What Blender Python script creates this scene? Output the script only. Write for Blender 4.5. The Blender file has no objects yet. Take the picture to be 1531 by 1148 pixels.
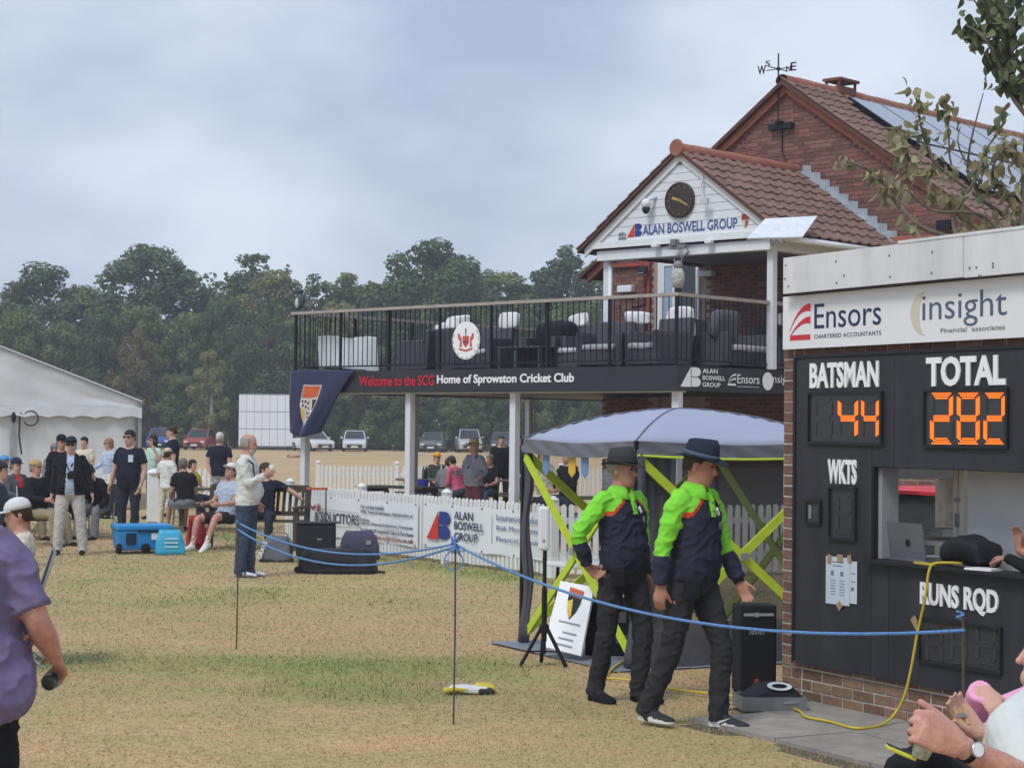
import bpy, bmesh, math, random
import numpy as np
from mathutils import Vector, Matrix, noise, kdtree

random.seed(7)
rng = np.random.default_rng(11)
scene = bpy.context.scene
col = scene.collection
PI = math.pi
R = math.radians

# ------------------------------------------------------------------ camera
F_PX, CX, CY, HOR, ROLL, CAM_Z = 2850.0, 765.5, 574.0, 638.0, 0.010, 1.9
PITCH = math.atan((HOR - CY) / F_PX)
cam_data = bpy.data.cameras.new('camera')
cam = bpy.data.objects.new('camera', cam_data)
col.objects.link(cam)
CAM_R = Matrix.Rotation(PI / 2 + PITCH, 3, 'X') @ Matrix.Rotation(ROLL, 3, 'Z')
cam.matrix_world = Matrix.Translation((0, 0, CAM_Z)) @ CAM_R.to_4x4()
cam_data.sensor_width = 36.0
cam_data.lens = 36.0 * F_PX / 1531.0
cam_data.clip_start = 0.1
cam_data.clip_end = 3000.0
scene.camera = cam

# ------------------------------------------------------------------ sky and sun (overcast daylight)
world = bpy.data.worlds.new('World')
scene.world = world
world.use_nodes = True
wn, wl = world.node_tree.nodes, world.node_tree.links
wn.clear()
w_out = wn.new('ShaderNodeOutputWorld')
w_bg = wn.new('ShaderNodeBackground')
w_sky = wn.new('ShaderNodeTexSky')
w_sky.sky_type = 'NISHITA'
w_sky.sun_disc = False
SUN_EL, SUN_AZ = R(52), R(215)      # azimuth clockwise from +Y: behind the camera, to its left
w_sky.sun_elevation = SUN_EL
w_sky.sun_rotation = SUN_AZ
w_sky.air_density, w_sky.dust_density, w_sky.ozone_density = 1.2, 2.0, 1.5
w_sc = wn.new('ShaderNodeMix'); w_sc.data_type = 'RGBA'; w_sc.blend_type = 'MULTIPLY'
w_sc.inputs[0].default_value = 1.0
w_sc.inputs[7].default_value = (0.10, 0.10, 0.10, 1)
wl.new(w_sky.outputs[0], w_sc.inputs[6])
w_tc = wn.new('ShaderNodeTexCoord')
# layered cloud noise on the view direction, flattened so that banks lie along the horizon
w_map = wn.new('ShaderNodeMapping'); w_map.inputs['Scale'].default_value = (2.6, 2.6, 5.2)
w_map.inputs['Location'].default_value = (1.35, 0.2, 0.55)
wl.new(w_tc.outputs['Generated'], w_map.inputs[0])
w_n1 = wn.new('ShaderNodeTexNoise'); w_n1.inputs['Scale'].default_value = 1.9
w_n1.inputs['Detail'].default_value = 7; w_n1.inputs['Roughness'].default_value = 0.5; w_n1.inputs['Distortion'].default_value = 0.15
wl.new(w_map.outputs[0], w_n1.inputs['Vector'])
w_r1 = wn.new('ShaderNodeValToRGB')
e = w_r1.color_ramp.elements
e[0].position, e[0].color = 0.34, (0.375, 0.45, 0.59, 1)
e[1].position, e[1].color = 0.66, (0.655, 0.73, 0.85, 1)
m_ = w_r1.color_ramp.elements.new(0.5); m_.color = (0.515, 0.59, 0.73, 1)
wl.new(w_n1.outputs['Fac'], w_r1.inputs[0])
w_n2 = wn.new('ShaderNodeTexNoise'); w_n2.inputs['Scale'].default_value = 4.0; w_n2.inputs['Detail'].default_value = 5
wl.new(w_map.outputs[0], w_n2.inputs['Vector'])
w_r2 = wn.new('ShaderNodeMapRange'); w_r2.inputs[1].default_value = 0.3; w_r2.inputs[2].default_value = 0.7
w_r2.inputs[3].default_value = 0.84; w_r2.inputs[4].default_value = 0.98
wl.new(w_n2.outputs['Fac'], w_r2.inputs[0])
w_mix = wn.new('ShaderNodeMix'); w_mix.data_type = 'RGBA'
wl.new(w_r2.outputs[0], w_mix.inputs[0])
wl.new(w_sc.outputs[2], w_mix.inputs[6])
wl.new(w_r1.outputs[0], w_mix.inputs[7])
wl.new(w_mix.outputs[2], w_bg.inputs[0])
w_bg.inputs[1].default_value = 1.0
wl.new(w_bg.outputs[0], w_out.inputs[0])

sun_data = bpy.data.lights.new('sun', 'SUN')
sun_data.energy = 1.5
sun_data.angle = R(18)
sun_data.color = (1.0, 0.97, 0.92)
sun = bpy.data.objects.new('sun', sun_data)
col.objects.link(sun)
sd = Vector((math.sin(SUN_AZ) * math.cos(SUN_EL), math.cos(SUN_AZ) * math.cos(SUN_EL), math.sin(SUN_EL)))
sun.rotation_euler = sd.to_track_quat('Z', 'Y').to_euler()

vs = scene.view_settings
vs.view_transform = 'Standard'
vs.look = 'None'
vs.exposure = 0.28
vs.gamma = 1.0
vs.use_curve_mapping = False
scene.cycles.use_adaptive_sampling = True
scene.cycles.use_denoising = True
scene.cycles.max_bounces = 5
scene.cycles.diffuse_bounces = 3
scene.cycles.glossy_bounces = 3
scene.cycles.transparent_max_bounces = 12

# ------------------------------------------------------------------ pixel <-> place
def ray(px, py):
    return CAM_R @ Vector((px - CX, CY - py, -F_PX))
def W(px, py, d):
    r = ray(px, py); return Vector((0, 0, CAM_Z)) + r * (d / r.y)
def G(px, py, z=0.0):
    r = ray(px, py); return Vector((0, 0, CAM_Z)) + r * ((z - CAM_Z) / r.z)
class Frame:
    """upright local frame: origin on the ground, turned by ang about z"""
    def __init__(s, x, y, ang):
        s.o = Vector((x, y, 0)); s.a = ang
        s.ex = Vector((math.cos(ang), math.sin(ang), 0)); s.ey = Vector((-math.sin(ang), math.cos(ang), 0))
    def onY(s, px, py, y0=0.0):      # point of the plane local y = y0 seen at that pixel -> (x, z)
        r = ray(px, py); o = s.o + s.ey * y0; c = Vector((0, 0, CAM_Z))
        t = (o - c).dot(s.ey) / r.dot(s.ey); p = c + r * t - s.o
        return p.dot(s.ex), p.z
    def onX(s, px, py, x0=0.0):      # -> (y, z)
        r = ray(px, py); o = s.o + s.ex * x0; c = Vector((0, 0, CAM_Z))
        t = (o - c).dot(s.ex) / r.dot(s.ex); p = c + r * t - s.o
        return p.dot(s.ey), p.z
    def world(s, x, y, z=0.0):
        return s.o + s.ex * x + s.ey * y + Vector((0, 0, z))
    def local(s, p):
        q = Vector(p) - s.o; return Vector((q.dot(s.ex), q.dot(s.ey), q.z))

# ------------------------------------------------------------------ materials
MATS = {}
def lin(c):
    return tuple(((v / 255) / 12.92 if v / 255 <= 0.04045 else ((v / 255 + 0.055) / 1.055) ** 2.4) for v in c)
def mat(name, c=None, rough=0.75, metal=0.0, var=0.12, vscale=6.0, bump=0.0, bscale=40.0, rnd=0.0, spec=0.3, emit=None, alpha=None, c2=None, stretch=None, coat=0.0, sheen=0.0, hue=0.0, transl=0.0):
    """procedural material: c in sRGB 0-255, mottled by var, c2 = second tone, rnd = per-object tone spread"""
    if name in MATS: return MATS[name]
    m = bpy.data.materials.new(name); m.use_nodes = True
    N, L = m.node_tree.nodes, m.node_tree.links
    b = N['Principled BSDF']
    base = lin(c); b.inputs['Roughness'].default_value = rough; b.inputs['Metallic'].default_value = metal
    b.inputs['Specular IOR Level'].default_value = spec
    if coat: b.inputs['Coat Weight'].default_value = coat; b.inputs['Coat Roughness'].default_value = 0.15
    if sheen: b.inputs['Sheen Weight'].default_value = sheen
    tc = N.new('ShaderNodeTexCoord'); mp = N.new('ShaderNodeMapping')
    if stretch: mp.inputs['Scale'].default_value = stretch
    L.new(tc.outputs['Object'], mp.inputs[0])
    n1 = N.new('ShaderNodeTexNoise'); n1.inputs['Scale'].default_value = vscale; n1.inputs['Detail'].default_value = 6
    n1.inputs['Roughness'].default_value = 0.62
    L.new(mp.outputs[0], n1.inputs['Vector'])
    ramp = N.new('ShaderNodeValToRGB'); el = ramp.color_ramp.elements
    b2 = lin(c2) if c2 else tuple(min(1, v * (1 + var)) for v in base)
    b1 = base if c2 else tuple(v * (1 - var) for v in base)
    el[0].position, el[0].color = 0.3, (*b1, 1); el[1].position, el[1].color = 0.7, (*b2, 1)
    L.new(n1.outputs['Fac'], ramp.inputs[0])
    out = ramp.outputs[0]
    if rnd or hue:
        oi = N.new('ShaderNodeObjectInfo'); ge = N.new('ShaderNodeNewGeometry')
        ad = N.new('ShaderNodeMath'); ad.operation = 'ADD'
        L.new(oi.outputs['Random'], ad.inputs[0]); L.new(ge.outputs['Random Per Island'], ad.inputs[1])
        fr = N.new('ShaderNodeMath'); fr.operation = 'FRACT'; L.new(ad.outputs[0], fr.inputs[0])
        mr = N.new('ShaderNodeMapRange'); mr.inputs[3].default_value = 1 - rnd; mr.inputs[4].default_value = 1 + rnd
        L.new(fr.outputs[0], mr.inputs[0])
        hs = N.new('ShaderNodeHueSaturation'); L.new(out, hs.inputs['Color']); L.new(mr.outputs[0], hs.inputs['Value'])
        if hue:
            m7 = N.new('ShaderNodeMath'); m7.operation = 'MULTIPLY'; m7.inputs[1].default_value = 7.31; L.new(fr.outputs[0], m7.inputs[0])
            f7 = N.new('ShaderNodeMath'); f7.operation = 'FRACT'; L.new(m7.outputs[0], f7.inputs[0])
            mh = N.new('ShaderNodeMapRange'); mh.inputs[3].default_value = 0.5 - hue; mh.inputs[4].default_value = 0.5 + hue
            L.new(f7.outputs[0], mh.inputs[0]); L.new(mh.outputs[0], hs.inputs['Hue'])
        out = hs.outputs[0]
    L.new(out, b.inputs['Base Color'])
    rr = N.new('ShaderNodeMapRange'); rr.inputs[3].default_value = max(0.02, rough - 0.08); rr.inputs[4].default_value = min(1, rough + 0.08)
    L.new(n1.outputs['Fac'], rr.inputs[0]); L.new(rr.outputs[0], b.inputs['Roughness'])
    if bump:
        n2 = N.new('ShaderNodeTexNoise'); n2.inputs['Scale'].default_value = bscale; n2.inputs['Detail'].default_value = 4
        L.new(mp.outputs[0], n2.inputs['Vector'])
        bp = N.new('ShaderNodeBump'); bp.inputs['Strength'].default_value = bump; bp.inputs['Distance'].default_value = 0.02
        L.new(n2.outputs['Fac'], bp.inputs['Height']); L.new(bp.outputs[0], b.inputs['Normal'])
    if emit:
        b.inputs['Emission Color'].default_value = (*lin(emit[0]), 1); b.inputs['Emission Strength'].default_value = emit[1]
    o = N['Material Output']
    if transl:
        tr = N.new('ShaderNodeBsdfTranslucent'); L.new(out, tr.inputs[0])
        mx = N.new('ShaderNodeMixShader'); mx.inputs[0].default_value = transl
        L.new(b.outputs[0], mx.inputs[1]); L.new(tr.outputs[0], mx.inputs[2]); L.new(mx.outputs[0], o.inputs[0])
    if alpha is not None:
        tp = N.new('ShaderNodeBsdfTransparent'); mx = N.new('ShaderNodeMixShader'); mx.inputs[0].default_value = alpha
        src = o.inputs[0].links[0].from_socket
        L.new(tp.outputs[0], mx.inputs[1]); L.new(src, mx.inputs[2]); L.new(mx.outputs[0], o.inputs[0])
    MATS[name] = m
    return m

# ------------------------------------------------------------------ mesh builder
class MB:
    def __init__(s): s.v, s.f, s.m, s.mi = [], [], [], 0
    def add(s, verts, faces):
        k = len(s.v); s.v += [tuple(p) for p in verts]
        s.f += [tuple(i + k for i in q) for q in faces]; s.m += [s.mi] * len(faces); return s
    def box(s, c, d, rot=None):
        hx, hy, hz = d[0] / 2, d[1] / 2, d[2] / 2
        P = [Vector((x, y, z)) for z in (-hz, hz) for x, y in ((-hx, -hy), (hx, -hy), (hx, hy), (-hx, hy))]
        if rot is not None: P = [rot @ p for p in P]
        P = [p + Vector(c) for p in P]
        return s.add(P, [(3, 2, 1, 0), (4, 5, 6, 7), (0, 1, 5, 4), (1, 2, 6, 5), (2, 3, 7, 6), (3, 0, 4, 7)])
    def span(s, a, b):      # box from corner a to corner b
        a, b = Vector(a), Vector(b)
        return s.box((a + b) / 2, [abs(b[i] - a[i]) for i in range(3)])
    def bar(s, a, b, w, h=None, up=(0, 0, 1)):
        a, b = Vector(a), Vector(b); d = (b - a); l = d.length
        if l < 1e-6: return s
        y = d / l; x = y.cross(Vector(up))
        if x.length < 1e-4: x = y.cross(Vector((1, 0, 0)))
        x.normalize(); z = x.cross(y)
        return s.box((a + b) / 2, (w, l, h or w), Matrix((x, y, z)).transposed())
    def tube(s, pts, r, n=7, cap=True, flat=1.0):
        pts = [Vector(p) for p in pts]; k = len(pts); rad = r if isinstance(r, (list, tuple)) else [r] * k
        rings = []; ref = None
        for i, p in enumerate(pts):
            t = (pts[min(i + 1, k - 1)] - pts[max(i - 1, 0)])
            if t.length < 1e-9: t = Vector((0, 0, 1))
            t.normalize()
            if ref is None:
                ref = Vector((0, 0, 1)) if abs(t.z) < 0.9 else Vector((1, 0, 0))
            x = t.cross(ref); x.normalize(); y = x.cross(t); ref = y
            rings.append([p + (x * math.cos(2 * PI * j / n) + y * math.sin(2 * PI * j / n) * flat) * rad[i] for j in range(n)])
        return s.loft(rings, cap)
    def loft(s, rings, cap=True, closed=True):
        n = len(rings[0]); V = [p for rg in rings for p in rg]; Fc = []
        for i in range(len(rings) - 1):
            for j in range(n if closed else n - 1):
                a, b = i * n + j, i * n + (j + 1) % n
                Fc.append((a, b, b + n, a + n))
        if cap and closed:
            Fc.append(tuple(reversed(range(n)))); Fc.append(tuple(range((len(rings) - 1) * n, len(rings) * n)))
        return s.add(V, Fc)
    def lathe(s, prof, n=16, c=(0, 0, 0), sx=1.0, sy=1.0, rot=None):
        rings = []
        for r, z in prof:
            rg = [Vector((r * sx * math.cos(2 * PI * j / n), r * sy * math.sin(2 * PI * j / n), z)) for j in range(n)]
            if rot is not None: rg = [rot @ p for p in rg]
            rings.append([p + Vector(c) for p in rg])
        return s.loft(rings)
    def prism(s, poly, o, ex, ez, t):
        """2-D polygon in the plane (o, ex, ez), thickened by t along ex x ez (towards the viewer when ex is right and ez up)"""
        o, ex, ez = Vector(o), Vector(ex), Vector(ez); nrm = ex.cross(ez) ; n = len(poly)
        A = [o + ex * x + ez * z for x, z in poly]; B = [p + nrm * t for p in A]
        area = sum(poly[i][0] * poly[(i + 1) % n][1] - poly[(i + 1) % n][0] * poly[i][1] for i in range(n))
        idx = list(range(n)) if area > 0 else list(reversed(range(n)))
        Fc = [tuple(reversed(idx)), tuple(i + n for i in idx)]
        for k in range(n):
            a, b = idx[k], idx[(k + 1) % n]; Fc.append((a, b, b + n, a + n))
        return s.add(A + B, Fc)
    def ball(s, c, r, n=10, m=7, rot=None):
        if not isinstance(r, (list, tuple)): r = (r, r, r)
        rings = []
        for i in range(m + 1):
            th = PI * (i + 0.02) / (m + 0.04); rg = []
            for j in range(n):
                p = Vector((r[0] * math.sin(th) * math.cos(2 * PI * j / n), r[1] * math.sin(th) * math.sin(2 * PI * j / n), -r[2] * math.cos(th)))
                rg.append((rot @ p if rot is not None else p) + Vector(c))
            rings.append(rg)
        return s.loft(rings)
    def mesh(s, name, mats, smooth=False):
        me = bpy.data.meshes.new(name); me.from_pydata(s.v, [], s.f)
        for m in (mats if isinstance(mats, (list, tuple)) else [mats]): me.materials.append(m)
        if any(s.m): me.polygons.foreach_set('material_index', s.m)
        if smooth: me.polygons.foreach_set('use_smooth', [True] * len(me.polygons))
        me.update(); return me
    def build(s, name, mats, parent=None, smooth=False, bevel=0.0, label=None):
        o = place(name, s.mesh(name, mats, smooth), parent)
        if bevel:
            b = o.modifiers.new('bevel', 'BEVEL'); b.width = bevel; b.segments = 2; b.limit_method = 'ANGLE'
        if label: o['label'] = label
        return o
def place(name, me, parent=None, loc=(0, 0, 0), rot=(0, 0, 0), scale=None):
    o = bpy.data.objects.new(name, me); col.objects.link(o)
    o.location = loc; o.rotation_euler = rot
    if scale: o.scale = scale
    if parent is not None: o.parent = parent
    return o
def tag(o, label, cat, group=None, kind=None):
    if label: o['label'] = label
    if cat: o['category'] = cat
    if group: o['group'] = group
    if kind: o['kind'] = kind
    return o
def thing(name, label, cat, loc=(0, 0, 0), rz=0.0, group=None):
    o = bpy.data.objects.new(name, None); col.objects.link(o); o.empty_display_size = 0.2
    o.location = loc; o.rotation_euler = (0, 0, rz)
    return tag(o, label, cat, group)
def copy_tree(o, parent=None):
    c = o.copy(); col.objects.link(c); c.parent = parent
    for ch in o.children: copy_tree(ch, c)
    return c
def smoothed(o, lv=1):
    m = o.modifiers.new('sub', 'SUBSURF'); m.levels = lv; m.render_levels = lv; return o

# ------------------------------------------------------------------ lettering
def text_mesh(s, bold=0.0, spacing=1.0, shear=0.0, ext=0.004, line=1.0):
    cu = bpy.data.curves.new('lettering', 'FONT'); cu.body = s; cu.offset = bold; cu.space_character = spacing; cu.shear = shear
    cu.space_line = line; cu.resolution_u = 3
    t = bpy.data.objects.new('lettering', cu)
    me = bpy.data.meshes.new_from_object(t)
    bpy.data.objects.remove(t); bpy.data.curves.remove(cu)
    return me
def text(s, x0, z0, x1, z1, o, ex, ez, m, parent, bold=0.0, name='lettering', spacing=1.0, shear=0.0, t=0.003, line=1.0, skew=0.0):
    """lettering filling the rectangle x0..x1, z0..z1 of the plane (o, ex, ez), t thick towards the viewer"""
    me = text_mesh(s, bold, spacing, shear, line=line)
    n = len(me.vertices); a = np.empty(n * 3); me.vertices.foreach_get('co', a); a = a.reshape(-1, 3)
    lo, hi = a.min(0), a.max(0); sp = np.maximum(hi - lo, 1e-6)
    faces = [tuple(p.vertices) for p in me.polygons]
    bpy.data.meshes.remove(me)
    ex, ez, o = Vector(ex), Vector(ez), Vector(o); nr = ex.cross(ez)
    V = []
    for q in a:
        u = (q[0] - lo[0]) / sp[0]; w = (q[1] - lo[1]) / sp[1]
        V.append(o + ex * (x0 + (x1 - x0) * u) + ez * (z0 + (z1 - z0) * w + skew * u) + nr * t)
    # side walls from the outline
    cnt = {}
    for f in faces:
        for i in range(len(f)):
            cnt.setdefault((f[i], f[(i + 1) % len(f)]), 0)
    edges = [(a_, b_) for a_, b_ in cnt if (b_, a_) not in cnt]
    k = len(V); V2 = V + [v - nr * t for v in V]
    F2 = list(faces) + [(b_, a_, a_ + k, b_ + k) for a_, b_ in edges]
    mb = MB(); mb.add(V2, F2)
    return mb.build(name, m, parent)
X, Y, Z = Vector((1, 0, 0)), Vector((0, 1, 0)), Vector((0, 0, 1))
# ================================================================== GROUND
def green_amount(x, y):
    n = noise.fractal(Vector((x * 0.33, y * 0.2, 3.1)), 1.0, 2.0, 4)
    g = 0.12 + 0.42 * n
    g += 0.95 * math.exp(-((x + 1.9) / 2.9) ** 2 - ((y - 15.1) / 0.75) ** 2) * (0.7 + 0.8 * n)
    g += 0.55 * math.exp(-((x + 1.2) / 1.4) ** 2 - ((y - 13.7) / 0.5) ** 2)
    fx = (x - 0.15) * 0.855 + (y - 24.7) * 0.519      # distance to the front fence
    g += 0.55 * math.exp(-((fx + 0.35) / 0.5) ** 2) * (1 if -1 < y - 24 < 14 else 0)
    g += 0.22 * math.exp(-((y - 21) / 3.5) ** 2)
    return max(0.0, min(1.0, g))

def turf_material():
    m = bpy.data.materials.new('dry turf'); m.use_nodes = True
    N, L = m.node_tree.nodes, m.node_tree.links; b = N['Principled BSDF']
    b.inputs['Roughness'].default_value = 0.9; b.inputs['Specular IOR Level'].default_value = 0.15
    ge = N.new('ShaderNodeNewGeometry')
    at = N.new('ShaderNodeAttribute'); at.attribute_name = 'green'
    n1 = N.new('ShaderNodeTexNoise'); n1.inputs['Scale'].default_value = 1.7; n1.inputs['Detail'].default_value = 8; n1.inputs['Roughness'].default_value = 0.7
    n2 = N.new('ShaderNodeTexNoise'); n2.inputs['Scale'].default_value = 26; n2.inputs['Detail'].default_value = 6; n2.inputs['Roughness'].default_value = 0.75
    mp = N.new('ShaderNodeMapping'); mp.inputs['Scale'].default_value = (0.55, 1.0, 1.0)
    L.new(ge.outputs['Position'], mp.inputs[0]); L.new(mp.outputs[0], n1.inputs['Vector']); L.new(mp.outputs[0], n2.inputs['Vector'])
    straw = N.new('ShaderNodeValToRGB'); e = straw.color_ramp.elements
    e[0].position, e[0].color = 0.28, (*lin((150, 121, 92)), 1); e[1].position, e[1].color = 0.72, (*lin((216, 187, 150)), 1)
    k = straw.color_ramp.elements.new(0.5); k.color = (*lin((190, 159, 121)), 1)
    grn = N.new('ShaderNodeValToRGB'); e = grn.color_ramp.elements
    e[0].position, e[0].color = 0.28, (*lin((98, 116, 66)), 1); e[1].position, e[1].color = 0.72, (*lin((158, 166, 106)), 1)
    L.new(n2.outputs['Fac'], straw.inputs[0]); L.new(n2.outputs['Fac'], grn.inputs[0])
    ad = N.new('ShaderNodeMath'); ad.operation = 'MULTIPLY_ADD'; ad.inputs[1].default_value = 1.5; ad.inputs[2].default_value = -0.74
    L.new(n1.outputs['Fac'], ad.inputs[0])
    rp = N.new('ShaderNodeMath'); rp.operation = 'MULTIPLY_ADD'; rp.inputs[1].default_value = 0.4; rp.inputs[2].default_value = -0.2
    L.new(ge.outputs['Random Per Island'], rp.inputs[0])
    s1 = N.new('ShaderNodeMath'); s1.operation = 'ADD'; L.new(at.outputs['Fac'], s1.inputs[0]); L.new(ad.outputs[0], s1.inputs[1])
    s2 = N.new('ShaderNodeMath'); s2.operation = 'ADD'; s2.use_clamp = True; L.new(s1.outputs[0], s2.inputs[0]); L.new(rp.outputs[0], s2.inputs[1])
    mx = N.new('ShaderNodeMix'); mx.data_type = 'RGBA'
    L.new(s2.outputs[0], mx.inputs[0]); L.new(straw.outputs[0], mx.inputs[6]); L.new(grn.outputs[0], mx.inputs[7])
    hs = N.new('ShaderNodeHueSaturation'); L.new(mx.outputs[2], hs.inputs['Color'])
    mr = N.new('ShaderNodeMapRange'); mr.inputs[3].default_value = 0.88; mr.inputs[4].default_value = 1.2
    L.new(ge.outputs['Random Per Island'], mr.inputs[0]); L.new(mr.outputs[0], hs.inputs['Value'])
    n4 = N.new('ShaderNodeTexNoise'); n4.inputs['Scale'].default_value = 0.16; n4.inputs['Detail'].default_value = 6; n4.inputs['Roughness'].default_value = 0.65; L.new(mp.outputs[0], n4.inputs['Vector'])
    m4 = N.new('ShaderNodeMapRange'); m4.inputs[1].default_value = 0.3; m4.inputs[2].default_value = 0.7; m4.inputs[3].default_value = 0.84; m4.inputs[4].default_value = 1.08; L.new(n4.outputs['Fac'], m4.inputs[0])
    h4 = N.new('ShaderNodeHueSaturation'); L.new(hs.outputs[0], h4.inputs['Color']); L.new(m4.outputs[0], h4.inputs['Value']); L.new(h4.outputs[0], b.inputs['Base Color'])
    n3 = N.new('ShaderNodeTexNoise'); n3.inputs['Scale'].default_value = 60; n3.inputs['Detail'].default_value = 5
    L.new(mp.outputs[0], n3.inputs['Vector'])
    bp = N.new('ShaderNodeBump'); bp.inputs['Strength'].default_value = 0.5; bp.inputs['Distance'].default_value = 0.02
    L.new(n3.outputs['Fac'], bp.inputs['Height']); L.new(bp.outputs[0], b.inputs['Normal'])
    return m
M_TURF = turf_material()
def ground_z(x, y):
    return 0.012 * noise.noise(Vector((x * 0.9, y * 0.9, 0.3))) - 0.004
gx = np.concatenate([[-240, -180, -120, -60, -30], np.linspace(-15, 15, 101), [30, 60, 120, 180, 240]])
gy = np.concatenate([[-60, -20, 0, 5], np.linspace(8, 48, 134), [54, 62, 75, 95, 120, 150, 180, 210, 260]])
gv = [(x, y, ground_z(x, y) if 8 <= y <= 48 and abs(x) <= 15 else -0.004) for y in gy for x in gx]
nx = len(gx)
gf = [(j * nx + i, j * nx + i + 1, (j + 1) * nx + i + 1, (j + 1) * nx + i) for j in range(len(gy) - 1) for i in range(nx - 1)]
gm = MB(); gm.add(gv, gf)
ground = gm.build('ground', M_TURF, smooth=True); tag(ground, 'dry straw-coloured cricket ground with greener patches', None, kind='structure')
ga = ground.data.attributes.new('green', 'FLOAT', 'POINT')
ga.data.foreach_set('value', [green_amount(x, y) if y < 48 else 0.06 for x, y, _ in gv])

# frames of the two buildings
SB = Frame(1.944, 13.657, R(-61.5))          # scoreboard hut: x runs along the front towards the camera
CH = Frame(2.49, 28.8, R(-42.85))            # clubhouse: x along the front, y into the building

# ---- paving slabs beside the scoreboard hut
M_SLAB = mat('concrete slab', (136, 131, 124), 0.9, var=0.2, vscale=5, bump=0.25, bscale=60, rnd=0.08, c2=(166, 160, 150))
pav = thing('paving', None, None, SB.o, SB.a); tag(pav, 'grey concrete paving slabs along the scoreboard hut', None, kind='structure')
b_ = MB(); b_.box((2.75, -0.72, -0.02), (4.9, 1.36, 0.03)); b_.build('bedding', mat('bedding sand', (96, 88, 74), 0.95), pav)
sl = MB(); sl.box((0, 0, 0), (0.895, 0.595, 0.03)); sl_me = sl.mesh('slab', M_SLAB)
for i in range(5):
    for j in range(2):
        if i == 0 and j == 1: pass
        x = 0.86 + i * 0.906 + (0.0 if j == 0 else 0.30); y = -0.34 - j * 0.606
        o = place('slab', sl_me, pav, (x, y, 0.006 + 0.003 * ((i * 3 + j) % 2)), (R(0.25 * ((i + j) % 3 - 1)), 0, R(0.3 * ((i * 2 + j) % 3 - 1))))

# ---- grass blades (uncountable)
def on_paving(x, y):
    q = SB.local((x, y, 0)); return 0.44 < q.x < 5.2 and (-0.62 if q.x < 0.72 else -1.2 - 0.08 * math.sin(q.x * 9)) < q.y < 0.02 and not (0.9 < q.x < 1.85 and -1.25 < q.y < -0.93 - 0.12 * (1.85 - q.x) * 0 and abs(q.y + 1.02 - (q.x - 1.8) * -0.16) < (1.85 - q.x) * 0.22)
def grass(n):
    pos = []
    d = 9.6 * (36 / 9.6) ** rng.random(n); x = (rng.random(n) * 2 - 1) * 0.30 * d
    V = np.empty((n, 3, 3)); keep = np.ones(n, bool); gr = np.empty(n)
    ang = rng.random(n) * 2 * PI; L_ = (0.016 + 0.028 * rng.random(n)) * (0.7 + d / 32); wd = (0.0016 + 0.0018 * rng.random(n)) * (d / 11)
    lean = 0.9 + 1.0 * rng.random(n)
    for i in range(n):
        xi, yi = x[i], d[i]
        if on_paving(xi, yi): keep[i] = False; continue
        q = SB.local((xi, yi, 0))
        if q.y > 0.0 and q.x > -0.05: keep[i] = False; continue
        gr[i] = green_amount(xi, yi); zi = ground_z(xi, yi)
        h = L_[i] * math.cos(lean[i] * 0.75) * (1.1 if gr[i] > 0.45 else 0.6) + 0.004; s = L_[i] * math.sin(lean[i] * 0.9)
        ca, sa = math.cos(ang[i]), math.sin(ang[i]); w = wd[i]
        V[i] = ((xi - sa * w, yi + ca * w, zi - 0.004), (xi + sa * w, yi - ca * w, zi - 0.004), (xi + ca * s, yi + sa * s, zi + h))
    V = V[keep]; gr = gr[keep]; m = len(V)
    me = bpy.data.meshes.new('grass'); me.vertices.add(m * 3); me.vertices.foreach_set('co', V.reshape(-1))
    me.loops.add(m * 3); me.loops.foreach_set('vertex_index', np.arange(m * 3, dtype=np.int32))
    me.polygons.add(m); me.polygons.foreach_set('loop_start', np.arange(m, dtype=np.int32) * 3); me.polygons.foreach_set('loop_total', np.full(m, 3, np.int32))
    me.update(); me.validate()
    a = me.attributes.new('green', 'FLOAT', 'POINT'); a.data.foreach_set('value', np.repeat(gr, 3))
    me.materials.append(M_TURF)
    return tag(place('grass', me), 'short dry grass blades covering the field', 'grass', kind='stuff')
grass(260000)

# ================================================================== SCOREBOARD HUT
M_BLACK = mat('black board paint', (40, 42, 48), 0.55, var=0.12, vscale=2.2, spec=0.35, c2=(56, 58, 63), stretch=(2.5, 2.5, 0.5))
M_BLACK2 = mat('dark digit pane', (50, 53, 58), 0.35, var=0.1, spec=0.5)
M_TRIM = mat('black trim', (36, 37, 42), 0.5, var=0.15)
M_WHITE = mat('white paint', (226, 228, 230), 0.5, var=0.04, vscale=4)
M_FASC = mat('white fascia board', (222, 224, 226), 0.55, var=0.05, vscale=2.5, c2=(200, 203, 205), stretch=(2, 2, 0.6))
M_LETTER = mat('white lettering', (238, 240, 242), 0.5, var=0.02)
M_MORTAR = mat('mortar', (196, 186, 174), 0.95, var=0.2, vscale=14, bump=0.3, bscale=90)
M_BRICK = mat('hut brick', (106, 76, 68), 0.9, var=0.3, vscale=16, bump=0.4, bscale=70, rnd=0.3, c2=(138, 104, 92), hue=0.012)
M_BRICKL = mat('lichened base brick', (118, 88, 74), 0.95, var=0.3, vscale=9, bump=0.5, bscale=60, rnd=0.25, c2=(146, 124, 98), hue=0.015)
M_LED = mat('lit led', (255, 120, 30), 0.5, var=0.02, emit=((255, 112, 28), 0.95))
M_LEDOFF = mat('unlit led', (70, 72, 74), 0.5, var=0.1)
hut = thing('scoreboard_hut', 'brick scoreboard hut with black board showing batsman 44 and total 282', 'scoreboard', SB.o, SB.a)
def s_on(px, py, y=0.0): return SB.onY(px, py, y)
def slabbox(name, x0, x1, y0, y1, z0, z1, m, parent=hut, bevel=0):
    b = MB(); b.span((x0, y0, z0), (x1, y1, z1)); return b.build(name, m, parent, bevel=bevel)
core = MB()
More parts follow.
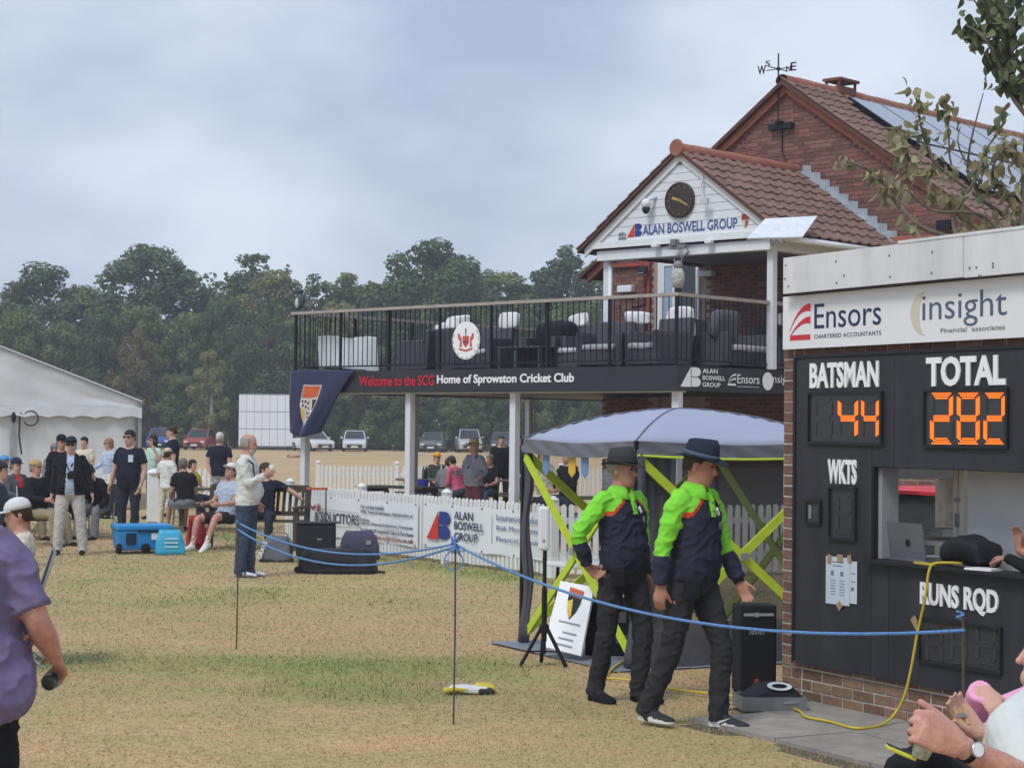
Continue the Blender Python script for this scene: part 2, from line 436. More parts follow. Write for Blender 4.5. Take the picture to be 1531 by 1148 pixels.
core.span((0.004, 0.006, 0), (0.235, 0.20, 2.84)); core.span((0.235, 0.006, 0), (3.6, 0.20, 0.30)); core.span((0.235, 0.006, 2.39), (3.6, 0.2, 2.84))
ya, zt_ = SB.onX(1341, 706, 0.2); yb, _ = SB.onX(1425, 706, 0.2); zb_ = 0.95
core.span((0.004, 0.2, 0), (0.2, ya, 2.84)); core.span((0.004, yb, 0), (0.2, 2.2, 2.84)); core.span((0.004, ya, 0), (0.2, yb, zb_)); core.span((0.004, ya, zt_ + 0.04), (0.2, yb, 2.84))
wall = core.build('brick_wall', M_MORTAR, hut)
def brick_mesh(l, m, h=0.065, d=0.07):
    b = MB(); c = 0.004; x, z = l / 2, h / 2
    b.loft([[Vector((sx * (x - k), yy, sz * (z - k))) for sx, sz in ((-1, -1), (1, -1), (1, 1), (-1, 1))] for yy, k in ((0, c), (c, 0), (d, 0))])
    return b.mesh('brick', m)
BR = {('a', 1): brick_mesh(0.211, M_BRICK, 0.062), ('a', 0): brick_mesh(0.0985, M_BRICK, 0.062), ('b', 1): brick_mesh(0.211, M_BRICKL, 0.062), ('b', 0): brick_mesh(0.0985, M_BRICKL, 0.062)}
def lay(x, z, l, k='a'):
    place('brick', BR[(k, l)], wall, (x, -0.002 + random.uniform(-0.003, 0.003), z), (0, R(random.uniform(-0.4, 0.4)), 0))
for r in range(38):
    z = 0.038 + r * 0.075; k = 'b' if r < 4 else 'a'
    if r % 2: lay(0.118, z, 1, k)
    else: lay(0.062, z, 0, k); lay(0.176, z, 0, k)
for r in range(4):
    z = 0.038 + r * 0.075; x = 0.35 + (0.1125 if r % 2 else 0); 
    if r % 2: lay(0.29, z, 0, 'b'); x = 0.46
    while x < 3.5: lay(x, z, 1, 'b' if r < 3 or random.random() < 0.4 else 'a'); x += 0.225
x = 0.35
while x < 3.5: lay(x, 2.44, 1); x += 0.225
# black board panels, seams left as real gaps
BY0, BY1 = -0.045, -0.004
def panel(x0, x1, z0, z1): slabbox('board_panel', x0, x1, BY0, BY1, z0, z1, M_BLACK)
panel(0.20, 1.045, 0.265, 2.40); panel(1.049, 1.272, 1.66, 2.40); panel(1.276, 3.5, 1.66, 2.40); panel(1.049, 1.226, 0.265, 1.02); panel(1.230, 3.5, 0.265, 1.02)
slabbox('corner_strip', 0.188, 0.212, -0.055, 0.0, 0.262, 2.41, M_TRIM); slabbox('top_strip', 0.2, 3.5, -0.055, -0.0, 2.403, 2.425, M_TRIM)
slabbox('ledge', 1.03, 3.5, -0.11, 0.10, 1.02, 1.046, M_TRIM, bevel=0.004)
b = MB(); b.bar((0.213, -0.05, 0.272), (0.222, -0.05, 0.272), 0.014); b.build('bolt', mat('galvanised', (170, 172, 172), 0.4, 0.8), hut)
# digit panes with frames
def digit_pane(px0, py0, px1, py1):
    x0, z1 = s_on(px0, py0, BY0); x1, z0 = s_on(px1, py1, BY0)
    pane = slabbox('digit_pane', x0, x1, BY0 - 0.006, BY0 + 0.002, z0, z1, M_BLACK2)
    fr = MB(); w = 0.018
    fr.span((x0 - w, BY0 - 0.022, z0 - w), (x1 + w, BY0 - 0.001, z0)); fr.span((x0 - w, BY0 - 0.022, z1), (x1 + w, BY0 - 0.001, z1 + w))
    fr.span((x0 - w, BY0 - 0.021, z0), (x0, BY0 - 0.001, z1)); fr.span((x1, BY0 - 0.021, z0), (x1 + w, BY0 - 0.001, z1))
    fr.build('pane_frame', M_TRIM, pane)
    return pane
SEG = {'8': 'abcdefg', '4': 'bcfg', '2': 'abged', ' ': ''}
def digit(pane, ch, x0, x1, z0, z1):
    y = BY0 - 0.009; w = x1 - x0; h = z1 - z0; zm = (z0 + z1) / 2; t = w * 0.19
    for sname in 'abcdefg':
        b = MB(); lit = sname in SEG[ch]
        if sname in 'agd':
            zc = {'a': z1 - t / 2, 'g': zm, 'd': z0 + t / 2}[sname]
            for k in range(3):
                inset = t * (0.75 if sname == 'g' else (0.35 + 0.4 * ((k if sname == 'd' else 2 - k))))
                b.box(((x0 + x1) / 2, y, zc + (k - 1) * t * 0.36), (w - 2 * inset - 0.01, 0.004, t * 0.22))
        else:
            xc = x0 + t / 2 if sname in 'fe' else x1 - t / 2
            za, zb = (zm + t * 0.45, z1 - t * 0.75) if sname in 'bf' else (z0 + t * 0.75, zm - t * 0.45)
            n = 9
            for k in range(n):
                zz = za + (zb - za) * (k + 0.5) / n; sg = 1 if sname in 'fe' else -1
                b.box((xc, y, zz), (t * 0.92, 0.004, (zb - za) / n * 0.62), Matrix.Rotation(R(28 * sg), 3, 'Y'))
        b.build('lit_segment' if lit else 'unlit_segment', M_LED if lit else M_LEDOFF, pane)
def digits(pane, s, cells, py0, py1):
    for ch, (a, c) in zip(s, cells):
        x0, zt = s_on(a, py0, BY0); x1, _ = s_on(c, py0, BY0); _, zb = s_on(a, py1, BY0)
        digit(pane, ch, x0, x1, zb, zt)
p = digit_pane(1212, 590, 1318, 662); digits(p, ' 44', ((1218, 1247), (1254, 1285), (1289, 1316)), 594, 657)
p = digit_pane(1385, 586, 1506, 667); digits(p, '282', ((1392, 1427), (1432, 1467), (1472, 1505)), 587, 664)
p = digit_pane(1243, 730, 1279, 806); digits(p, ' ', ((1252, 1276),), 738, 796)
p = digit_pane(1378, 925, 1496, 1004); digits(p, '   ', ((1386, 1412), (1423, 1448), (1460, 1492)), 931, 990)
for s, a, c, bo in (('BATSMAN', (1212, 581), (1315, 541), 0.028), ('TOTAL', (1386, 577), (1505, 533), 0.035), ('WKTS', (1239, 724), (1282, 685), 0.03), ('RUNS RQD', (1377, 908), (1494, 864), 0.028)):
    x0, z0 = s_on(*a, BY0); x1, _ = s_on(c[0], c[1], BY0); _, z1 = s_on(a[0], c[1], BY0)
    if s == 'BATSMAN': z0, z1 = 2.188, 2.365
    if s == 'TOTAL': z0, z1 = 2.183, 2.372
    if s == 'WKTS': z0, z1 = 1.533, 1.702
    if s == 'RUNS RQD': z0, z1 = 0.765, 0.935
    text(s, x0, z0, x1, z1, (0, BY0 - 0.001, 0), X, Z, M_LETTER, hut, bold=bo, t=0.010)
# small slot with frame
x0, z1 = s_on(1208, 750, BY0); x1, z0 = s_on(1226, 780, BY0)
sw = slabbox('switch_recess', x0, x1, BY0 - 0.006, BY0, z0, z1, mat('switch recess', (66, 66, 66), 0.6, var=0.4, vscale=30))
fr = MB(); fr.span((x0 - .02, BY0 - .02, z0 - .02), (x1 + .02, BY0 - .001, z0)); fr.span((x0 - .02, BY0 - .02, z1), (x1 + .02, BY0 - .001, z1 + .02)); fr.span((x0 - .02, BY0 - .019, z0), (x0, BY0 - .001, z1)); fr.span((x1, BY0 - .019, z0), (x1 + .02, BY0 - .001, z1)); fr.build('recess_frame', M_TRIM, sw)
b = MB(); b.span((x0 + .03, BY0 - .016, z0 + .02), (x0 + .05, BY0 - .007, z1 - .02)); b.build('switch', mat('beige plastic', (150, 148, 140), 0.5), sw)
# white fascia (two boards) and sponsor panel
FX = s_on(1171, 420, -0.15)[0]
f1 = slabbox('fascia_board', FX, 2.044, -0.15, -0.12, 2.855, 3.108, M_FASC); f2 = slabbox('fascia_board', 2.050, 3.7, -0.15, -0.12, 2.85, 3.125, M_FASC)
slabbox('fascia_cap', 1.43, 3.7, -0.155, 0.1, 3.109, 3.128, M_FASC)
sc = MB()
for px, py in ((1175, 397), (1174, 417), (1179, 428), (1250, 391), (1251, 423), (1330, 382), (1331, 414), (1394, 377), (1393, 408), (1262, 412), (1450, 401), (1460, 400)):
    x, z = s_on(px, py, -0.15); sc.box((x, -0.152, z), (0.012, 0.004, 0.014))
sc.build('screw_heads', mat('screw head', (110, 112, 118), 0.5), f1)
sc = MB()
for px, py in ((1464, 413), (1467, 413), (1485, 394), (1485, 399)):
    x, z = s_on(px, py, -0.15); sc.box((x, -0.152, z), (0.012, 0.004, 0.014))
sc.build('screw_heads', MATS['screw head'], f2)
slabbox('roof_deck', FX, 3.7, -0.12, 2.3, 2.86, 2.95, mat('roofing felt', (74, 76, 80), 0.9)); slabbox('soffit', FX, 3.7, -0.118, 0.0, 2.846, 2.858, M_TRIM)
sp = slabbox('sponsor_panel', 0.085, 3.4, -0.07, -0.04, 2.468, 2.842, mat('sign panel', (226, 228, 231), 0.35, var=0.02))
SO = (0, -0.0705, 0); M_NAVY = mat('navy print', (38, 52, 88), 0.5, var=0.03); M_REDP = mat('red print', (203, 52, 62), 0.5, var=0.03); M_GREYP = mat('grey print', (150, 150, 150), 0.5, var=0.03)
# the red three-stroke mark
def arc_stroke(x0, z0, x1, z1, wd, bend):
    P, Q = [], []
    for k in range(9):
        t = k / 8; x = x0 + (x1 - x0) * t; z = z0 + (z1 - z0) * (1 - (1 - t) ** bend); w = wd * (0.12 + 0.88 * t)
        P.append((x, z)); Q.append((x, z - w))
    return P + Q[::-1]
mk = MB()
mk.prism(arc_stroke(0.168, 2.60, 0.405, 2.78, 0.055, 2.2), SO, X, Z, 0.002); mk.prism(arc_stroke(0.172, 2.56, 0.405, 2.69, 0.05, 2.0), SO, X, Z, 0.002)
mk.prism([(0.166, 2.528), (0.405, 2.528), (0.405, 2.565), (0.185, 2.565)], SO, X, Z, 0.002); mk.build('red_mark', M_REDP, sp)
text('Ensors', 0.45, 2.60, 1.165, 2.772, SO, X, Z, M_NAVY, sp, t=0.002); text('CHARTERED ACCOUNTANTS', 0.45, 2.532, 1.165, 2.56, SO, X, Z, M_NAVY, sp, t=0.002, spacing=1.15)
mo = MB(); P_ = [(1.60 + 0.14 * math.cos(a), 2.655 + 0.14 * math.sin(a)) for a in np.linspace(PI * 0.5, PI * 1.5, 14)] + [(1.60 + 0.055 * math.cos(a), 2.655 + 0.136 * math.sin(a)) for a in np.linspace(PI * 1.47, PI * 0.53, 12)]
mo.prism(P_, SO, X, Z, 0.002); mo.build('crescent_mark', mat('pale gold print', (206, 200, 180), 0.5, var=0.08), sp)
text('insight', 1.575, 2.555, 2.345, 2.775, SO, X, Z, mat('slate print', (84, 98, 124), 0.5), sp, t=0.002, bold=-0.004); text('Financial  associates', 1.75, 2.523, 2.33, 2.552, SO, X, Z, M_GREYP, sp, t=0.0035)
# interior behind the serving window
M_INT = mat('interior grey paint', (186, 188, 192), 0.6, var=0.05); M_CREAM = mat('cream frame', (214, 210, 198), 0.5, var=0.05)
slabbox('inner_jamb', 1.062, 1.10, 0.0, 0.14, 1.05, 1.66, mat('jamb grey', (150, 152, 156), 0.6)); slabbox('jamb_reveal', 1.045, 1.06, -0.04, 0.14, 1.046, 1.66, M_TRIM); slabbox('head_trim', 1.045, 3.5, -0.03, 0.14, 1.655, 1.675, M_TRIM)
x0, _ = s_on(1447, 700, 0.30); slabbox('inner_door', x0, 3.4, 0.30, 0.34, 0.85, 2.3, M_INT)
xa, _ = s_on(1425, 700, 0.42); xb, _ = s_on(1443, 700, 0.42); b = MB(); b.span((xa, 0.42, 0.85), (xa + 0.045, 0.47, 2.0)); b.span((xb - 0.05, 0.41, 0.85), (xb, 0.46, 2.0)); post = b.build('inner_post', M_CREAM, hut)
b = MB(); x, z = s_on(1432, 747, 0.41); b.box((x, 0.405, z), (0.05, 0.01, 0.03)); x, z = s_on(1432, 777, 0.41); b.box((x, 0.405, z), (0.035, 0.012, 0.09)); b.build('hinge', MATS['galvanised'], post)
slabbox('floor', 0.2, 3.5, 0.2, 2.3, 0.04, 0.1, mat('hut floor', (120, 116, 108), 0.9))
slabbox('end_window_head', 0.03, 0.215, ya - 0.02, yb + 0.02, zt_ - 0.045, zt_ + 0.042, M_WHITE); slabbox('end_window_sill', 0.0, 0.24, ya - 0.02, yb + 0.02, zb_ - 0.02, zb_ + 0.02, M_WHITE)
b = MB(); b.span((0.2, 2.1, 0), (3.5, 2.2, 2.84)); b.build('rear_wall', M_MORTAR, hut)
x0, z = s_on(1343, 800, 0.62); x1, _ = s_on(1425, 800, 0.62); slabbox('desk', x0 - 0.3, x1 + 1.0, 0.40, 0.95, z - 0.03, z, M_WHITE)
# ================================================================== CLUBHOUSE
M_CBRICK = mat('clubhouse brick', (112, 78, 72), 0.9, var=0.25, vscale=18, bump=0.3, bscale=60, rnd=0.28, c2=(138, 98, 90), hue=0.012)
M_CMORT = mat('clubhouse mortar', (166, 150, 142), 0.95, var=0.15, vscale=10)
M_TILE = mat('concrete roof tile', (116, 90, 82), 0.85, var=0.25, vscale=7, bump=0.3, bscale=50, rnd=0.16, c2=(136, 108, 98))
M_RIDGE = mat('terracotta ridge', (156, 104, 86), 0.8, var=0.2, vscale=6, rnd=0.1)
M_SHIP = mat('white shiplap', (220, 226, 232), 0.45, var=0.03, vscale=3)
M_UPVC = mat('white upvc', (224, 228, 232), 0.35, var=0.03)
M_LEAD = mat('lead flashing', (168, 176, 186), 0.5, 0.3, var=0.2, vscale=8)
M_DARKF = mat('charcoal fascia', (52, 53, 60), 0.5, var=0.1, vscale=2)
M_RAIL = mat('weathered rail', (164, 156, 150), 0.8, var=0.2, vscale=5, stretch=(1, 1, 6))
M_IRON = mat('black iron', (34, 36, 42), 0.5, 0.3, var=0.2)
M_POSTW = mat('white post paint', (216, 220, 226), 0.5, var=0.05)
M_BARGE = mat('terracotta verge', (160, 102, 84), 0.85, var=0.2, vscale=5)
club = thing('clubhouse', 'red brick cricket clubhouse with gabled porch and first-floor balcony', 'clubhouse', CH.o, CH.a)
def c_on(px, py, y): return CH.onY(px, py, y)
def cr_on(px, py, x): return CH.onX(px, py, x)
def cbox(name, a, b, m, parent=club, bevel=0):
    q = MB(); q.span(a, b); return q.build(name, m, parent, bevel=bevel)
WY = 5.62; APX, APZ = -1.90, 8.12; EAVE = 5.15; XL, XR = -6.2, 2.4
slopeW = (APZ - EAVE) / (APX - XL)
# main gable wall (mortar sheet with a gable outline, real bricks laid on it)
DOOR = (-4.83, -3.86, 2.86, 5.13)
g = MB()
g.prism([(XL, 0), (DOOR[0], 0), (DOOR[0], DOOR[3]), (DOOR[1], DOOR[3]), (DOOR[1], 0), (XR, 0), (XR, EAVE), (APX, APZ), (XL, EAVE)], (0, WY + 0.3, 0), X, Z, 0.288)
g.span((XL, WY + 0.3, 0), (XL + 0.2, 16, EAVE)); g.span((XR - 0.2, WY + 0.3, 0), (XR, 16, EAVE)); g.span((DOOR[0], WY + 0.1, 0), (DOOR[1], WY + 0.25, DOOR[2]))
gw = g.build('gable_wall', M_CMORT, club)
bm1 = brick_mesh(0.217, M_CBRICK, 0.066, 0.05); stuff = MB(); nb = 0; cand = []
for r in range(1, 110):
    z = 0.038 + r * 0.075
    if z < 1.2: continue
    x = XL + 0.11 + (0.1125 if r % 2 else 0)
    while x < XR:
        lim = APZ - abs(x - APX) * slopeW - 0.16 if True else 0
        inside = z < min(lim, 9) and x + 0.1 < XR and (z < EAVE or z < lim)
        if inside and not (DOOR[0] - 0.17 < x < DOOR[1] + 0.17 and z < DOOR[3] + 0.05):
            # is it seen above the porch roof?
            zr = 6.50 - abs(x + 1.66) * 0.72
            cand.append((x, z, z > zr + 0.1 and z > 5.2))
        x += 0.227
seen = [c for c in cand if c[2]]; seen.sort(key=lambda c: -(c[0] * 0.7 + c[1] * 0.15)); part_set = set((c[0], c[1]) for c in seen[:300])
for x, z, _ in cand:
    y = WY - 0.002 + random.uniform(-0.004, 0.004)
    if (x, z) in part_set: place('brick', bm1, gw, (x, y, z))
    else:
        stuff.loft([[Vector((x + sx * (0.1085 - k), y + yy, z + sz * (0.033 - k))) for sx, sz in ((-1, -1), (1, -1), (1, 1), (-1, 1))] for yy, k in ((0, 0.003), (0.003, 0), (0.03, 0))], cap=True)
o = stuff.build('brick_field', M_CBRICK, gw); o['kind'] = 'stuff'
cbox('string_course', (-0.3, WY - 0.05, 5.06), (XR + 0.05, WY, 5.22), M_BARGE)
# verge: terracotta barge strip on the gable and main roof slopes
def slope_pt(sgn, d, over=0.0): return APX + sgn * d, APZ + over - d * slopeW
for sgn, ln in ((-1, 4.65), (1, 4.7)):
    b = MB(); a = slope_pt(sgn, 0.0, -0.02); c = slope_pt(sgn, ln, -0.02)
    b.prism([(a[0], a[1] - 0.15), (c[0], c[1] - 0.15), (c[0], c[1] + 0.02), (a[0], a[1] + 0.02)], (0, WY - 0.002, 0), X, Z, 0.09); b.build('barge_strip', M_BARGE, club)
roof = MB()
for sgn, ln in ((-1, 4.75), (1, 4.8)):
    a = slope_pt(sgn, 0.0, 0.05); c = slope_pt(sgn, ln, 0.05); A = [(a[0], WY - 0.2, a[1]), (c[0], WY - 0.2, c[1]), (c[0], 18, c[1]), (a[0], 18, a[1])]
    roof.add(A + [(p[0], p[1], p[2] - 0.08) for p in A], [(0, 1, 2, 3), (7, 6, 5, 4), (0, 4, 5, 1), (1, 5, 6, 2), (2, 6, 7, 3), (3, 7, 4, 0)])
mroof = roof.build('main_roof', mat('roof under tile', (96, 66, 58), 0.9), club)
def tile_mesh(w, l):
    """an interlocking tile with a roll and a thick front edge, x across, y up the slope, z out"""
    b = MB(); prof = [(-0.5, 0.0), (-0.38, 0.028), (-0.22, 0.036), (-0.06, 0.02), (0.1, 0.006), (0.3, 0.004), (0.5, 0.012)]
    top = [[Vector((u * w, y, z + hz)) for u, z in prof] for y, hz in ((-l * 0.62, 0.03), (l * 0.5, 0.0))]
    k = len(prof); V = top[0] + top[1] + [Vector((p.x, p.y, p.z - 0.03)) for p in top[0]]
    Fc = [(i, i + 1, k + i + 1, k + i) for i in range(k - 1)] + [(2 * k + i, 2 * k + i + 1, i + 1, i) for i in range(k - 1)] + [(0, k, 2 * k), (k - 1, 3 * k - 1, 2 * k - 1)]
    b.add(V, Fc); return b.mesh('tile', M_TILE, smooth=False)
def lay_tiles(parent, p_eave, u_dir, s_dir, nu, ns, du, ds, keep=None, cap=300):
    """u along the eave, s up the slope"""
    u, s = Vector(u_dir).normalized(), Vector(s_dir).normalized(); n = u.cross(s); rot = Matrix((u, s, n)).transposed().to_euler()
    me = tile_mesh(du * 1.02, ds); cnt = 0; st = MB()
    for j in range(ns):
        for i in range(nu):
            if keep and not keep(i, j): continue
            p = Vector(p_eave) + u * (du * (i + 0.5)) + s * (ds * (j + 0.6)) + n * 0.012
            if cnt < cap: place('tile', me, parent, p + n * random.uniform(-0.004, 0.004), rot); cnt += 1
            else:
                M = Matrix.Translation(p) @ rot.to_matrix().to_4x4(); st.add([M @ v.co for v in me.vertices], [tuple(f.vertices) for f in me.polygons])
    if st.v: o = st.build('tile_field', M_TILE, parent); o['kind'] = 'stuff'
# main roof, right-hand slope: u runs along y (away), s runs up towards the ridge (-x)
ln = 4.8; e1 = slope_pt(1, ln, 0.055); sv = Vector((-1, 0, slopeW)).normalized()
lay_tiles(mroof, (e1[0], WY - 0.2, e1[1]), (0, 1, 0), sv, 30, 18, 0.30, 0.325)
rd = MB(); me_r = None
rb = MB(); rb.loft([[Vector((0.13 * math.cos(a), y, 0.12 * math.sin(a) - 0.02)) for a in np.linspace(-0.3, PI + 0.3, 9)] for y in (-0.225, -0.2, 0.225)], cap=False, closed=False)
me_ridge = rb.mesh('ridge_tile', M_RIDGE, smooth=True)
for k in range(26): place('ridge_tile', me_ridge, mroof, (APX, WY + 0.02 + k * 0.44, APZ + 0.05 + (0.006 if k % 2 else 0)))
b = MB(); b.span((APX - 0.16, WY + 1.45, APZ + 0.02), (APX + 0.16, WY + 2.0, APZ + 0.16)); b.span((APX - 0.2, WY + 1.4, APZ + 0.26), (APX + 0.2, WY + 2.05, APZ + 0.31))
for sx in (-0.14, 0.14):
    for yy in (1.45, 1.98): b.span((APX + sx - 0.02, WY + yy - 0.02, APZ + 0.16), (APX + sx + 0.02, WY + yy + 0.02, APZ + 0.26))
b.build('ridge_vent', mat('vent terracotta', (120, 78, 66), 0.85), mroof)
# solar panels on the right-hand slope
M_SOLAR = mat('solar glass', (58, 84, 124), 0.12, var=0.12, vscale=2, spec=0.8, coat=0.6); M_SFRAME = mat('solar frame', (30, 34, 42), 0.4, 0.4)
nv = Vector((slopeW, 0, 1)).normalized()
for i in range(6):
    for j in range(2):
        y0 = WY + 1.15 + i * 1.06; d0 = 0.55 + j * 1.72
        pc = Vector((APX + 0.0, 0, APZ + 0.05)) - sv * (d0 + 0.83); pc.y = y0 + 0.52; pc = pc + nv * 0.14
        rot = Matrix((Vector((0, 1, 0)), sv, Vector((0, 1, 0)).cross(sv))).transposed()
        q = MB(); q.box((0, 0, 0), (1.04, 1.66, 0.04), rot); o = q.build('solar_panel', M_SFRAME, mroof); o.location = pc
        q = MB(); gn = rot @ Vector((0, 0, 1)); q.box(gn * 0.021, (0.99, 1.61, 0.006), rot); q.build('solar_glass', M_SOLAR, o)
# ---- porch
GY = 2.2; PAX, PAZ = -1.66, 6.52; PE = 5.03; PXL, PXR = -3.72, 0.40; ps = (PAZ - PE) / (PAX - PXL)
g = MB(); g.prism([(PXL + 0.2, PE), (PXR - 0.2, PE), (PAX, PAZ - 0.13)], (0, GY + 0.12, 0), X, Z, 0.1)
gab = g.build('porch_gable', mat('gable backing', (170, 176, 184), 0.6), club)
z = PE + 0.02; k = 0
while z < PAZ - 0.3:                       # shiplap boards, each its own piece with a shadow joint
    z1 = z + 0.128; hw0 = (PAZ - 0.17 - z) / ps; hw1 = max(0.02, (PAZ - 0.17 - z1) / ps)
    q = MB(); q.prism([(PAX - hw0, z), (PAX + hw0, z), (PAX + hw1, z1), (PAX - hw1, z1)], (0, GY + 0.02, 0), X, Z, 0.022); q.build('shiplap_board', M_SHIP, gab); z += 0.136
for sgn in (-1, 1):
    xe = PXL if sgn < 0 else PXR; q = MB(); ze = PAZ - abs(xe - PAX) * ps
    q.prism([(PAX, PAZ - 0.03), (xe, ze - 0.03), (xe, ze - 0.19), (PAX, PAZ - 0.19)], (0, GY - 0.005, 0), X, Z, 0.035); q.build('bargeboard', M_UPVC, gab)
cbox('gable_base_board', (PXL + 0.04, GY - 0.045, 4.97), (PXR - 0.1, GY + 0.0, PE + 0.05), M_UPVC, gab)
cbox('soffit_beam', (-3.5, GY + 0.03, 4.77), (0.12, GY + 0.25, 4.93), M_UPVC); cbox('soffit', (-3.5, GY + 0.1, 4.93), (0.2, WY, 4.96), mat('soffit grey', (150, 152, 156), 0.6)); cbox('side_beam', (-0.06, GY + 0.25, 4.77), (0.12, WY, 4.93), M_UPVC)
pr = MB()
for sgn in (-1, 1):
    xe = PXL - 0.1 if sgn < 0 else PXR + 0.08; ze = PAZ - abs(xe - PAX) * ps
    A = [(PAX, GY - 0.12, PAZ), (xe, GY - 0.12, ze), (xe, WY, ze), (PAX, WY, PAZ)]
    pr.add(A + [(p[0], p[1], p[2] - 0.05) for p in A], [(0, 1, 2, 3), (7, 6, 5, 4), (0, 4, 5, 1), (1, 5, 6, 2), (2, 6, 7, 3), (3, 7, 4, 0)])
proof = pr.build('porch_roof', MATS['roof under tile'], club)
xe = PXR + 0.08; psv = Vector((-1, 0, ps)).normalized(); lay_tiles(proof, (xe, GY - 0.12, PAZ - (xe - PAX) * ps), (0, 1, 0), psv, 12, 9, 0.295, 0.285)
xe = PXL - 0.1; psl = Vector((1, 0, ps)).normalized(); lay_tiles(proof, (xe, WY, PAZ - (PAX - xe) * ps), (0, -1, 0), psl, 12, 9, 0.295, 0.285)
for k in range(8): place('ridge_tile', me_ridge, proof, (PAX, GY + 0.1 + k * 0.43, PAZ + 0.01 + (0.006 if k % 2 else 0)))
b = MB(); b.lathe([(0.02, -0.02), (0.13, -0.02), (0.15, 0.0), (0.13, 0.02), (0.02, 0.02)], 14, (PAX, GY - 0.13, PAZ + 0.02), rot=Matrix.Rotation(PI / 2, 3, 'X')); b.build('ridge_end', M_RIDGE, proof)
# stepped lead flashing where the porch roof meets the wall
fl = MB(); n = 12
for sgn in (1,):
    pts = []; D = 2.35
    for k in range(n):
        d0 = 0.1 + D * k / n; d1 = 0.1 + D * (k + 1) / n
        zt0 = PAZ - d0 * ps + 0.17; zt1 = PAZ - d1 * ps + 0.17
        pts += [(PAX + d0, zt0), (PAX + d1 - 0.01, zt0 - 0.02), (PAX + d1 - 0.01, zt1)]
    low = [(PAX + 0.1 + D, PAZ - (0.1 + D) * ps - 0.04), (PAX + 0.1, PAZ - 0.1 * ps - 0.04)]
    fl.prism(pts + low, (0, WY - 0.012, 0), X, Z, 0.014)
    for k in range(n):
        d0 = 0.1 + D * k / n; d1 = 0.1 + D * (k + 1) / n - 0.015
        A = [(PAX + d0, WY - 0.02, PAZ - d0 * ps + 0.07), (PAX + d1, WY - 0.02, PAZ - d1 * ps + 0.07), (PAX + d1, WY - 0.22, PAZ - d1 * ps + 0.065), (PAX + d0, WY - 0.22, PAZ - d0 * ps + 0.065)]
        fl.add(A, [(0, 1, 2, 3)])
fl.build('lead_flashing', M_LEAD, proof)
gt = MB(); xg = PXR + 0.12; zg = PAZ - (PXR + 0.08 - PAX) * ps - 0.06
gt.tube([(xg, GY - 0.12, zg), (xg, WY - 0.1, zg)], 0.05, 8); gt.tube([(xg, WY - 0.16, zg), (xg - 0.02, WY - 0.15, zg - 0.1), (xg - 0.2, WY - 0.08, zg - 0.28), (xg - 0.2, WY - 0.08, 0.2)], 0.035, 8); gt.build('gutter', M_UPVC, proof, smooth=True)
# posts of the porch and of the balcony
def cpost(x, y, z0, z1, w=0.12): return cbox('post', (x - w / 2, y - w / 2, z0), (x + w / 2, y + w / 2, z1), M_POSTW, bevel=0.006)
cpost(0.03, 2.42, 2.86, 4.77); cpost(-3.40, 2.42, 2.86, 4.77)
b = MB(); b.tube([(-3.30, 2.36, 4.7), (-3.30, 2.36, 3.7), (-3.33, 2.30, 3.52), (-3.45, 2.22, 3.42)], 0.035, 8); b.build('rainwater_pipe', M_UPVC, club, smooth=True)
DL = -8.85
for x in (DL + 0.1, -6.0, -3.53, -0.16): cpost(x, 0.22, 0, 2.46, 0.125)
for y in (3.0, 6.3): cpost(DL + 0.1, y, 0, 2.46, 0.115)
b = MB(); b.span((-0.3, 0.155, 2.3), (-0.1, 0.16, 2.33)); 
# deck, fascia
cbox('deck', (DL + 0.03, 0.03, 2.50), (-0.03, WY - 0.01, 2.84), M_DARKF); cbox('deck', (DL + 0.03, WY - 0.01, 2.50), (XL, 9.5, 2.838), M_DARKF)
ff = cbox('front_fascia', (DL, 0.0, 2.475), (0.0, 0.028, 2.855), M_DARKF); fr_ = cbox('side_fascia', (0.0 - 0.03, 0.0285, 2.475), (0.0, WY, 2.855), M_DARKF); cbox('left_fascia', (DL, 0.0285, 2.475), (DL + 0.028, 9.5, 2.855), M_DARKF)
M_REDL = mat('red lettering', (196, 40, 58), 0.5, var=0.03)
text('Welcome to the SCG', -7.06, 2.585, -5.19, 2.765, (0, -0.001, 0), X, Z, M_REDL, ff, bold=0.02, t=0.012); text('Home of Sprowston Cricket Club', -5.12, 2.575, -2.05, 2.765, (0, -0.001, 0), X, Z, M_LETTER, ff, bold=0.022, t=0.012)
# side fascia logos: plane x = 0, reading direction +y
SO2 = (0.001, 0, 0)
def ab_logo(o, ex, x0, z0, w, h, m_a, m_b, parent, t=0.004):
    b = MB(); b.prism([(x0, z0), (x0 + w * 0.50, z0), (x0 + w * 0.50, z0 + h)], o, ex, Z, t); b.build('logo_wedge', m_a, parent)
    b = MB()
    for zc in (0.255, 0.765):
        P = [(x0 + w * 0.54, z0 + h * (zc - 0.235)), (x0 + w * 0.80, z0 + h * (zc - 0.235))] + [(x0 + w * (0.80 + 0.2 * math.cos(a)), z0 + h * (zc + 0.235 * math.sin(a))) for a in np.linspace(-PI / 2, PI / 2, 9)[1:-1]] + [(x0 + w * 0.80, z0 + h * (zc + 0.235)), (x0 + w * 0.54, z0 + h * (zc + 0.235))]
        b.prism(P, o, ex, Z, t)
    b.build('logo_bowls', m_b, parent)
ab_logo(SO2, Y, 0.09, 2.535, 0.50, 0.30, M_LETTER, M_LETTER, fr_)
for i, s in enumerate(('ALAN', 'BOSWELL', 'GROUP')): text(s, 0.64, 2.755 - i * 0.105, 0.64 + (0.38, 0.58, 0.46)[i], 2.825 - i * 0.105, SO2, Y, Z, M_LETTER, fr_, bold=0.012)
